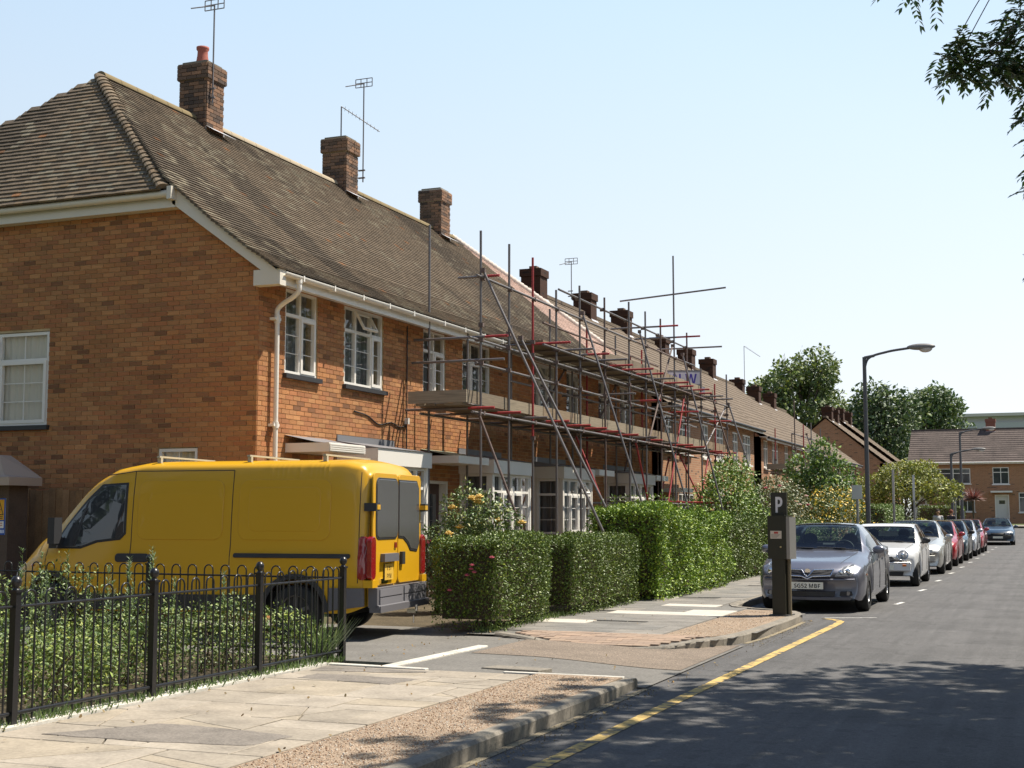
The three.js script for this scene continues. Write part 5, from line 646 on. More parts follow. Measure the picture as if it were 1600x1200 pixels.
    // tail lamp cluster and hinges
    const tl = sidePanel('tail_light', redLens, s, dense(rr(0.0, 0.12, 0.74, 1.27, 0.05)), 0.012, T, 0.02); { const sh = new THREE.Shape(rr(0.83, 0.985, 0.74, 1.27, 0.07).map(([z, y]) => new THREE.Vector2(z * s, y))), g = new THREE.ExtrudeGeometry(sh, { depth: 0.05, bevelEnabled: true, bevelSize: 0.01, bevelThickness: 0.01, bevelSegments: 2, bevelOffset: -0.01 }), p = g.attributes.position; for (let i = 0; i < p.count; i++) p.setXYZ(i, 0.015 - p.getZ(i), p.getY(i), p.getX(i)); g.computeVertexNormals(); kit().add(g).mesh('lens', redLens, tl); } kit().lbox(0.12, 0.09, 0.17, 0.0, 0.69, s * 0.9).mesh('lamp_base', s < 0 ? paintY : paintY, tl);
    kit().lbox(0.16, 0.1, 0.12, -0.01, 1.63, s * 0.9).mesh('hinge', MAT.plastic, T); kit().lbox(0.14, 0.06, 0.1, -0.025, 1.63, s * 0.88).mesh('hinge_cover', paintY, T);
    const hl = kit(), g = new THREE.SphereGeometry(0.16, 12, 8); g.scale(0.6, 0.8, 0.7); g.translate(S.front(0.6, 0.72) - 0.085, 0.72, s * 0.6); hl.add(g).mesh('headlight', lampGlass, T);
  }
  // the rear doors
  const rp = (name, mat, pts, x, parent = T, th = 0.014) => { const sh = new THREE.Shape(pts.map(([z, y]) => new THREE.Vector2(z, y))), g = new THREE.ExtrudeGeometry(sh, { depth: th, bevelEnabled: true, bevelSize: 0.006, bevelThickness: 0.005, bevelSegments: 1, bevelOffset: -0.006, curveSegments: 8 }), p = g.attributes.position; for (let i = 0; i < p.count; i++) p.setXYZ(i, x - p.getZ(i), p.getY(i), p.getX(i)); g.computeVertexNormals(); return kit().add(g).mesh(name, mat, parent); };
  const D1 = rp('rear_door', paintY, rr(-0.87, -0.012, 0.66, 2.06, 0.09), 0.005), D2 = rp('rear_door', paintY, rr(0.012, 0.87, 0.66, 2.06, 0.09), 0.005);
  rp('window_seal', MAT.black, rr(-0.785, -0.014, 1.225, 2.0, 0.1), -0.013, D1, 0.004); rp('window_seal', MAT.black, [[0.014, 1.99], [0.014, 1.235], [0.19, 1.225], [0.34, 1.155], [0.45, 1.065], [0.71, 1.045], [0.805, 1.15], [0.785, 1.89], [0.7, 1.99]], -0.013, D2, 0.004);
  rp('rear_window', dustyGlass, rr(-0.76, -0.02, 1.25, 1.98, 0.09), -0.016, D1, 0.006); rp('rear_window', dustyGlass, [[0.02, 1.97], [0.02, 1.26], [0.2, 1.25], [0.36, 1.18], [0.46, 1.09], [0.7, 1.07], [0.78, 1.16], [0.76, 1.88], [0.68, 1.97]], -0.016, D2, 0.006);
  const hz = kit().lbox(0.07, 0.1, 0.5, -0.04, 1.0, -0.36).mesh('plate_lamp_bar', MAT.greyplastic, D1); plate(D1, 'V 51\nFYM', 0.3, 0.2, -0.03, 0.82, -0.36, -Math.PI / 2, '#d9b04a'); kit().lbox(0.015, 0.06, 0.24, -0.022, 0.71, -0.5).mesh('model_badge', MAT.chrome, D1); kit().lbox(0.05, 0.16, 0.1, -0.03, 0.98, 0.12).mesh('door_handle', MAT.plastic, D2); kit().lbox(0.02, 0.07, 0.06, -0.02, 1.15, -0.1).mesh('reflector_lamp', redLens, D1);
  kit().lbox(0.12, 0.24, 1.8, -0.03, 0.52, 0).lbox(0.15, 0.08, 1.78, -0.06, 0.38, 0).rod(new THREE.Vector3(-0.09, 0.4, -0.9), new THREE.Vector3(-0.09, 0.4, 0.9), 0.035, 8).mesh('rear_bumper', MAT.greyplastic, T); kit().lbox(0.02, 0.09, 0.8, -0.094, 0.575, -0.43).lbox(0.02, 0.09, 0.8, -0.094, 0.575, 0.43).lbox(0.02, 0.1, 0.8, -0.096, 0.465, -0.43).lbox(0.02, 0.1, 0.8, -0.096, 0.465, 0.43).mesh('bumper_panels', M([0.17, 0.165, 0.18], 0.6), T);
  kit().lbox(0.12, 0.05, 0.05, -0.16, 0.3, 0.15).rod(new THREE.Vector3(-0.22, 0.3, 0.15), new THREE.Vector3(-0.22, 0.38, 0.15), 0.02, 8).rod(new THREE.Vector3(-0.2, 0.25, 0.1), new THREE.Vector3(-0.2, 0.15, 0.1), 0.01, 5).mesh('tow_bar', MAT.chrome, T);
  kit().lbox(4.2, 0.3, 1.5, 2.6, 0.42, 0).mesh('chassis', MAT.rubber, T); nosePatch('front_bumper', MAT.plastic, T, S, [[-0.72, 0.36], [0.72, 0.36], [0.72, 0.56], [-0.72, 0.56]], 0.03);
  // roof bars
  for (const x of [0.7, 1.75, 3.05]) kit().lbox(0.045, 0.022, 1.5, x, 2.29, 0).lbox(0.05, 0.08, 0.05, x, 2.25, -0.7).lbox(0.05, 0.08, 0.05, x, 2.25, 0.7).mesh('roof_bar', M([0.42, 0.39, 0.3], 0.5), T);
}
// ---------- railings ----------
function railing(label, a, b, posts, skip) { // bow-topped railings from a to b ([x, d])
  const R = thing('railing', label, 'railings', [(a[0] + b[0]) / 2, 0.1, (a[1] + b[1]) / 2], 'black bow topped railings'), n = posts.length, at = (t) => [lerp(a[0], b[0], t), lerp(a[1], b[1], t)], Lt = Math.hypot(b[0] - a[0], b[1] - a[1]), g0 = 0.1;
  posts.forEach((t, pi) => { if (skip && !pi) return; const [x, d] = at(t); kit().box(x - 0.027, x + 0.027, g0 - 0.05, 1.05, d - 0.027, d + 0.027).box(x - 0.036, x + 0.036, 1.05, 1.068, d - 0.036, d + 0.036).lathe([[0.0, 0.1], [0.02, 0.098], [0.036, 0.075], [0.04, 0.055], [0.034, 0.032], [0.018, 0.018], [0.026, 0.008], [0.03, 0]], x, 1.068, d, 12).mesh('post', MAT.ironblack, R); });
  for (let i = 0; i < n - 1; i++) {
    const [t0, t1] = [posts[i] + 0.04 / Lt, posts[i + 1] - 0.04 / Lt], L = (t1 - t0) * Lt, m = Math.round(L / 0.21), p = (t) => at(lerp(t0, t1, t)), q0 = p(0), q1 = p(1);
    kit().rod(V(q0[0], 0.95, q0[1]), V(q1[0], 0.95, q1[1]), 0.011, 6).mesh('top_rail', MAT.ironblack, R); kit().rod(V(q0[0], 0.2, q0[1]), V(q1[0], 0.2, q1[1]), 0.016, 6).mesh('bottom_rail', MAT.ironblack, R);
    for (let k = 0; k < m; k++) { const u = (k + 0.5) / m, w = 0.056 / L, A = p(u - w), B = p(u + w), C = p(u), hk = kit().rod(V(A[0], 0.14, A[1]), V(A[0], 1.005, A[1]), 0.0078, 6).rod(V(B[0], 0.14, B[1]), V(B[0], 1.005, B[1]), 0.0078, 6), arc = []; for (let j = 0; j <= 8; j++) { const th = Math.PI * (1 - j / 8), e = p(u + w * Math.cos(th)); arc.push(V(e[0], 1.005 + 0.056 * Math.sin(th), e[1])); } hk.tube(arc, 0.0078, 6, 14).mesh('hoop', MAT.ironblack, R); }
  }
  return R;
}
railing('black bow topped railing beside the cracked paving slabs', [-6.9, 4.5], [-6.9, 12.5], [0, 0.2, 0.4, 0.6, 0.8, 1]);
railing('black bow topped railing beside the drive with the yellow van', [-6.93, 12.5], [-14.0, 12.6], [0.0, 0.345, 0.68, 1], true);
// ---------- pay and display machine ----------
{
  const x = -3.8, d = 20.35, T = local('ticket_machine', 'dark green parking ticket machine with white P above', 'ticket machine', [x, 0.11, d], -0.12), green = M([0.02, 0.02, 0.012], 0.45), side = M([0.28, 0.27, 0.26], 0.4, { metalness: 0.5 });
  kit().lbox(0.2, 0.86, 0.26, 0, 0.43, 0).mesh('pedestal', green, T); kit().lbox(0.3, 0.02, 0.34, 0, 0.01, 0).mesh('base_plate', M([0.06, 0.06, 0.06], 0.7), T); kit().lbox(0.29, 0.64, 0.3, -0.005, 1.16, 0).mesh('cabinet', green, T); kit().lbox(0.05, 0.62, 0.32, 0.165, 1.15, 0).mesh('side_cover', side, T);
  kit().rod(new THREE.Vector3(0.13, 0, 0.02), new THREE.Vector3(0.13, 0.85, 0.02), 0.03, 10).mesh('pipe', M([0.16, 0.13, 0.08], 0.6), T);
  const c = document.createElement('canvas'); c.width = c.height = 256; const q = c.getContext('2d'); q.fillStyle = '#2b2a22'; q.fillRect(0, 0, 256, 256); q.fillStyle = '#dcd8d8'; q.font = 'bold 250px sans-serif'; q.textAlign = 'center'; q.textBaseline = 'middle'; q.fillText('P', 128, 140); const t = new THREE.CanvasTexture(c); t.colorSpace = THREE.SRGBColorSpace; const m = new THREE.Mesh(new THREE.BoxGeometry(0.24, 0.34, 0.05), [green, green, green, green, M([1, 1, 1], 0.5, { map: t }), green]); m.name = 'parking_sign'; m.position.set(-0.005, 1.66, 0.02); T.add(m); kit().lbox(0.2, 0.03, 0.2, 0, 1.485, 0).mesh('sign_bracket', green, T);
  const n = document.createElement('canvas'); n.width = 256; n.height = 160; const y = n.getContext('2d'); y.fillStyle = '#cdbfae'; y.fillRect(0, 0, 256, 160); y.fillStyle = '#8c8072'; for (let i = 0; i < 4; i++) y.fillRect(20, 70 + i * 20, 210 - i * 24, 9); y.fillStyle = '#b03a32'; y.fillRect(84, 18, 96, 40); const nt = new THREE.CanvasTexture(n); nt.colorSpace = THREE.SRGBColorSpace; const p = MAT.white, l = new THREE.Mesh(new THREE.BoxGeometry(0.17, 0.115, 0.008), [p, p, p, p, M([1, 1, 1], 0.6, { map: nt }), p]); l.name = 'notice'; l.position.set(-0.02, 1.2, 0.153); T.add(l); kit().lbox(0.025, 0.02, 0.012, 0.05, 1.02, 0.152).mesh('coin_slot', MAT.chrome, T);
}
// ---------- lamp posts and sign posts ----------
function lampPost(label, x, d, h, arm, r) {
  const y0 = gy(d) + 0.1, T = thing('street_lamp', label, 'street lamp', [x, y0, d], 'street lamps'), m = M([0.085, 0.085, 0.09], 0.6); kit().lathe([[r * 1.5, 0], [r * 1.5, 1.1], [r, 1.2], [r * 0.75, h]], x, y0, d, 12).mesh('column', m, T);
  kit().tube([V(x, y0 + h - 0.35, d), V(x + 0.12, y0 + h - 0.05, d), V(x + arm * 0.5, y0 + h + 0.13, d), V(x + arm, y0 + h + 0.22, d)], r * 0.5, 8, 20).rod(V(x, y0 + h - 0.02, d), V(x + 0.3, y0 + h + 0.03, d), r * 0.6, 8).mesh('arm', m, T);
  const g = new THREE.SphereGeometry(1, 16, 10); g.scale(0.42, 0.1, 0.14); g.translate(x + arm + 0.32, y0 + h + 0.24, -d); const hd = kit().add(g).mesh('lantern', M([0.2, 0.19, 0.18], 0.5), T); const b = new THREE.SphereGeometry(1, 14, 8); b.scale(0.2, 0.12, 0.11); b.translate(x + arm + 0.45, y0 + h + 0.18, -d); kit().add(b).mesh('lantern_bowl', MP([0.55, 0.5, 0.45], 0.25, { clearcoat: 0.6 }), hd);
}
lampPost('grey street lamp with curved arm beside the parked cars', -5.15, 41.8, 6.3, 1.35, 0.075); lampPost('thin grey street lamp on the far side of the road bend', -5.6, 86, 4.9, 1.3, 0.09); lampPost('taller thin street lamp before the houses at the road end', -5.4, 92, 6.2, 1.5, 0.09);
function signPost(label, x, d, h, w, hh, back) { const y0 = gy(d) + 0.1, T = thing('sign_post', label, 'sign post', [x, y0, d], 'street sign posts'); kit().rod(V(x, y0, d), V(x, y0 + h, d), 0.04, 8).mesh('pole', M([0.25, 0.25, 0.24], 0.5), T); kit().box(x - w / 2, x + w / 2, y0 + h - hh, y0 + h, d - 0.06, d - 0.045).mesh('plate', back, T); }
signPost('slim grey post with narrow plate before the yellow green tree', -5.1, 48.5, 3.1, 0.07, 1.2, M([0.42, 0.42, 0.4], 0.5)); signPost('slim post with white narrow plate beyond the other post', -5.1, 56, 3.1, 0.09, 1.0, M([0.6, 0.6, 0.58], 0.5)); signPost('post with dark square plate near the end houses', -5.3, 84, 3.0, 0.8, 0.75, M([0.05, 0.05, 0.055], 0.6));
signPost('white parking plate on a short post by the near lamp', -5.42, 41.5, 2.4, 0.3, 0.42, M([0.5, 0.5, 0.47], 0.5));
// ---------- electricity kiosk and timber fence beside the gable ----------
{
  const T = thing('electricity_kiosk', 'brown electricity kiosk with beige roof and warning plate', 'kiosk', [-15.4, 0.05, 16.0]); kit().box(-16.7, -14.36, 0.05, 2.05, 15.8, 16.2).mesh('housing', M([1, 1, 1], 0.8, { map: speck([0.10, 0.068, 0.048], 0.2, 1.2) }), T);
  kit().poly([V(-16.85, 2.04, 15.62), V(-14.2, 2.04, 15.62), V(-14.2, 2.04, 16.32), V(-16.85, 2.04, 16.32), V(-16.85, 2.16, 15.62), V(-14.2, 2.16, 15.62), V(-14.2, 2.16, 16.32), V(-16.85, 2.16, 16.32), V(-16.5, 2.5, 15.86), V(-14.62, 2.5, 15.86), V(-14.62, 2.5, 16.1), V(-16.5, 2.5, 16.1), V(-16.6, 2.2, 15.73), V(-14.4, 2.2, 15.73)], [[0, 1, 5], [0, 5, 4], [1, 2, 6], [1, 6, 5], [4, 5, 13], [4, 13, 12], [12, 13, 9], [12, 9, 8], [13, 5, 6], [13, 6, 9], [9, 6, 10], [8, 9, 10], [8, 10, 11], [0, 3, 2], [0, 2, 1]]).mesh('roof', M([0.42, 0.33, 0.26], 0.75), T);
  const c = document.createElement('canvas'); c.width = 192; c.height = 448; const q = c.getContext('2d'); q.fillStyle = '#1f4fa0'; q.fillRect(0, 0, 192, 448); q.fillStyle = '#e0a312'; q.fillRect(22, 16, 148, 250); q.strokeStyle = '#1a1710'; q.lineWidth = 10; q.beginPath(); q.moveTo(96, 36); q.lineTo(158, 200); q.lineTo(34, 200); q.closePath(); q.stroke(); q.beginPath(); q.moveTo(104, 84); q.lineTo(78, 140); q.lineTo(110, 136); q.lineTo(90, 184); q.stroke(); q.fillStyle = '#1a1710'; q.fillRect(40, 222, 112, 9); q.fillRect(40, 242, 112, 9); q.fillStyle = '#e8e4d8'; q.fillRect(22, 282, 148, 84); q.fillStyle = '#c06a50'; q.fillRect(40, 300, 110, 10); q.fillRect(40, 326, 110, 10); q.fillStyle = '#dfe4ee'; for (let i = 0; i < 8; i++) q.fillRect(14 + i * 21, 386, 15, 40); const t = new THREE.CanvasTexture(c); t.colorSpace = THREE.SRGBColorSpace;
  const p = MAT.white, m = new THREE.Mesh(new THREE.BoxGeometry(0.24, 0.54, 0.006), [p, p, p, p, M([1, 1, 1], 0.55, { map: t }), p]); m.name = 'warning_sign'; m.position.copy(V(-14.52, 1.58, 15.792)).sub(T.position); T.add(m);
  const F = thing('timber_fence', 'brown vertical board fence between kiosk and gable', 'fence', [-13, 0.05, 16.92]); const bm = [[0.3, 0.165, 0.07], [0.34, 0.19, 0.085], [0.26, 0.145, 0.065]].map((k) => M([1, 1, 1], 0.9, { map: speck(k, 0.25, 1.5) })); for (let x = -15.6, i = 0; x < -11.2; x += 0.13, i++) kit().box(x, x + 0.122, 0.08, 2.0 + 0.02 * Math.sin(i * 5), 16.9 + (i % 2) * 0.008, 16.925 + (i % 2) * 0.008).mesh('board', bm[(i * 7) % 3], F); kit().box(-15.6, -11.1, 0.5, 0.6, 16.94, 17.0).box(-15.6, -11.1, 1.6, 1.7, 16.94, 17.0).mesh('rail', bm[1], F);
}
// ---------- two people beyond the cars ----------
function person(label, x, d, turn, o) {
  const T = local('person', label, 'person', [x, gy(d) + 0.11, d], turn, 'people walking on the pavement');
  const J = { hip: [0, 0.92, 0], chest: [0, 1.3, 0.01], neck: [0, 1.47, 0.015], sl: [-0.185, 1.4, 0], sr: [0.185, 1.4, 0], el: [-0.25, 1.12, 0.03], er: [0.25, 1.12, 0.02], wl: [-0.24, 0.88, 0.12], wr: [0.25, 0.87, 0.1], hl: [-0.23, 0.79, 0.16], hr: [0.25, 0.78, 0.14], kl: [-0.1, 0.5, 0.08], kr: [0.1, 0.49, -0.03], al: [-0.11, 0.09, 0.12], ar: [0.1, 0.09, -0.16], tl: [-0.12, 0.04, 0.26], tr: [0.11, 0.04, -0.02], pl: [-0.09, 0.9, 0], pr: [0.09, 0.9, 0], head: [0, 1.66, 0.03] };
  const B = [['hip', 'chest', 0.15, 0.155], ['chest', 'neck', 0.13, 0.06], ['neck', 'head', 0.058, 0.06], ['sl', 'sr', 0.075, 0.075], ['sl', 'el', 0.062, 0.046], ['sr', 'er', 0.062, 0.046], ['el', 'wl', 0.045, 0.032], ['er', 'wr', 0.045, 0.032], ['wl', 'hl', 0.034, 0.038], ['wr', 'hr', 0.034, 0.038], ['pl', 'kl', 0.092, 0.062], ['pr', 'kr', 0.092, 0.062], ['kl', 'al', 0.06, 0.042], ['kr', 'ar', 0.06, 0.042], ['al', 'tl', 0.045, 0.035], ['ar', 'tr', 0.045, 0.035]];
  const mesh = (bones, res, c, s) => { const mc = new MarchingCubes(res, M([1, 1, 1]), false, false, 60000); mc.isolation = 0; const n = mc.size, a = new THREE.Vector3(), ab = new THREE.Vector3(), p = new THREE.Vector3(), q = new THREE.Vector3(); for (let k = 0; k < n; k++) for (let j = 0; j < n; j++) for (let i = 0; i < n; i++) { p.set((i / n * 2 - 1) * s + c[0], (j / n * 2 - 1) * s + c[1], (k / n * 2 - 1) * s + c[2]); let f = 1e3; for (const [A, Z, ra, rb] of bones) { a.set(...J[A]); ab.set(...J[Z]).sub(a); const t = clamp(q.copy(p).sub(a).dot(ab) / Math.max(1e-6, ab.lengthSq()), 0, 1), e = p.distanceTo(q.copy(a).addScaledVector(ab, t)) - lerp(ra, rb, t), h = clamp(0.5 + 0.5 * (f - e) / 0.035, 0, 1); f = lerp(f, e, h) - 0.035 * h * (1 - h); } mc.field[i + j * n + k * n * n] = -f; } mc.update(); const ct = mc.count, g = new THREE.BufferGeometry(), P = mc.positionArray.slice(0, ct * 3), N = mc.normalArray.slice(0, ct * 3); for (let i = 0; i < ct; i++) { P[i * 3] = P[i * 3] * s + c[0]; P[i * 3 + 1] = P[i * 3 + 1] * s + c[1]; P[i * 3 + 2] = P[i * 3 + 2] * s + c[2]; } g.setAttribute('position', new THREE.BufferAttribute(P, 3)); g.setAttribute('normal', new THREE.BufferAttribute(N, 3)); return g; };
  const g = mesh(B, 76, [0, 0.85, 0], 0.95), head = new THREE.SphereGeometry(0.1, 18, 14); { const p = head.attributes.position; for (let i = 0; i < p.count; i++) { let [X, Y, Z] = [p.getX(i), p.getY(i) * 1.22, p.getZ(i) * 1.12]; if (Y < -0.03) { X *= 1 + (Y + 0.03) * 3; } if (Z > 0.09 && Math.abs(X) < 0.03 && Math.abs(Y + 0.01) < 0.035) Z += 0.02; p.setXYZ(i, X, Y, Z); } head.translate(...J.head); head.computeVertexNormals(); }
  const all = mergeGeometries([flat(g), (() => { const h = flat(head); h.deleteAttribute('uv'); return h; })()]); const n = all.attributes.position.count, cc = new Float32Array(n * 3), P = all.attributes.position; for (let i = 0; i < n; i++) { const X = P.getX(i), Y = P.getY(i), arm = Math.abs(X) > 0.205; const c = Y > 1.47 || (arm && Y < o.sleeve) ? o.skin : Y > 0.93 || (arm && Y > 0.75) ? o.top : Y > 0.07 ? o.legs : [0.03, 0.03, 0.03]; cc.set(c, i * 3); } all.setAttribute('color', new THREE.BufferAttribute(cc, 3));
  const m = new THREE.Mesh(all, M([1, 1, 1], 0.85, { vertexColors: true })); m.name = 'body'; T.add(m);
  const hair = new THREE.SphereGeometry(0.108, 18, 12, 0, Math.PI * 2, 0, 1.75); hair.scale(1, 1.2, 1.12); hair.rotateX(-0.45); hair.translate(J.head[0], J.head[1] + 0.012, J.head[2] - 0.012); const hm = new THREE.Mesh(hair, M(o.hair, 0.9)); hm.name = 'hair'; m.add(hm);
}
person('dark haired person in pale grey shirt walking behind the cars', -5.45, 72.5, 0.3, { top: [0.4, 0.41, 0.43], legs: [0.05, 0.06, 0.1], skin: [0.4, 0.25, 0.17], sleeve: 1.15, hair: [0.03, 0.02, 0.015] }); person('red haired person in dark top walking behind the cars', -5.0, 75.5, 2.6, { top: [0.03, 0.03, 0.04], legs: [0.04, 0.04, 0.05], skin: [0.42, 0.26, 0.18], sleeve: 0.9, hair: [0.16, 0.05, 0.025] });
// ---------- the houses farther along, at the end of the street and opposite ----------
const farBrick = M([1, 1, 1], 0.95, { map: tex([512, 512], (u, v) => { const row = Math.floor(v * 32), uu = u * 11 + (row % 2) * 0.5, b = Math.floor(uu), fu = uu - b, fv = v * 32 - row, r = NZ(b * 3.1 + 0.5, row * 1.7 + 0.5); if (fu < 0.05 || fv < 0.14) return [0.36, 0.27, 0.175]; const k = 0.8 + 0.4 * r; return r > 0.86 ? [0.14, 0.075, 0.045] : [0.35 * k, 0.165 * k, 0.085 * k]; }, [1 / 2.4, 1 / 2.4]) });
const farTile = M([1, 1, 1], 0.95, { map: tex(512, (u, v) => { const n = fbmT(u, v, 10, 10, 4), m = nzT(u, v, 64, 128), s = (0.65 + 0.5 * m) * (0.7 + 0.6 * n); return [0.15 * s, 0.11 * s, 0.076 * s]; }, 0.22) });
const greyTile = M([1, 1, 1], 0.95, { map: tex(512, (u, v) => { const n = fbmT(u, v, 8, 8, 4), m = nzT(u, v, 64, 128), s = (0.65 + 0.5 * m) * (0.65 + 0.7 * n); return [0.105 * s, 0.08 * s, 0.07 * s]; }, 0.2) });
// a two-storey unit. F: frame of its front (u along, v up, w out); runs u0..u1, ridge rise and depth given
function unitHouse(label, F, u0, u1, o) {
  const y = o.y ?? 0, e = y + o.eaves, rd = y + o.ridge, dp = o.depth, mid = F.p((u0 + u1) / 2, y, 0), H = thing('terraced_house', label, 'house', mid, o.group);
  const holes = []; o.wins.forEach(([a, b, v0, v1]) => holes.push([a, b, y + v0, y + v1])); if (o.door) holes.push([o.door[0], o.door[1], y + 0.1, y + 2.15]);
  const k = kit(); k.add(wallPanel(F, u0, u1, y - 0.2, e, holes, -0.22, 0)); k.fb(F, u0, u1, y - 0.2, e, -2 * dp, -2 * dp + 0.2).fb(F, u0 + 0.003, u1 - 0.003, e - 0.3, e - 0.2, -2 * dp + 0.1, -0.1);
  for (const [g, uu] of [[o.g0, u0], [o.g1, u1]]) if (g) { const s = uu === u0 ? 1 : -1, P = [[0, y - 0.2], [0, e], [-dp, rd - 0.1], [-2 * dp, e], [-2 * dp, y - 0.2]].flatMap(([w, v]) => [V(...F.p(uu, v, w)), V(...F.p(uu + 0.2 * s, v, w))]), T = []; for (let i = 0; i < 4; i++) T.push([i * 2, i * 2 + 1, i * 2 + 2], [i * 2 + 1, i * 2 + 3, i * 2 + 2]); for (const q of [0, 1]) T.push([q, 2 + q, 4 + q], [q, 4 + q, 8 + q], [4 + q, 6 + q, 8 + q]); k.poly(P, T); }
  k.mesh('wall', o.brick ?? farBrick, H);
  // roof: courses of tiles stepping up both slopes
  const rk = kit(), n = o.courses ?? 22, a0 = u0 - (o.g0 ? 0.15 : 0), a1 = u1 + (o.g1 ? 0.15 : 0); for (const s of [0, 1]) for (let i = 0; i < n; i++) { const t0 = i / n, t1 = (i + 1) / n, W = (t) => s ? -2 * dp - 0.35 + (dp + 0.35) * t : 0.35 - (dp + 0.35) * t, Y = (t) => lerp(e - 0.05, rd, t), lift = 0.035; rk.poly([V(...F.p(a0, Y(t0) + lift, W(t0))), V(...F.p(a1, Y(t0) + lift, W(t0))), V(...F.p(a1, Y(t1) + 0.004, W(t1))), V(...F.p(a0, Y(t1) + 0.004, W(t1))), V(...F.p(a0, Y(t0), W(t0))), V(...F.p(a1, Y(t0), W(t0)))], [[0, 1, 2], [0, 2, 3], [4, 5, 1], [4, 1, 0]]); }
  rk.fb(F, a0, a1, rd - 0.04, rd + 0.07, -dp - 0.11, -dp + 0.11); const roof = rk.mesh('roof', o.tile ?? farTile, H);
  kit().fb(F, a0, a1, e - 0.16, e - 0.01, 0.3, 0.33).fb(F, a0, a1, e - 0.03, e - 0.01, 0.005, 0.3).mesh('fascia', MAT.white, H); kit().rod(V(...F.p(a0, e - 0.05, 0.39)), V(...F.p(a1, e - 0.05, 0.39)), 0.05, 8).mesh('gutter', o.gutter ?? MAT.black, H);
  for (const c of o.stacks ?? []) { const ck = kit(); ck.fb(F, c - 0.33, c + 0.33, rd - 0.7, rd + 0.5, -dp - 0.36, -dp + 0.3).fb(F, c - 0.37, c + 0.37, rd + 0.5, rd + 0.74, -dp - 0.4, -dp + 0.34); const C = ck.mesh('chimney', o.stackMat ?? M([0.13, 0.08, 0.052], 0.95, { map: farBrick.map }), H); kit().fb(F, c - 0.14, c + 0.14, rd + 0.74, rd + 0.86, -dp - 0.15, -dp + 0.1).mesh('chimney_pot', M([0.14, 0.08, 0.05], 0.9), C); kit().poly([V(...F.p(c - 0.4, rd - 0.62, -dp + 0.62)), V(...F.p(c + 0.4, rd - 0.62, -dp + 0.62)), V(...F.p(c + 0.36, rd - 0.2, -dp + 0.32)), V(...F.p(c - 0.36, rd - 0.2, -dp + 0.32))], [[0, 1, 2], [0, 2, 3]]).mesh('flashing', M([0.5, 0.5, 0.52], 0.5), C); }
  o.wins.forEach(([a, b, v0, v1, lights]) => win(H, F, a + 0.005, b - 0.005, y + v0 + 0.005, y + v1 - 0.005, { lights: lights ?? [0.5, 0.5], transom: 0.3, bars: 0, curtain: 0, glass: MAT.glassdark, sillMat: MAT.white }));
  if (o.door) { const D = kit().fb(F, o.door[0] + 0.06, o.door[1] - 0.06, y + 0.1, y + 2.07, -0.14, -0.09).mesh('door', o.doorMat ?? MAT.door, H); kit().fb(F, o.door[0], o.door[0] + 0.06, y + 0.1, y + 2.15, -0.16, 0.01).fb(F, o.door[1] - 0.06, o.door[1], y + 0.1, y + 2.15, -0.16, 0.01).fb(F, o.door[0] + 0.06, o.door[1] - 0.06, y + 2.07, y + 2.15, -0.16, 0.01).mesh('door_frame', MAT.white, D); const c = (o.door[0] + o.door[1]) / 2; kit().fb(F, c - 0.2, c + 0.2, y + 1.5, y + 1.75, -0.09, -0.083).mesh('door_glass', MAT.glassdark, D); kit().fb(F, o.door[0] - 0.25, o.door[1] + 0.25, y + 2.3, y + 2.42, 0.005, 0.6).mesh('canopy', MAT.white, H); }
  return H;
}
const fr2 = faceX(-10.95), grp = 'brick houses farther along the street';
const std = (d, w = 4.75, flip) => flip ? [[d + 0.7, d + 2.1, 3.55, 4.7, [0.3, 0.4, 0.3]], [d + 3, d + 3.9, 3.55, 4.7], [d + 0.5, d + 2.4, 1.0, 2.3, [0.25, 0.25, 0.25, 0.25]]] : [[d + 0.7, d + 1.6, 3.55, 4.7], [d + 2.5, d + 3.9, 3.55, 4.7, [0.3, 0.4, 0.3]], [d + 2.3, d + 4.2, 1.0, 2.3, [0.25, 0.25, 0.25, 0.25]]];
['brick house beyond the pink roof with its front in the scaffold', 'middle house of the block with black gutters', 'end house with black gutter and bent black downpipe'].forEach((l, i) => { const d = 39.3 + i * 4.75; unitHouse(l, fr2, d, d + 4.75, { eaves: 5.0, ridge: 8.72, depth: 4.25, g0: i === 0, g1: i === 2, wins: std(d), door: [d + 0.6, d + 1.5], stacks: [[40.0], [45.1], [49.5]][i], group: grp }); });
['first house of the block behind the smaller scaffold', 'middle house of the block behind the smaller scaffold', 'far house of the block behind the smaller scaffold'].forEach((l, i) => { const d = 54.6 + i * 4.7; unitHouse(l, fr2, d, d + 4.7, { eaves: 4.8, ridge: 8.36, depth: 4.25, g0: i === 0, g1: i === 2, wins: std(d, 4.7), door: [d + 0.6, d + 1.5], stacks: [[55], [59.5], [63.6]][i], group: grp, courses: 18 }); });
['near house of the low block before the plain gable', 'middle house of the low block before the plain gable', 'far house of the low block before the plain gable'].forEach((l, i) => { const d = 69.4 + i * 4.7; unitHouse(l, fr2, d, d + 4.7, { eaves: 4.6, ridge: 8.0, depth: 4.25, g0: i === 0, g1: i === 2, wins: std(d, 4.7), door: [d + 0.6, d + 1.5], stacks: [[70.2], [74.5], [79]][i], group: grp, courses: 16 }); });
{ const f5 = faceX(-10.05); ['house with plain brick gable facing down the street', 'house behind the one with the plain brick gable'].forEach((l, i) => { const d = 90 + i * 6; unitHouse(l, f5, d, d + 6, { y: gy(d), eaves: 4.4, ridge: 7.5, depth: 3.65, g0: i === 0, g1: i === 1, wins: [[d + 1, d + 2, 3.2, 4.2], [d + 3, d + 4.4, 3.2, 4.2]], door: [d + 4.6, d + 5.5], stacks: i ? [d + 0.6, d + 4.5] : [d + 1.2, d + 4], group: grp, courses: 14 }); }); }
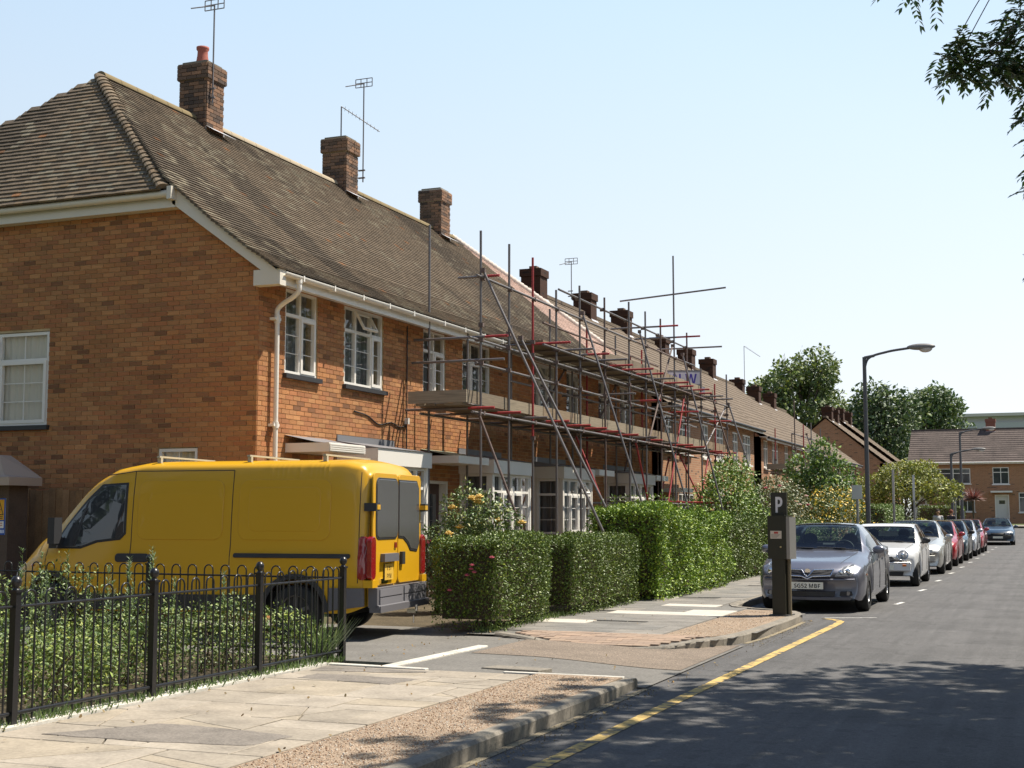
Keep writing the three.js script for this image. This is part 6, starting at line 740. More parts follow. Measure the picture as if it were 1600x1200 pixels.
{ // the row closing the street, facing the camera
  const fe = faceCam(102), y = 0.9; const row = [[-9.5, 'red brick house with white bay window closing the street'], [-4.2, 'red brick house with white front door closing the street'], [1.2, 'red brick house at the right of the row closing the street']];
  row.forEach(([u, l], n) => { const i = n + 1, u1 = n < 2 ? row[n + 1][0] : 7, L = { 0: [[u + 1, u + 2.4, 3.05, 4.1], [u + 4, u + 5.2, 3.05, 4.1]], 1: [[-8.6, -5.35, 2.95, 4.05, [0.36, 0.28, 0.36]], [-7.15, -5.1, 0.95, 2.35, [0.25, 0.25, 0.25, 0.25]]], 2: [[-3.85, -2.75, 2.9, 4.1], [-0.6, 0.6, 2.9, 4.1], [-2.15, -0.7, 0.9, 2.3]], 3: [[u + 1, u + 2.4, 3, 4.1], [u + 3.5, u + 4.7, 3, 4.1]] }[i]; unitHouse(l, fe, u, u1, { y, eaves: 4.5, ridge: 7.05, depth: 3.4, g0: i === 1, g1: i === 3, wins: L, door: { 1: [-9.2, -8.25], 2: [-3.75, -2.8] }[i], stacks: i === 2 ? [-4.0] : [], group: 'red brick row closing the street', tile: greyTile, gutter: MAT.white, courses: 16, stackMat: M([0.2, 0.08, 0.055], 0.95) }); });
}
{ // flat-roofed block beyond the trees
  const T = thing('office_block', 'long pale flat roofed block behind the end row', 'building', [-2, 0.9, 165]), F = faceCam(165); kit().fb(F, -14, 40, 0.9, 12.3, -20, 0).mesh('wall', M([0.4, 0.41, 0.42], 0.8), T); kit().fb(F, -14.6, 40.6, 13.0, 13.35, -20.6, 0.6).mesh('roof', M([0.5, 0.47, 0.42], 0.8), T); const s = kit(); s.fb(F, -13.5, 39.5, 12.3, 13.0, -19, -0.6); s.mesh('parapet', M([0.55, 0.56, 0.58], 0.7), T); for (let u = -13; u < 38; u += 3.2) kit().fb(F, u, u + 2.6, 9.6, 11.4, 0.0, 0.05).mesh('window', MAT.glassdark, T);
}
// the other side of the street, out of the picture: what the windows and cars mirror
{ const fo = faceXn(17); ['far side house opposite the drive', 'far side house opposite the scaffold platform', 'far side house opposite the pink roof', 'far side house opposite the parked silver saloon', 'far side house opposite the small scaffold'].forEach((l, i) => { const d = 9 + i * 11.5; unitHouse('brick ' + l, fo, d, d + 11.2, { eaves: 5.1, ridge: 8.9, depth: 4.2, g0: true, g1: true, wins: [[d + 1, d + 2.4, 3.6, 4.8], [d + 4, d + 5, 3.6, 4.8], [d + 7, d + 8.4, 3.6, 4.8], [d + 1, d + 3, 1, 2.3], [d + 7, d + 9, 1, 2.3]], door: [d + 4.6, d + 5.5], stacks: [d + 5.6], group: 'brick houses across the street', courses: 10 }); }); }
// the street behind the photographer: houses and trees that keep the sky from the near walls
{ ['near side house behind the photographer', 'second near side house behind the photographer', 'third near side house behind the photographer'].forEach((l, i) => { const d = -34 + i * 11; unitHouse('brick ' + l, faceX(-10.9), d, d + 10.8, { eaves: 5.1, ridge: 9, depth: 4.3, g0: true, g1: true, wins: [[d + 1, d + 2.4, 3.6, 4.8], [d + 7, d + 8.4, 3.6, 4.8], [d + 1, d + 3, 1, 2.3]], door: [d + 4.6, d + 5.5], stacks: [d + 5.4], group: 'brick houses behind the photographer', courses: 8 }); }); }
// ---------- plants ----------
const leafMat = (rough = 0.55, tr = 0.28) => MP([1, 1, 1], rough, { vertexColors: true, transmission: tr, thickness: 0 });
const LEAF = leafMat(), GLOSSY = leafMat(0.46, 0.2), MATT = leafMat(0.8, 0.35), bark = M([1, 1, 1], 0.95, { map: speck([0.11, 0.085, 0.06], 0.35, 2, 0.3), bumpMap: grit, bumpScale: 0.01 }), twigMat = M([0.07, 0.05, 0.03], 0.95), petalY = MP([0.8, 0.56, 0.14], 0.7, { transmission: 0.2, thickness: 0 }), petalP = MP([0.6, 0.1, 0.16], 0.7, { transmission: 0.2, thickness: 0 });
const jit = (r, c, a = 0.35) => { const k = 1.45 + (r() - 0.5) * 2 * a, w = (r() - 0.5) * 0.25; return [c[0] * k * (1 + w), c[1] * k, c[2] * k * (1 - w)]; };
// clipped hedge: boxes [x0, x1, y1, d0, d1] filled with twigs and faced with leaves
function hedge(label, boxes, o) {
  const b0 = boxes[0], T = thing('hedge', label, 'hedge', [(b0[0] + b0[1]) / 2, 0.08, (b0[3] + b0[4]) / 2], o.group ?? 'clipped front garden hedges'), k = kit(); const rs = rng(o.seed + 1);
  boxes.forEach(([x0, x1, y1, d0, d1]) => { const m = 0.13; k.box(x0 + m, x1 - m, 0.25, y1 - m, d0 + m, d1 - m); const n = Math.round((d1 - d0) * 3); for (let i = 0; i < n; i++) { const x = lerp(x0 + 0.25, x1 - 0.25, rs()), d = lerp(d0 + 0.2, d1 - 0.2, rs()); k.rod(V(x, 0.04, d), V(x + (rs() - 0.5) * 0.2, 0.4, d + (rs() - 0.5) * 0.2), 0.012 + 0.01 * rs(), 5); } }); k.mesh('branches', twigMat, T);
  const faces = []; boxes.forEach((b) => { const [x0, x1, y1, d0, d1] = b, h = y1 - 0.1; faces.push({ b, a: (d1 - d0) * h, f: 0 }, { b, a: (x1 - x0) * h, f: 1 }, { b, a: (x1 - x0) * (d1 - d0), f: 2 }, { b, a: (d1 - d0) * h * 0.35, f: 3 }, { b, a: (x1 - x0) * h * 0.3, f: 4 }); }); const tot = faces.reduce((s, f) => s + f.a, 0), n = Math.round(tot * o.dens);
  leaves('foliage', o.mat ?? GLOSSY, T, n, (r) => {
    let t = r() * tot, f = faces[0]; for (f of faces) if ((t -= f.a) < 0) break; const [x0, x1, y1, d0, d1] = f.b; let x, y, d, nn; const u = r(), v = Math.pow(r(), 0.85);
    if (f.f === 0) { x = x1; d = lerp(d0, d1, u); y = lerp(0.1, y1, v); nn = new THREE.Vector3(1, 0.25, 0); } else if (f.f === 1) { d = d0; x = lerp(x0, x1, u); y = lerp(0.1, y1, v); nn = new THREE.Vector3(0, 0.25, 1); } else if (f.f === 2) { y = y1; x = lerp(x0, x1, u); d = lerp(d0, d1, r()); nn = new THREE.Vector3(0, 1, 0); } else if (f.f === 3) { x = x0; d = lerp(d0, d1, u); y = lerp(0.3, y1, v); nn = new THREE.Vector3(-1, 0.25, 0); } else { d = d1; x = lerp(x0, x1, u); y = lerp(0.3, y1, v); nn = new THREE.Vector3(0, 0.25, -1); }
    const lump = (fbm(x * 1.4 + d * 1.3, y * 1.8 + d * 0.4 + x, 3) - 0.5) * (o.lump ?? 0.22), deep = -Math.pow(r(), 1.6) * 0.16 + lump, rad = 0.14; // rounded shoulders, leaves at several depths
    const cx = clamp(x, x0 + rad, x1 - rad), cy = Math.min(y, y1 - rad), cd = clamp(d, d0 + rad, d1 - rad), out = new THREE.Vector3(x - cx, y - cy, -(d - cd)); if (out.lengthSq() > 1e-6) { const l = out.length(); if (l > rad) out.multiplyScalar(rad / l); nn.add(out.clone().multiplyScalar(4)); } nn.normalize();
    const stray = r() < 0.02 ? r() * (o.stray ?? 0.1) : 0; if (y < 0.28 && r() < 0.5) return null; const P = new THREE.Vector3(cx + out.x, cy + out.y, -cd + out.z).addScaledVector(nn, deep + stray); if (P.y < 0.08) return null;
    const dir = rdir(r).addScaledVector(nn, 0.75).add(new THREE.Vector3(0, 0.25, 0)), L = o.leaf * (0.7 + 0.6 * r()); return { p: P, dir, nrm: nn.clone().multiplyScalar(1.1).add(rdir(r)), len: L, wid: L * (o.ratio ?? 0.5), c: jit(r, r() < (o.young ?? 0.12) ? o.c2 : o.c1, 0.3) };
  }, o.seed);
  return T;
}
const privet = { c1: [0.07, 0.108, 0.012], c2: [0.18, 0.235, 0.028], lump: 0.13, leaf: 0.037, dens: 3300, ratio: 0.52 };
hedge('dark glossy square hedge with pink flowers beside the yellow van', [[-7.62, -6.64, 1.33, 16.12, 18.1], [-7.6, -6.84, 1.31, 17.8, 18.62]], { ...privet, seed: 201 });
hedge('low glossy hedge between the flowering hedge and the tall green one', [[-7.55, -6.62, 1.27, 19.08, 22.45]], { ...privet, seed: 202 });
hedge('tall bright green hedge with shaggy top', [[-7.7, -6.38, 1.74, 22.95, 26.2], [-7.7, -6.42, 1.62, 26.0, 28.7]], { ...privet, c1: [0.09, 0.155, 0.012], c2: [0.25, 0.34, 0.03], young: 0.35, leaf: 0.055, dens: 2200, lump: 0.34, stray: 0.22, mat: LEAF, seed: 203 });
hedge('small leaved hedge behind the ticket machine', [[-7.8, -6.75, 1.46, 28.95, 38.2]], { ...privet, leaf: 0.055, dens: 1500, seed: 204, lump: 0.3 });
hedge('low yellow green hedge beside the parked silver saloon', [[-7.7, -6.9, 1.4, 38.6, 47.5]], { ...privet, c1: [0.1, 0.145, 0.03], c2: [0.2, 0.25, 0.06], young: 0.4, leaf: 0.065, dens: 520, seed: 205, mat: LEAF });
hedge('clipped block hedge beside the slim sign posts', [[-7.6, -6.2, 2.0, 56, 63]], { ...privet, c1: [0.09, 0.14, 0.03], c2: [0.18, 0.25, 0.06], young: 0.4, leaf: 0.09, dens: 330, seed: 206, mat: LEAF });
hedge('low rounded golden hedge where the people walk', [[-7.2, -6.0, 1.35, 68, 74]], { ...privet, c1: [0.22, 0.24, 0.03], c2: [0.4, 0.38, 0.04], young: 0.5, leaf: 0.1, dens: 260, seed: 207, mat: LEAF });
hedge('dark rounded hedge before the white bay window', [[-8.6, -5.6, 2.2, 96.6, 98.2]], { ...privet, leaf: 0.12, dens: 160, seed: 208, mat: LEAF });
// bush or crown made of leafy clumps: blobs [x, y, d, rx, ry, rd]
function clumps(parent, blobs, o) {
  const vol = blobs.map((b) => Math.pow(b[3] * b[4] * b[5], 0.72)), tot = vol.reduce((a, b) => a + b, 0);
  return leaves(o.name ?? 'crown', o.mat ?? LEAF, parent, o.n, (r) => {
    let t = r() * tot, i = 0; while (i < blobs.length - 1 && (t -= vol[i]) > 0) i++; const [x, y, d, rx, ry, rd] = blobs[i], u = rdir(r), q = o.fill ? Math.pow(r(), 0.5) : 0.55 + 0.5 * Math.pow(r(), 0.6), wob = 0.75 + 0.6 * fbm(u.x * 2.2 + i * 3.7, u.y * 2.2 + u.z * 2 + i, 2);
    const P = V(x, y, d).add(new THREE.Vector3(u.x * rx, u.y * ry, u.z * rd).multiplyScalar(q * wob)); if (P.y < (o.floor ?? 0.06)) return null; const L = o.leaf * (0.7 + 0.6 * r()), up = Math.max(0, u.y);
    return { p: P, dir: rdir(r).addScaledVector(u, 0.6).add(new THREE.Vector3(0, o.droop ?? -0.15, 0)), nrm: u.clone().multiplyScalar(0.8).add(rdir(r)).add(new THREE.Vector3(0, 0.5, 0)), len: L, wid: L * (o.ratio ?? 0.5), c: jit(r, r() < (o.young ?? 0.2) ? o.c2 : o.c1, 0.3) };
  }, o.seed);
}
function flowers(name, mat, parent, pts, rad, seed) { const r = rng(seed); for (const p of pts) { const k = kit(); for (let ring = 0; ring < 3; ring++) for (let i = 0; i < 5; i++) { const g = new THREE.SphereGeometry(rad * (0.62 - ring * 0.12), 6, 4); g.scale(1, 0.3, 0.8); g.translate(rad * (0.55 - ring * 0.2), 0, 0); g.rotateZ(0.35 + ring * 0.4); g.rotateY(i * 1.257 + ring * 0.6 + r()); g.translate(p.x, p.y + ring * rad * 0.18, p.z); k.add(g); } k.mesh(name, mat, parent); } }
function bush(name, label, cat, base, blobs, o) { const T = thing(name, label, cat, base, o.group); const r = rng(o.seed + 9), k = kit(); for (let i = 0; i < (o.stems ?? 7); i++) { const b = blobs[Math.floor(r() * blobs.length)]; k.tube([V(base[0] + (r() - 0.5) * 0.2, base[1] - 0.02, base[2] + (r() - 0.5) * 0.2), V(lerp(base[0], b[0], 0.6), lerp(base[1], b[1], 0.6), lerp(base[2], b[2], 0.5)), V(b[0] + (r() - 0.5) * b[3], b[1] + (r() - 0.3) * b[4] * 0.8, b[2] + (r() - 0.5) * b[5])], o.stem ?? 0.012, 5, 8); } k.mesh('stems', twigMat, T); clumps(T, blobs, { ...o, name: 'foliage' }); return T; }
const onBlobs = (blobs, n, seed, side = [1, 0.4, 1]) => { const r = rng(seed), o = []; for (let i = 0; i < n; i++) { const b = blobs[Math.floor(r() * blobs.length)], u = rdir(r).add(new THREE.Vector3(...side).multiplyScalar(0.8)).normalize(); o.push(V(b[0], b[1], b[2]).add(new THREE.Vector3(u.x * b[3], u.y * b[4], u.z * b[5]).multiplyScalar(0.98))); } return o; };
{ // flowers in the hedge and rose bushes in the front gardens
  const h = scene.children.find((o) => o.userData.label?.includes('pink flowers')); flowers('flower', petalP, h, [V(-7.0, 0.9, 16.08), V(-6.95, 0.86, 16.07), V(-7.05, 0.82, 16.06), V(-7.3, 0.62, 16.07), V(-6.72, 1.05, 16.1), V(-6.98, 0.95, 16.06)], 0.035, 3);
  const B = [[-8.75, 0.9, 19.7, 0.4, 0.7, 0.4], [-8.65, 1.65, 19.8, 0.42, 0.42, 0.45], [-8.4, 1.55, 20.15, 0.4, 0.3, 0.42], [-8.5, 1.0, 20.0, 0.4, 0.5, 0.4]]; const R = bush('rose_bush', 'large rose bush with pale yellow blooms under the scaffold', 'rose bush', [-8.65, 0.08, 19.8], B, { n: 4200, leaf: 0.068, c1: [0.07, 0.115, 0.025], c2: [0.2, 0.22, 0.07], young: 0.3, seed: 301, group: 'rose bushes', mat: GLOSSY }); flowers('rose', petalY, R, [V(-8.45, 1.85, 19.42), V(-8.4, 1.82, 19.46), V(-8.36, 1.87, 19.5), V(-8.38, 1.78, 19.55), V(-8.2, 1.5, 19.9), V(-8.75, 1.7, 19.35), V(-7.95, 1.46, 20.3), V(-8.3, 1.2, 19.7)], 0.08, 5);
  const B2 = [[-9.0, 0.8, 19.3, 0.4, 0.6, 0.4], [-8.9, 1.2, 19.4, 0.35, 0.35, 0.35]]; const R2 = bush('rose_bush', 'small rose bush with yellow blooms beside the van', 'rose bush', [-9.0, 0.08, 19.3], B2, { n: 1900, leaf: 0.06, c1: [0.06, 0.1, 0.025], c2: [0.12, 0.15, 0.04], seed: 302, group: 'rose bushes', mat: GLOSSY }); flowers('rose', petalY, R2, [V(-8.72, 1.3, 19.15), V(-8.66, 1.22, 19.1), V(-8.75, 1.15, 19.05), V(-8.6, 1.4, 19.3), V(-8.62, 1.16, 19.2)], 0.075, 8);
}
// garden shrubs farther along
const sh = (label, blobs, o) => bush('shrub', label, 'shrub', [blobs[0][0], gy(blobs[0][2]) + 0.06, blobs[0][2]], blobs, { group: 'front garden shrubs', ...o });
sh('leafy shrub showing over the tall green hedge', [[-8.2, 1.5, 26.6, 0.45, 0.5, 0.6], [-8.1, 1.3, 27.3, 0.5, 0.5, 0.5]], { n: 900, leaf: 0.07, c1: [0.08, 0.12, 0.03], c2: [0.2, 0.24, 0.07], seed: 311 });
sh('big bright green bay shrub beside the scaffold foot', [[-8.6, 1.5, 37.4, 0.8, 1.3, 1.0], [-8.5, 2.55, 38.2, 0.65, 0.7, 0.9], [-8.8, 1.9, 39.4, 0.85, 1.1, 1.1], [-8.3, 1.1, 40.2, 0.8, 0.9, 1.1]], { n: 10000, leaf: 0.095, c1: [0.07, 0.125, 0.014], c2: [0.2, 0.28, 0.03], young: 0.35, seed: 312, stem: 0.025 });
const blush = [[-8.0, 1.4, 41.6, 0.9, 1.3, 1.3], [-8.1, 1.9, 43.3, 0.9, 0.9, 1.2], [-7.9, 1.2, 45, 0.9, 1.0, 1.2]]; { const t = sh('rambling brownish rose thicket with pink blooms', blush, { n: 7500, leaf: 0.095, c1: [0.075, 0.1, 0.025], c2: [0.17, 0.15, 0.06], young: 0.3, seed: 313, stem: 0.02 }); flowers('rose', petalP, t, onBlobs(blush, 9, 4), 0.07, 6); flowers('rose', MP([0.7, 0.5, 0.45], 0.7), t, onBlobs(blush, 10, 12), 0.08, 7); }
{ const b = [[-6.9, 1.2, 45.0, 0.95, 1.0, 1.1], [-6.7, 1.85, 45.4, 0.85, 0.6, 0.95], [-6.6, 1.3, 46.6, 0.9, 1.0, 1.0]], t = sh('rounded broom bush covered in yellow flowers', b, { n: 6000, leaf: 0.085, c1: [0.055, 0.09, 0.014], c2: [0.12, 0.15, 0.02], young: 0.25, seed: 314, stem: 0.02 }); clumps(t, b.map((q) => [q[0] + 0.06, q[1] + 0.14, q[2] - 0.08, q[3] * 1.02, q[4] * 1.0, q[5] * 1.02]), { name: 'blossom', n: 900, leaf: 0.09, ratio: 0.85, c1: [0.55, 0.36, 0.02], c2: [0.65, 0.47, 0.05], seed: 315, floor: 1.15 }); }
sh('dark shrub under the yellow green tree', [[-6.8, 0.9, 66.5, 1.0, 1.1, 1.3], [-6.6, 1.3, 64.8, 0.8, 0.8, 1.0]], { n: 1300, leaf: 0.14, c1: [0.035, 0.05, 0.02], c2: [0.09, 0.07, 0.03], seed: 316 });
{ // red cabbage palm in front of the white door
  const T = thing('cabbage_palm', 'small cabbage palm with red spiky leaves before the end row', 'palm', [-5.05, 0.95, 98.6]); kit().rod(V(-5.05, 0.9, 98.6), V(-5.05, 2.6, 98.6), 0.07, 7).mesh('trunk', bark, T); leaves('crown', MATT, T, 260, (r) => { const u = rdir(r); u.y = Math.abs(u.y) * 0.8 - 0.2; return { p: V(-5.05, 2.7, 98.6), dir: u, nrm: new THREE.Vector3(0, 1, 0).add(rdir(r).multiplyScalar(0.4)), len: 0.7 + 0.4 * r(), wid: 0.07, c: jit(r, [0.16, 0.05, 0.04], 0.4) }; }, 77); }
// ---------- the planting bed behind the railings ----------
{
  const r = rng(555); let n = 0; const kinds = ['low glossy evergreen shrub behind the bow topped railings', 'upright fresh green shrub behind the bow topped railings'];
  for (let i = 0; i < 46; i++) { const d = 5.6 + r() * 6.6, x = -7.35 - Math.pow(r(), 1.4) * 6.2; if (x < -7.35 - (d - 3.5) * 0.85) continue; if (d < 8.6 && d > 7.4 && x > -8.6 && r() < 0.8) continue; const h = 0.32 + 0.3 * r() + (x < -9 ? 0.18 : 0), R = 0.32 + 0.2 * r(), k = r() < 0.55 ? 0 : 1, B = [[x, 0.1 + h * 0.55, d, R, h * 0.6, R], [x + 0.2 * (r() - 0.5), 0.1 + h * 0.85, d + 0.3 * (r() - 0.5), R * 0.7, h * 0.45, R * 0.7]];
    bush('bed_shrub', kinds[k], 'shrub', [x, 0.1, d], B, { n: 1150, leaf: k ? 0.045 : 0.036, ratio: k ? 0.42 : 0.55, c1: k ? [0.095, 0.145, 0.02] : [0.07, 0.11, 0.022], c2: k ? [0.24, 0.29, 0.055] : [0.17, 0.21, 0.05], young: 0.35, seed: 600 + i, stems: 5, stem: 0.006, mat: k ? LEAF : GLOSSY, group: 'shrubs in the railed planting bed', floor: 0.11 }); n++; }
  for (let i = 0; i < 30; i++) { const x = -7.6 - r() * 4.6, d = 9.2 + r() * 3.2, h = 0.75 + 0.4 * r(), T = thing('tall_weed', 'tall narrow spiky weed standing in the planting bed', 'weed', [x, 0.1, d], 'tall weeds in the planting bed'); kit().rod(V(x, 0.08, d), V(x + 0.03 * (r() - 0.5), 0.1 + h, d), 0.006, 4, 0.003).mesh('stem', M([0.12, 0.16, 0.05], 0.9), T); leaves('foliage', MATT, T, 130, (q) => { const t = q(); const a = q() * 6.28, u = new THREE.Vector3(Math.cos(a), 0.9, Math.sin(a)); return { p: V(x, 0.15 + h * t, d), dir: u, nrm: new THREE.Vector3(-Math.cos(a), 1, -Math.sin(a)), len: 0.075 * (1.25 - 0.6 * t) * (0.7 + 0.6 * q()), wid: 0.012, c: jit(q, [0.1, 0.15, 0.055], 0.3) }; }, 900 + i); }
  const blade = (q, x, d, y0, h, c) => { const a = q() * 6.28; return { p: V(x, y0, d), dir: new THREE.Vector3(Math.cos(a) * 0.5, 1, Math.sin(a) * 0.5), nrm: new THREE.Vector3(Math.cos(a + 1.5), 0.2, Math.sin(a + 1.5)), len: h, wid: 0.008 + 0.006 * q(), c: jit(q, c, 0.35) }; };
  const g1 = leaves('grass_and_weeds', MATT, null, 3000, (q) => { const d = 5.2 + q() * 7.3, c = fbm(d * 2.1, 3.3, 3); if (q() > c * 1.5) return null; return blade(q, -6.93 + (q() - 0.5) * 0.26, d, 0.1, 0.035 + 0.1 * q() * c * 1.5, [0.1, 0.15, 0.04]); }, 41); tag(g1, 'grass and small weeds growing along the foot of the railing', 'grass', null, 'stuff');
  const g2 = leaves('grass_and_weeds', MATT, null, 3000, (q) => { const d = 16 + q() * 16, c = fbm(d * 1.7, 8.3, 3); if (q() > c * 1.3) return null; return blade(q, -6.72 - q() * 0.25, d, 0.09, 0.04 + 0.1 * q(), [0.1, 0.15, 0.035]); }, 42); tag(g2, 'weeds growing along the foot of the hedges', 'grass', null, 'stuff');
  { const T = thing('grass_tuft', 'tuft of long arching grass beside the end railing post', 'grass', [-7.05, 0.1, 12.3]); leaves('blades', MATT, T, 220, (q) => { const a = q() * 6.28, u = new THREE.Vector3(Math.cos(a) * 0.7, 0.7 + 0.5 * q(), Math.sin(a) * 0.7); return { p: V(-7.05 + (q() - 0.5) * 0.15, 0.1, 12.25 + (q() - 0.5) * 0.3), dir: u, nrm: new THREE.Vector3(0, 1, 0), len: 0.25 + 0.4 * q(), wid: 0.014, c: jit(q, [0.12, 0.17, 0.05], 0.3) }; }, 43); }
  { const T = bush('bed_shrub', 'leafy shrub rising higher than the railings at the kiosk end', 'shrub', [-10.4, 0.1, 10.2], [[-10.4, 0.75, 10.2, 0.4, 0.6, 0.4], [-10.5, 1.15, 10.3, 0.3, 0.35, 0.3]], { n: 800, leaf: 0.06, c1: [0.08, 0.12, 0.03], c2: [0.19, 0.23, 0.07], seed: 701 }); }
  { const nL = 240, T = new THREE.InstancedMesh(new THREE.CircleGeometry(1, 5), M([1, 1, 1], 0.9), nL), m = new THREE.Matrix4(), q = new THREE.Quaternion(), e = new THREE.Euler(); for (let i = 0; i < nL; i++) { const where = r(); const x = where < 0.4 ? -3.5 + r() * 0.12 : where < 0.7 ? -6.7 - r() * 0.2 : -6.9 + r() * 3, d = where < 0.4 ? 6 + r() * 15 : 7 + r() * 16, y = where < 0.4 ? 0.008 : 0.122; q.setFromEuler(e.set(-Math.PI / 2 + (r() - 0.5) * 0.5, r() * 6, (r() - 0.5) * 0.5)); m.compose(V(x, y, d), q, new THREE.Vector3(0.008 + 0.01 * r(), 0.012 + 0.012 * r(), 1)); T.setMatrixAt(i, m); T.setColorAt(i, col(...jit(r, [0.13, 0.09, 0.04], 0.4))); } T.name = 'fallen_leaves'; stuff(T); T.userData.label = 'dry leaf litter in the gutter and along the hedges'; T.userData.category = 'leaf litter'; scene.add(T); }
}
// ---------- trees ----------
function tree(label, x, d, o) { // o.blobs in metres about (x, 0, d)
  const y0 = gy(d), T = thing(o.name ?? 'tree', label, 'tree', [x, y0, d], o.group), r = rng(o.seed), k = kit(), top = V(x + (o.lean ?? 0), y0 + o.fork, d); k.tube([V(x, y0 - 0.1, d), V(x + (o.lean ?? 0) * 0.4, y0 + o.fork * 0.5, d), top], o.r, 8, 8); const B = o.blobs.map((b) => [x + b[0], y0 + b[1], d + b[2], b[3], b[4], b[5] ?? b[3]]);
  for (const b of B) { const e = V(b[0], b[1], b[2]); k.tube([top.clone().lerp(V(x, y0, d), 0.15 * r()), top.clone().lerp(e, 0.5).add(new THREE.Vector3((r() - 0.5) * 0.3, 0.3 * o.r * 8 * r(), (r() - 0.5) * 0.3)), e], o.r * 0.32, 5, 8); for (let i = 0; i < 3; i++) { const u = rdir(r); k.rod(e, e.clone().add(new THREE.Vector3(u.x * b[3], Math.abs(u.y) * b[4], u.z * b[5]).multiplyScalar(0.85)), o.r * 0.14, 4, o.r * 0.05); } } k.mesh('trunk', bark, T);
  clumps(T, B, { n: o.n, leaf: o.leaf, ratio: o.ratio ?? 0.6, c1: o.c1, c2: o.c2, young: o.young ?? 0.3, seed: o.seed + 1, mat: o.mat ?? MATT, floor: 0.3, droop: o.droop }); return T;
}
const ring = (r, n, R, y, dy, s) => { const o = []; for (let i = 0; i < n; i++) { const u = rdir(r); o.push([u.x * R * (0.4 + 0.6 * r()), y + u.y * dy * (0.5 + 0.5 * r()), u.z * R * 0.8, s * (0.7 + 0.6 * r()), s * (0.55 + 0.4 * r())]); } return o; };
const bg = 'trees beyond the houses';
{ const r = rng(71);
  tree('tall spreading tree standing behind the low roofs', -17.6, 104, { seed: 81, r: 0.28, fork: 5, blobs: ring(r, 26, 3.3, 9.6, 3.9, 1.25), n: 9000, leaf: 0.34, c1: [0.06, 0.09, 0.018], c2: [0.15, 0.19, 0.035], group: bg });
  tree('dense dark tree behind the plain brick gable', -12.8, 112, { seed: 82, r: 0.3, fork: 4, blobs: ring(r, 24, 2.9, 7.2, 4.2, 1.5), n: 8000, leaf: 0.36, c1: [0.035, 0.065, 0.017], c2: [0.09, 0.13, 0.03], group: bg });
  tree('lower tree between the dark tree and the flat roofed block', -9.6, 126, { seed: 83, r: 0.28, fork: 5, blobs: ring(r, 18, 2.6, 9.0, 2.6, 1.4), n: 6000, leaf: 0.38, c1: [0.045, 0.08, 0.02], c2: [0.12, 0.17, 0.04], group: bg });
  tree('broad tree filling the gap behind the end row', -14.5, 120, { seed: 87, r: 0.3, fork: 4, blobs: ring(r, 18, 3.2, 7.2, 3.4, 1.6), n: 6000, leaf: 0.4, c1: [0.035, 0.06, 0.017], c2: [0.09, 0.13, 0.03], group: bg });
  tree('small leafy tree in a front garden before the low roofs', -8.0, 50.5, { seed: 84, r: 0.07, fork: 1.5, blobs: [[0, 2.4, 0, 0.9, 0.8], [0.5, 3.1, 0.3, 0.75, 0.6], [-0.5, 3.3, 0.2, 0.7, 0.6], [0.2, 3.9, 0, 0.5, 0.5], [-0.7, 2.6, 0.8, 0.7, 0.6], [0.8, 2.4, -0.6, 0.7, 0.6], [-0.2, 1.6, -0.3, 0.9, 0.7]], n: 6500, leaf: 0.14, c1: [0.055, 0.11, 0.016], c2: [0.16, 0.23, 0.03], group: 'front garden trees' });
  tree('spreading yellow green maple before the end row', -6.7, 68.5, { seed: 85, r: 0.1, fork: 1.6, blobs: [[-1.2, 3.1, 0, 1.0, 0.5], [0, 3.7, 0, 1.1, 0.5], [1.1, 3.2, 0.3, 0.95, 0.45], [1.7, 2.6, -0.2, 0.8, 0.4], [-1.7, 2.5, 0.3, 0.8, 0.45], [0.3, 3.0, -0.9, 1.0, 0.45], [-0.4, 2.6, 0.9, 1.0, 0.5], [0.7, 3.9, 0.5, 0.8, 0.4], [2.2, 2.9, 0.2, 0.5, 0.35]], n: 7500, leaf: 0.15, c1: [0.12, 0.14, 0.02], c2: [0.24, 0.25, 0.035], young: 0.45, group: 'front garden trees' });
  // along the opposite pavement
  ['street tree opposite the yellow van', 'street tree opposite the low glossy hedge', 'street tree opposite the tall green hedge', 'street tree opposite the ticket machine', 'street tree opposite the smaller scaffold', 'street tree opposite the low block', 'street tree opposite the plain gable'].forEach((l, i) => tree(l, 10.6 + (i % 2) * 0.8, 6 + i * 11.5, { seed: 90 + i, r: 0.24, fork: 3.4, blobs: ring(r, 18, 3.2, 8.0, 4.0, 1.8), n: 5000, leaf: 0.36, c1: [0.045, 0.08, 0.02], c2: [0.11, 0.16, 0.035], group: 'street trees across the road' }));
}
{ const r = rng(505); [['street tree behind the photographer on the near pavement', -5.6, -9], ['broad garden tree behind the photographer beside the near houses', -15.5, -2], ['second garden tree behind the photographer farther from the road', -22, 3]].forEach(([l, x, d], i) => tree(l, x, d, { seed: 140 + i, r: 0.26, fork: 3.4, blobs: ring(r, 18, 3.4, 8, 4, 1.9), n: 4200, leaf: 0.4, c1: [0.045, 0.08, 0.02], c2: [0.11, 0.16, 0.035], group: 'trees behind the photographer' })); }
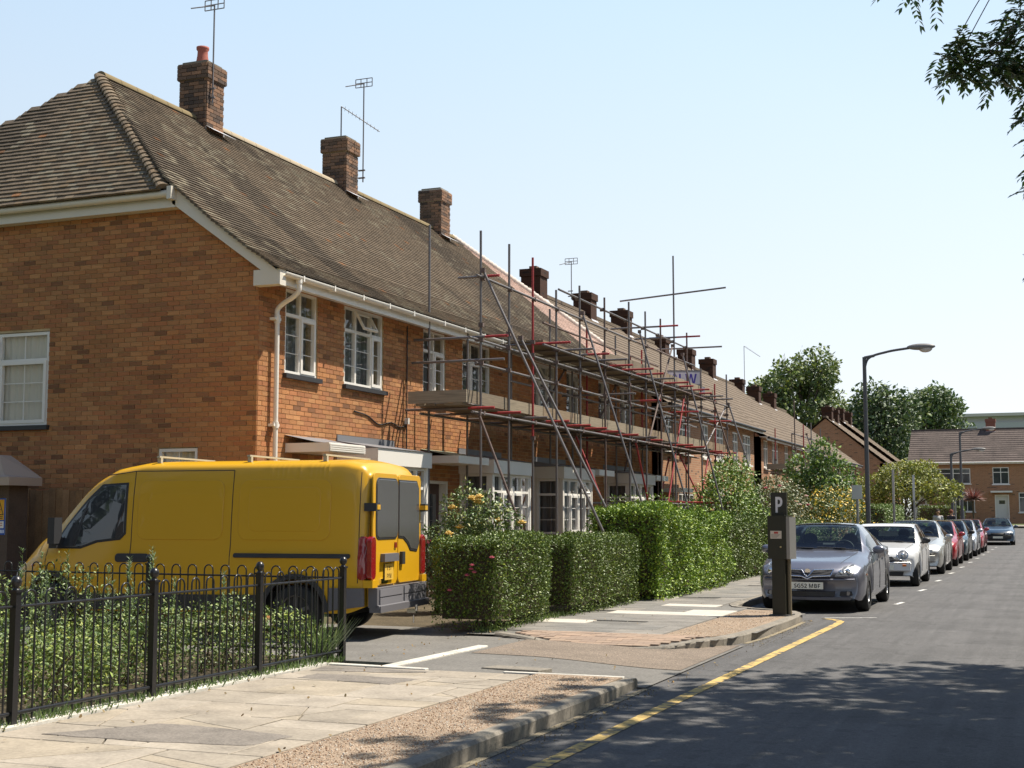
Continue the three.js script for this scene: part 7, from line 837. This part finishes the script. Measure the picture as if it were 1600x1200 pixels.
{ // ash tree on the right whose boughs reach over the road
  const x = 6.4, d = 13.5, T = thing('ash_tree', 'ash tree whose leafy boughs hang over the road', 'tree', [x, 0.1, d]), r = rng(1234), k = kit(), fork = V(x - 0.3, 3.6, d - 0.2); k.tube([V(x, 0, d), V(x - 0.1, 1.8, d), fork], 0.24, 10, 8);
  const tips = []; // leaf sprays: position and spread
  for (let i = 0; i < 980; i++) { const u = rdir(r), q = Math.pow(r(), 0.4); const p = [4.25 + u.x * 4.5 * q, 7.9 + u.y * 2.5 * q, 12.0 + u.z * 6.8 * q]; tips.push([...p, 0.55]); }
  for (const p of [[-0.85, 5.75, 10.6], [-0.75, 5.22, 10.67], [-0.62, 5.14, 10.73], [-0.52, 5.12, 10.79], [-0.4, 5.18, 10.84], [-0.2, 5.42, 10.9], [-0.1, 5.5, 10.9], [-0.17, 5.11, 10.93], [-0.26, 5.2, 10.88], [-0.08, 4.9, 10.97], [-0.05, 4.7, 11.0], [-0.12, 4.8, 10.96], [0.02, 4.2, 11.05], [0.06, 5.3, 10.9], [0.2, 5.1, 11], [0.25, 4.6, 11.1], [0.35, 5.6, 10.8], [0.08, 3.6, 11.15]]) { tips.push([p[0] + 0.16, p[1], p[2], 0.13]); for (let k = 0; k < 1; k++) tips.push([p[0] + (r() - 0.1) * 0.2, p[1] + (r() - 0.5) * 0.2, p[2] + (r() - 0.5) * 0.3, 0.15]); }
  const limbs = [[3.2, 7.4, 9], [2.2, 6.6, 12.5], [4.5, 8.4, 15], [5.6, 8.6, 10], [3.6, 7.6, 17], [4.2, 7.2, 6.5], [1.2, 6.1, 10.6]]; limbs.push([0.05, 5.75, 10.8], [0.25, 4.9, 11.0]); for (const l of limbs) k.tube([fork, fork.clone().lerp(V(...l), 0.5).add(new THREE.Vector3(0, 0.6, 0)), V(...l)], l[0] < 0.5 ? 0.018 : 0.085, 7, 10);
  for (const t of tips) { const l = limbs.reduce((a, b) => Math.hypot(a[0] - t[0], a[1] - t[1], a[2] - t[2]) < Math.hypot(b[0] - t[0], b[1] - t[1], b[2] - t[2]) ? a : b), A = V(...l), B = V(...t.slice(0, 3)); k.tube([A, A.clone().lerp(B, 0.5).add(new THREE.Vector3((r() - 0.5) * 0.5, 0.25 + 0.2 * r(), (r() - 0.5) * 0.5)), B], t[3] < 0.3 ? 0.004 : 0.014, 5, 6); } k.mesh('trunk', bark, T);
  const per = 108; let cur = null, spray = null; leaves('crown', leafMat(0.5, 0.3), T, tips.length * per, (q, i) => { // pinnate sprays: paired leaflets along a drooping stalk
    const t = tips[Math.floor(i / per)], j = i % per, sp = Math.floor(j / 12), e = j % 12; if (e === 0) { const u = rdir(q); spray = { o: V(t[0], t[1], t[2]).addScaledVector(rdir(q), t[3] * Math.pow(q(), 0.5)), u: u.add(new THREE.Vector3(0, -0.25, 0)).normalize() }; } const s = spray, side = new THREE.Vector3().crossVectors(s.u, new THREE.Vector3(0, 1, 0)).normalize(), w = e === 11 ? 0 : e % 2 ? 1 : -1, along = 0.03 + Math.floor(e / 2) * 0.034, P = s.o.clone().addScaledVector(s.u, along).add(new THREE.Vector3(0, -along * along * 1.2, 0));
    return { p: P, dir: s.u.clone().multiplyScalar(0.75).addScaledVector(side, w).add(new THREE.Vector3(0, -0.35, 0)), nrm: new THREE.Vector3(0, 1, 0).add(rdir(q).multiplyScalar(0.35)), len: (t[3] < 0.3 ? 0.075 : 0.14) * (0.8 + 0.4 * q()), wid: t[3] < 0.3 ? 0.034 : 0.06, c: jit(q, q() < 0.2 ? [0.1, 0.15, 0.03] : [0.045, 0.08, 0.022], 0.3) };
  }, 1235);
}
scene.traverse((o) => { if (o.isMesh) { o.castShadow = true; o.receiveShadow = true; } });
renderer.render(scene, camera);
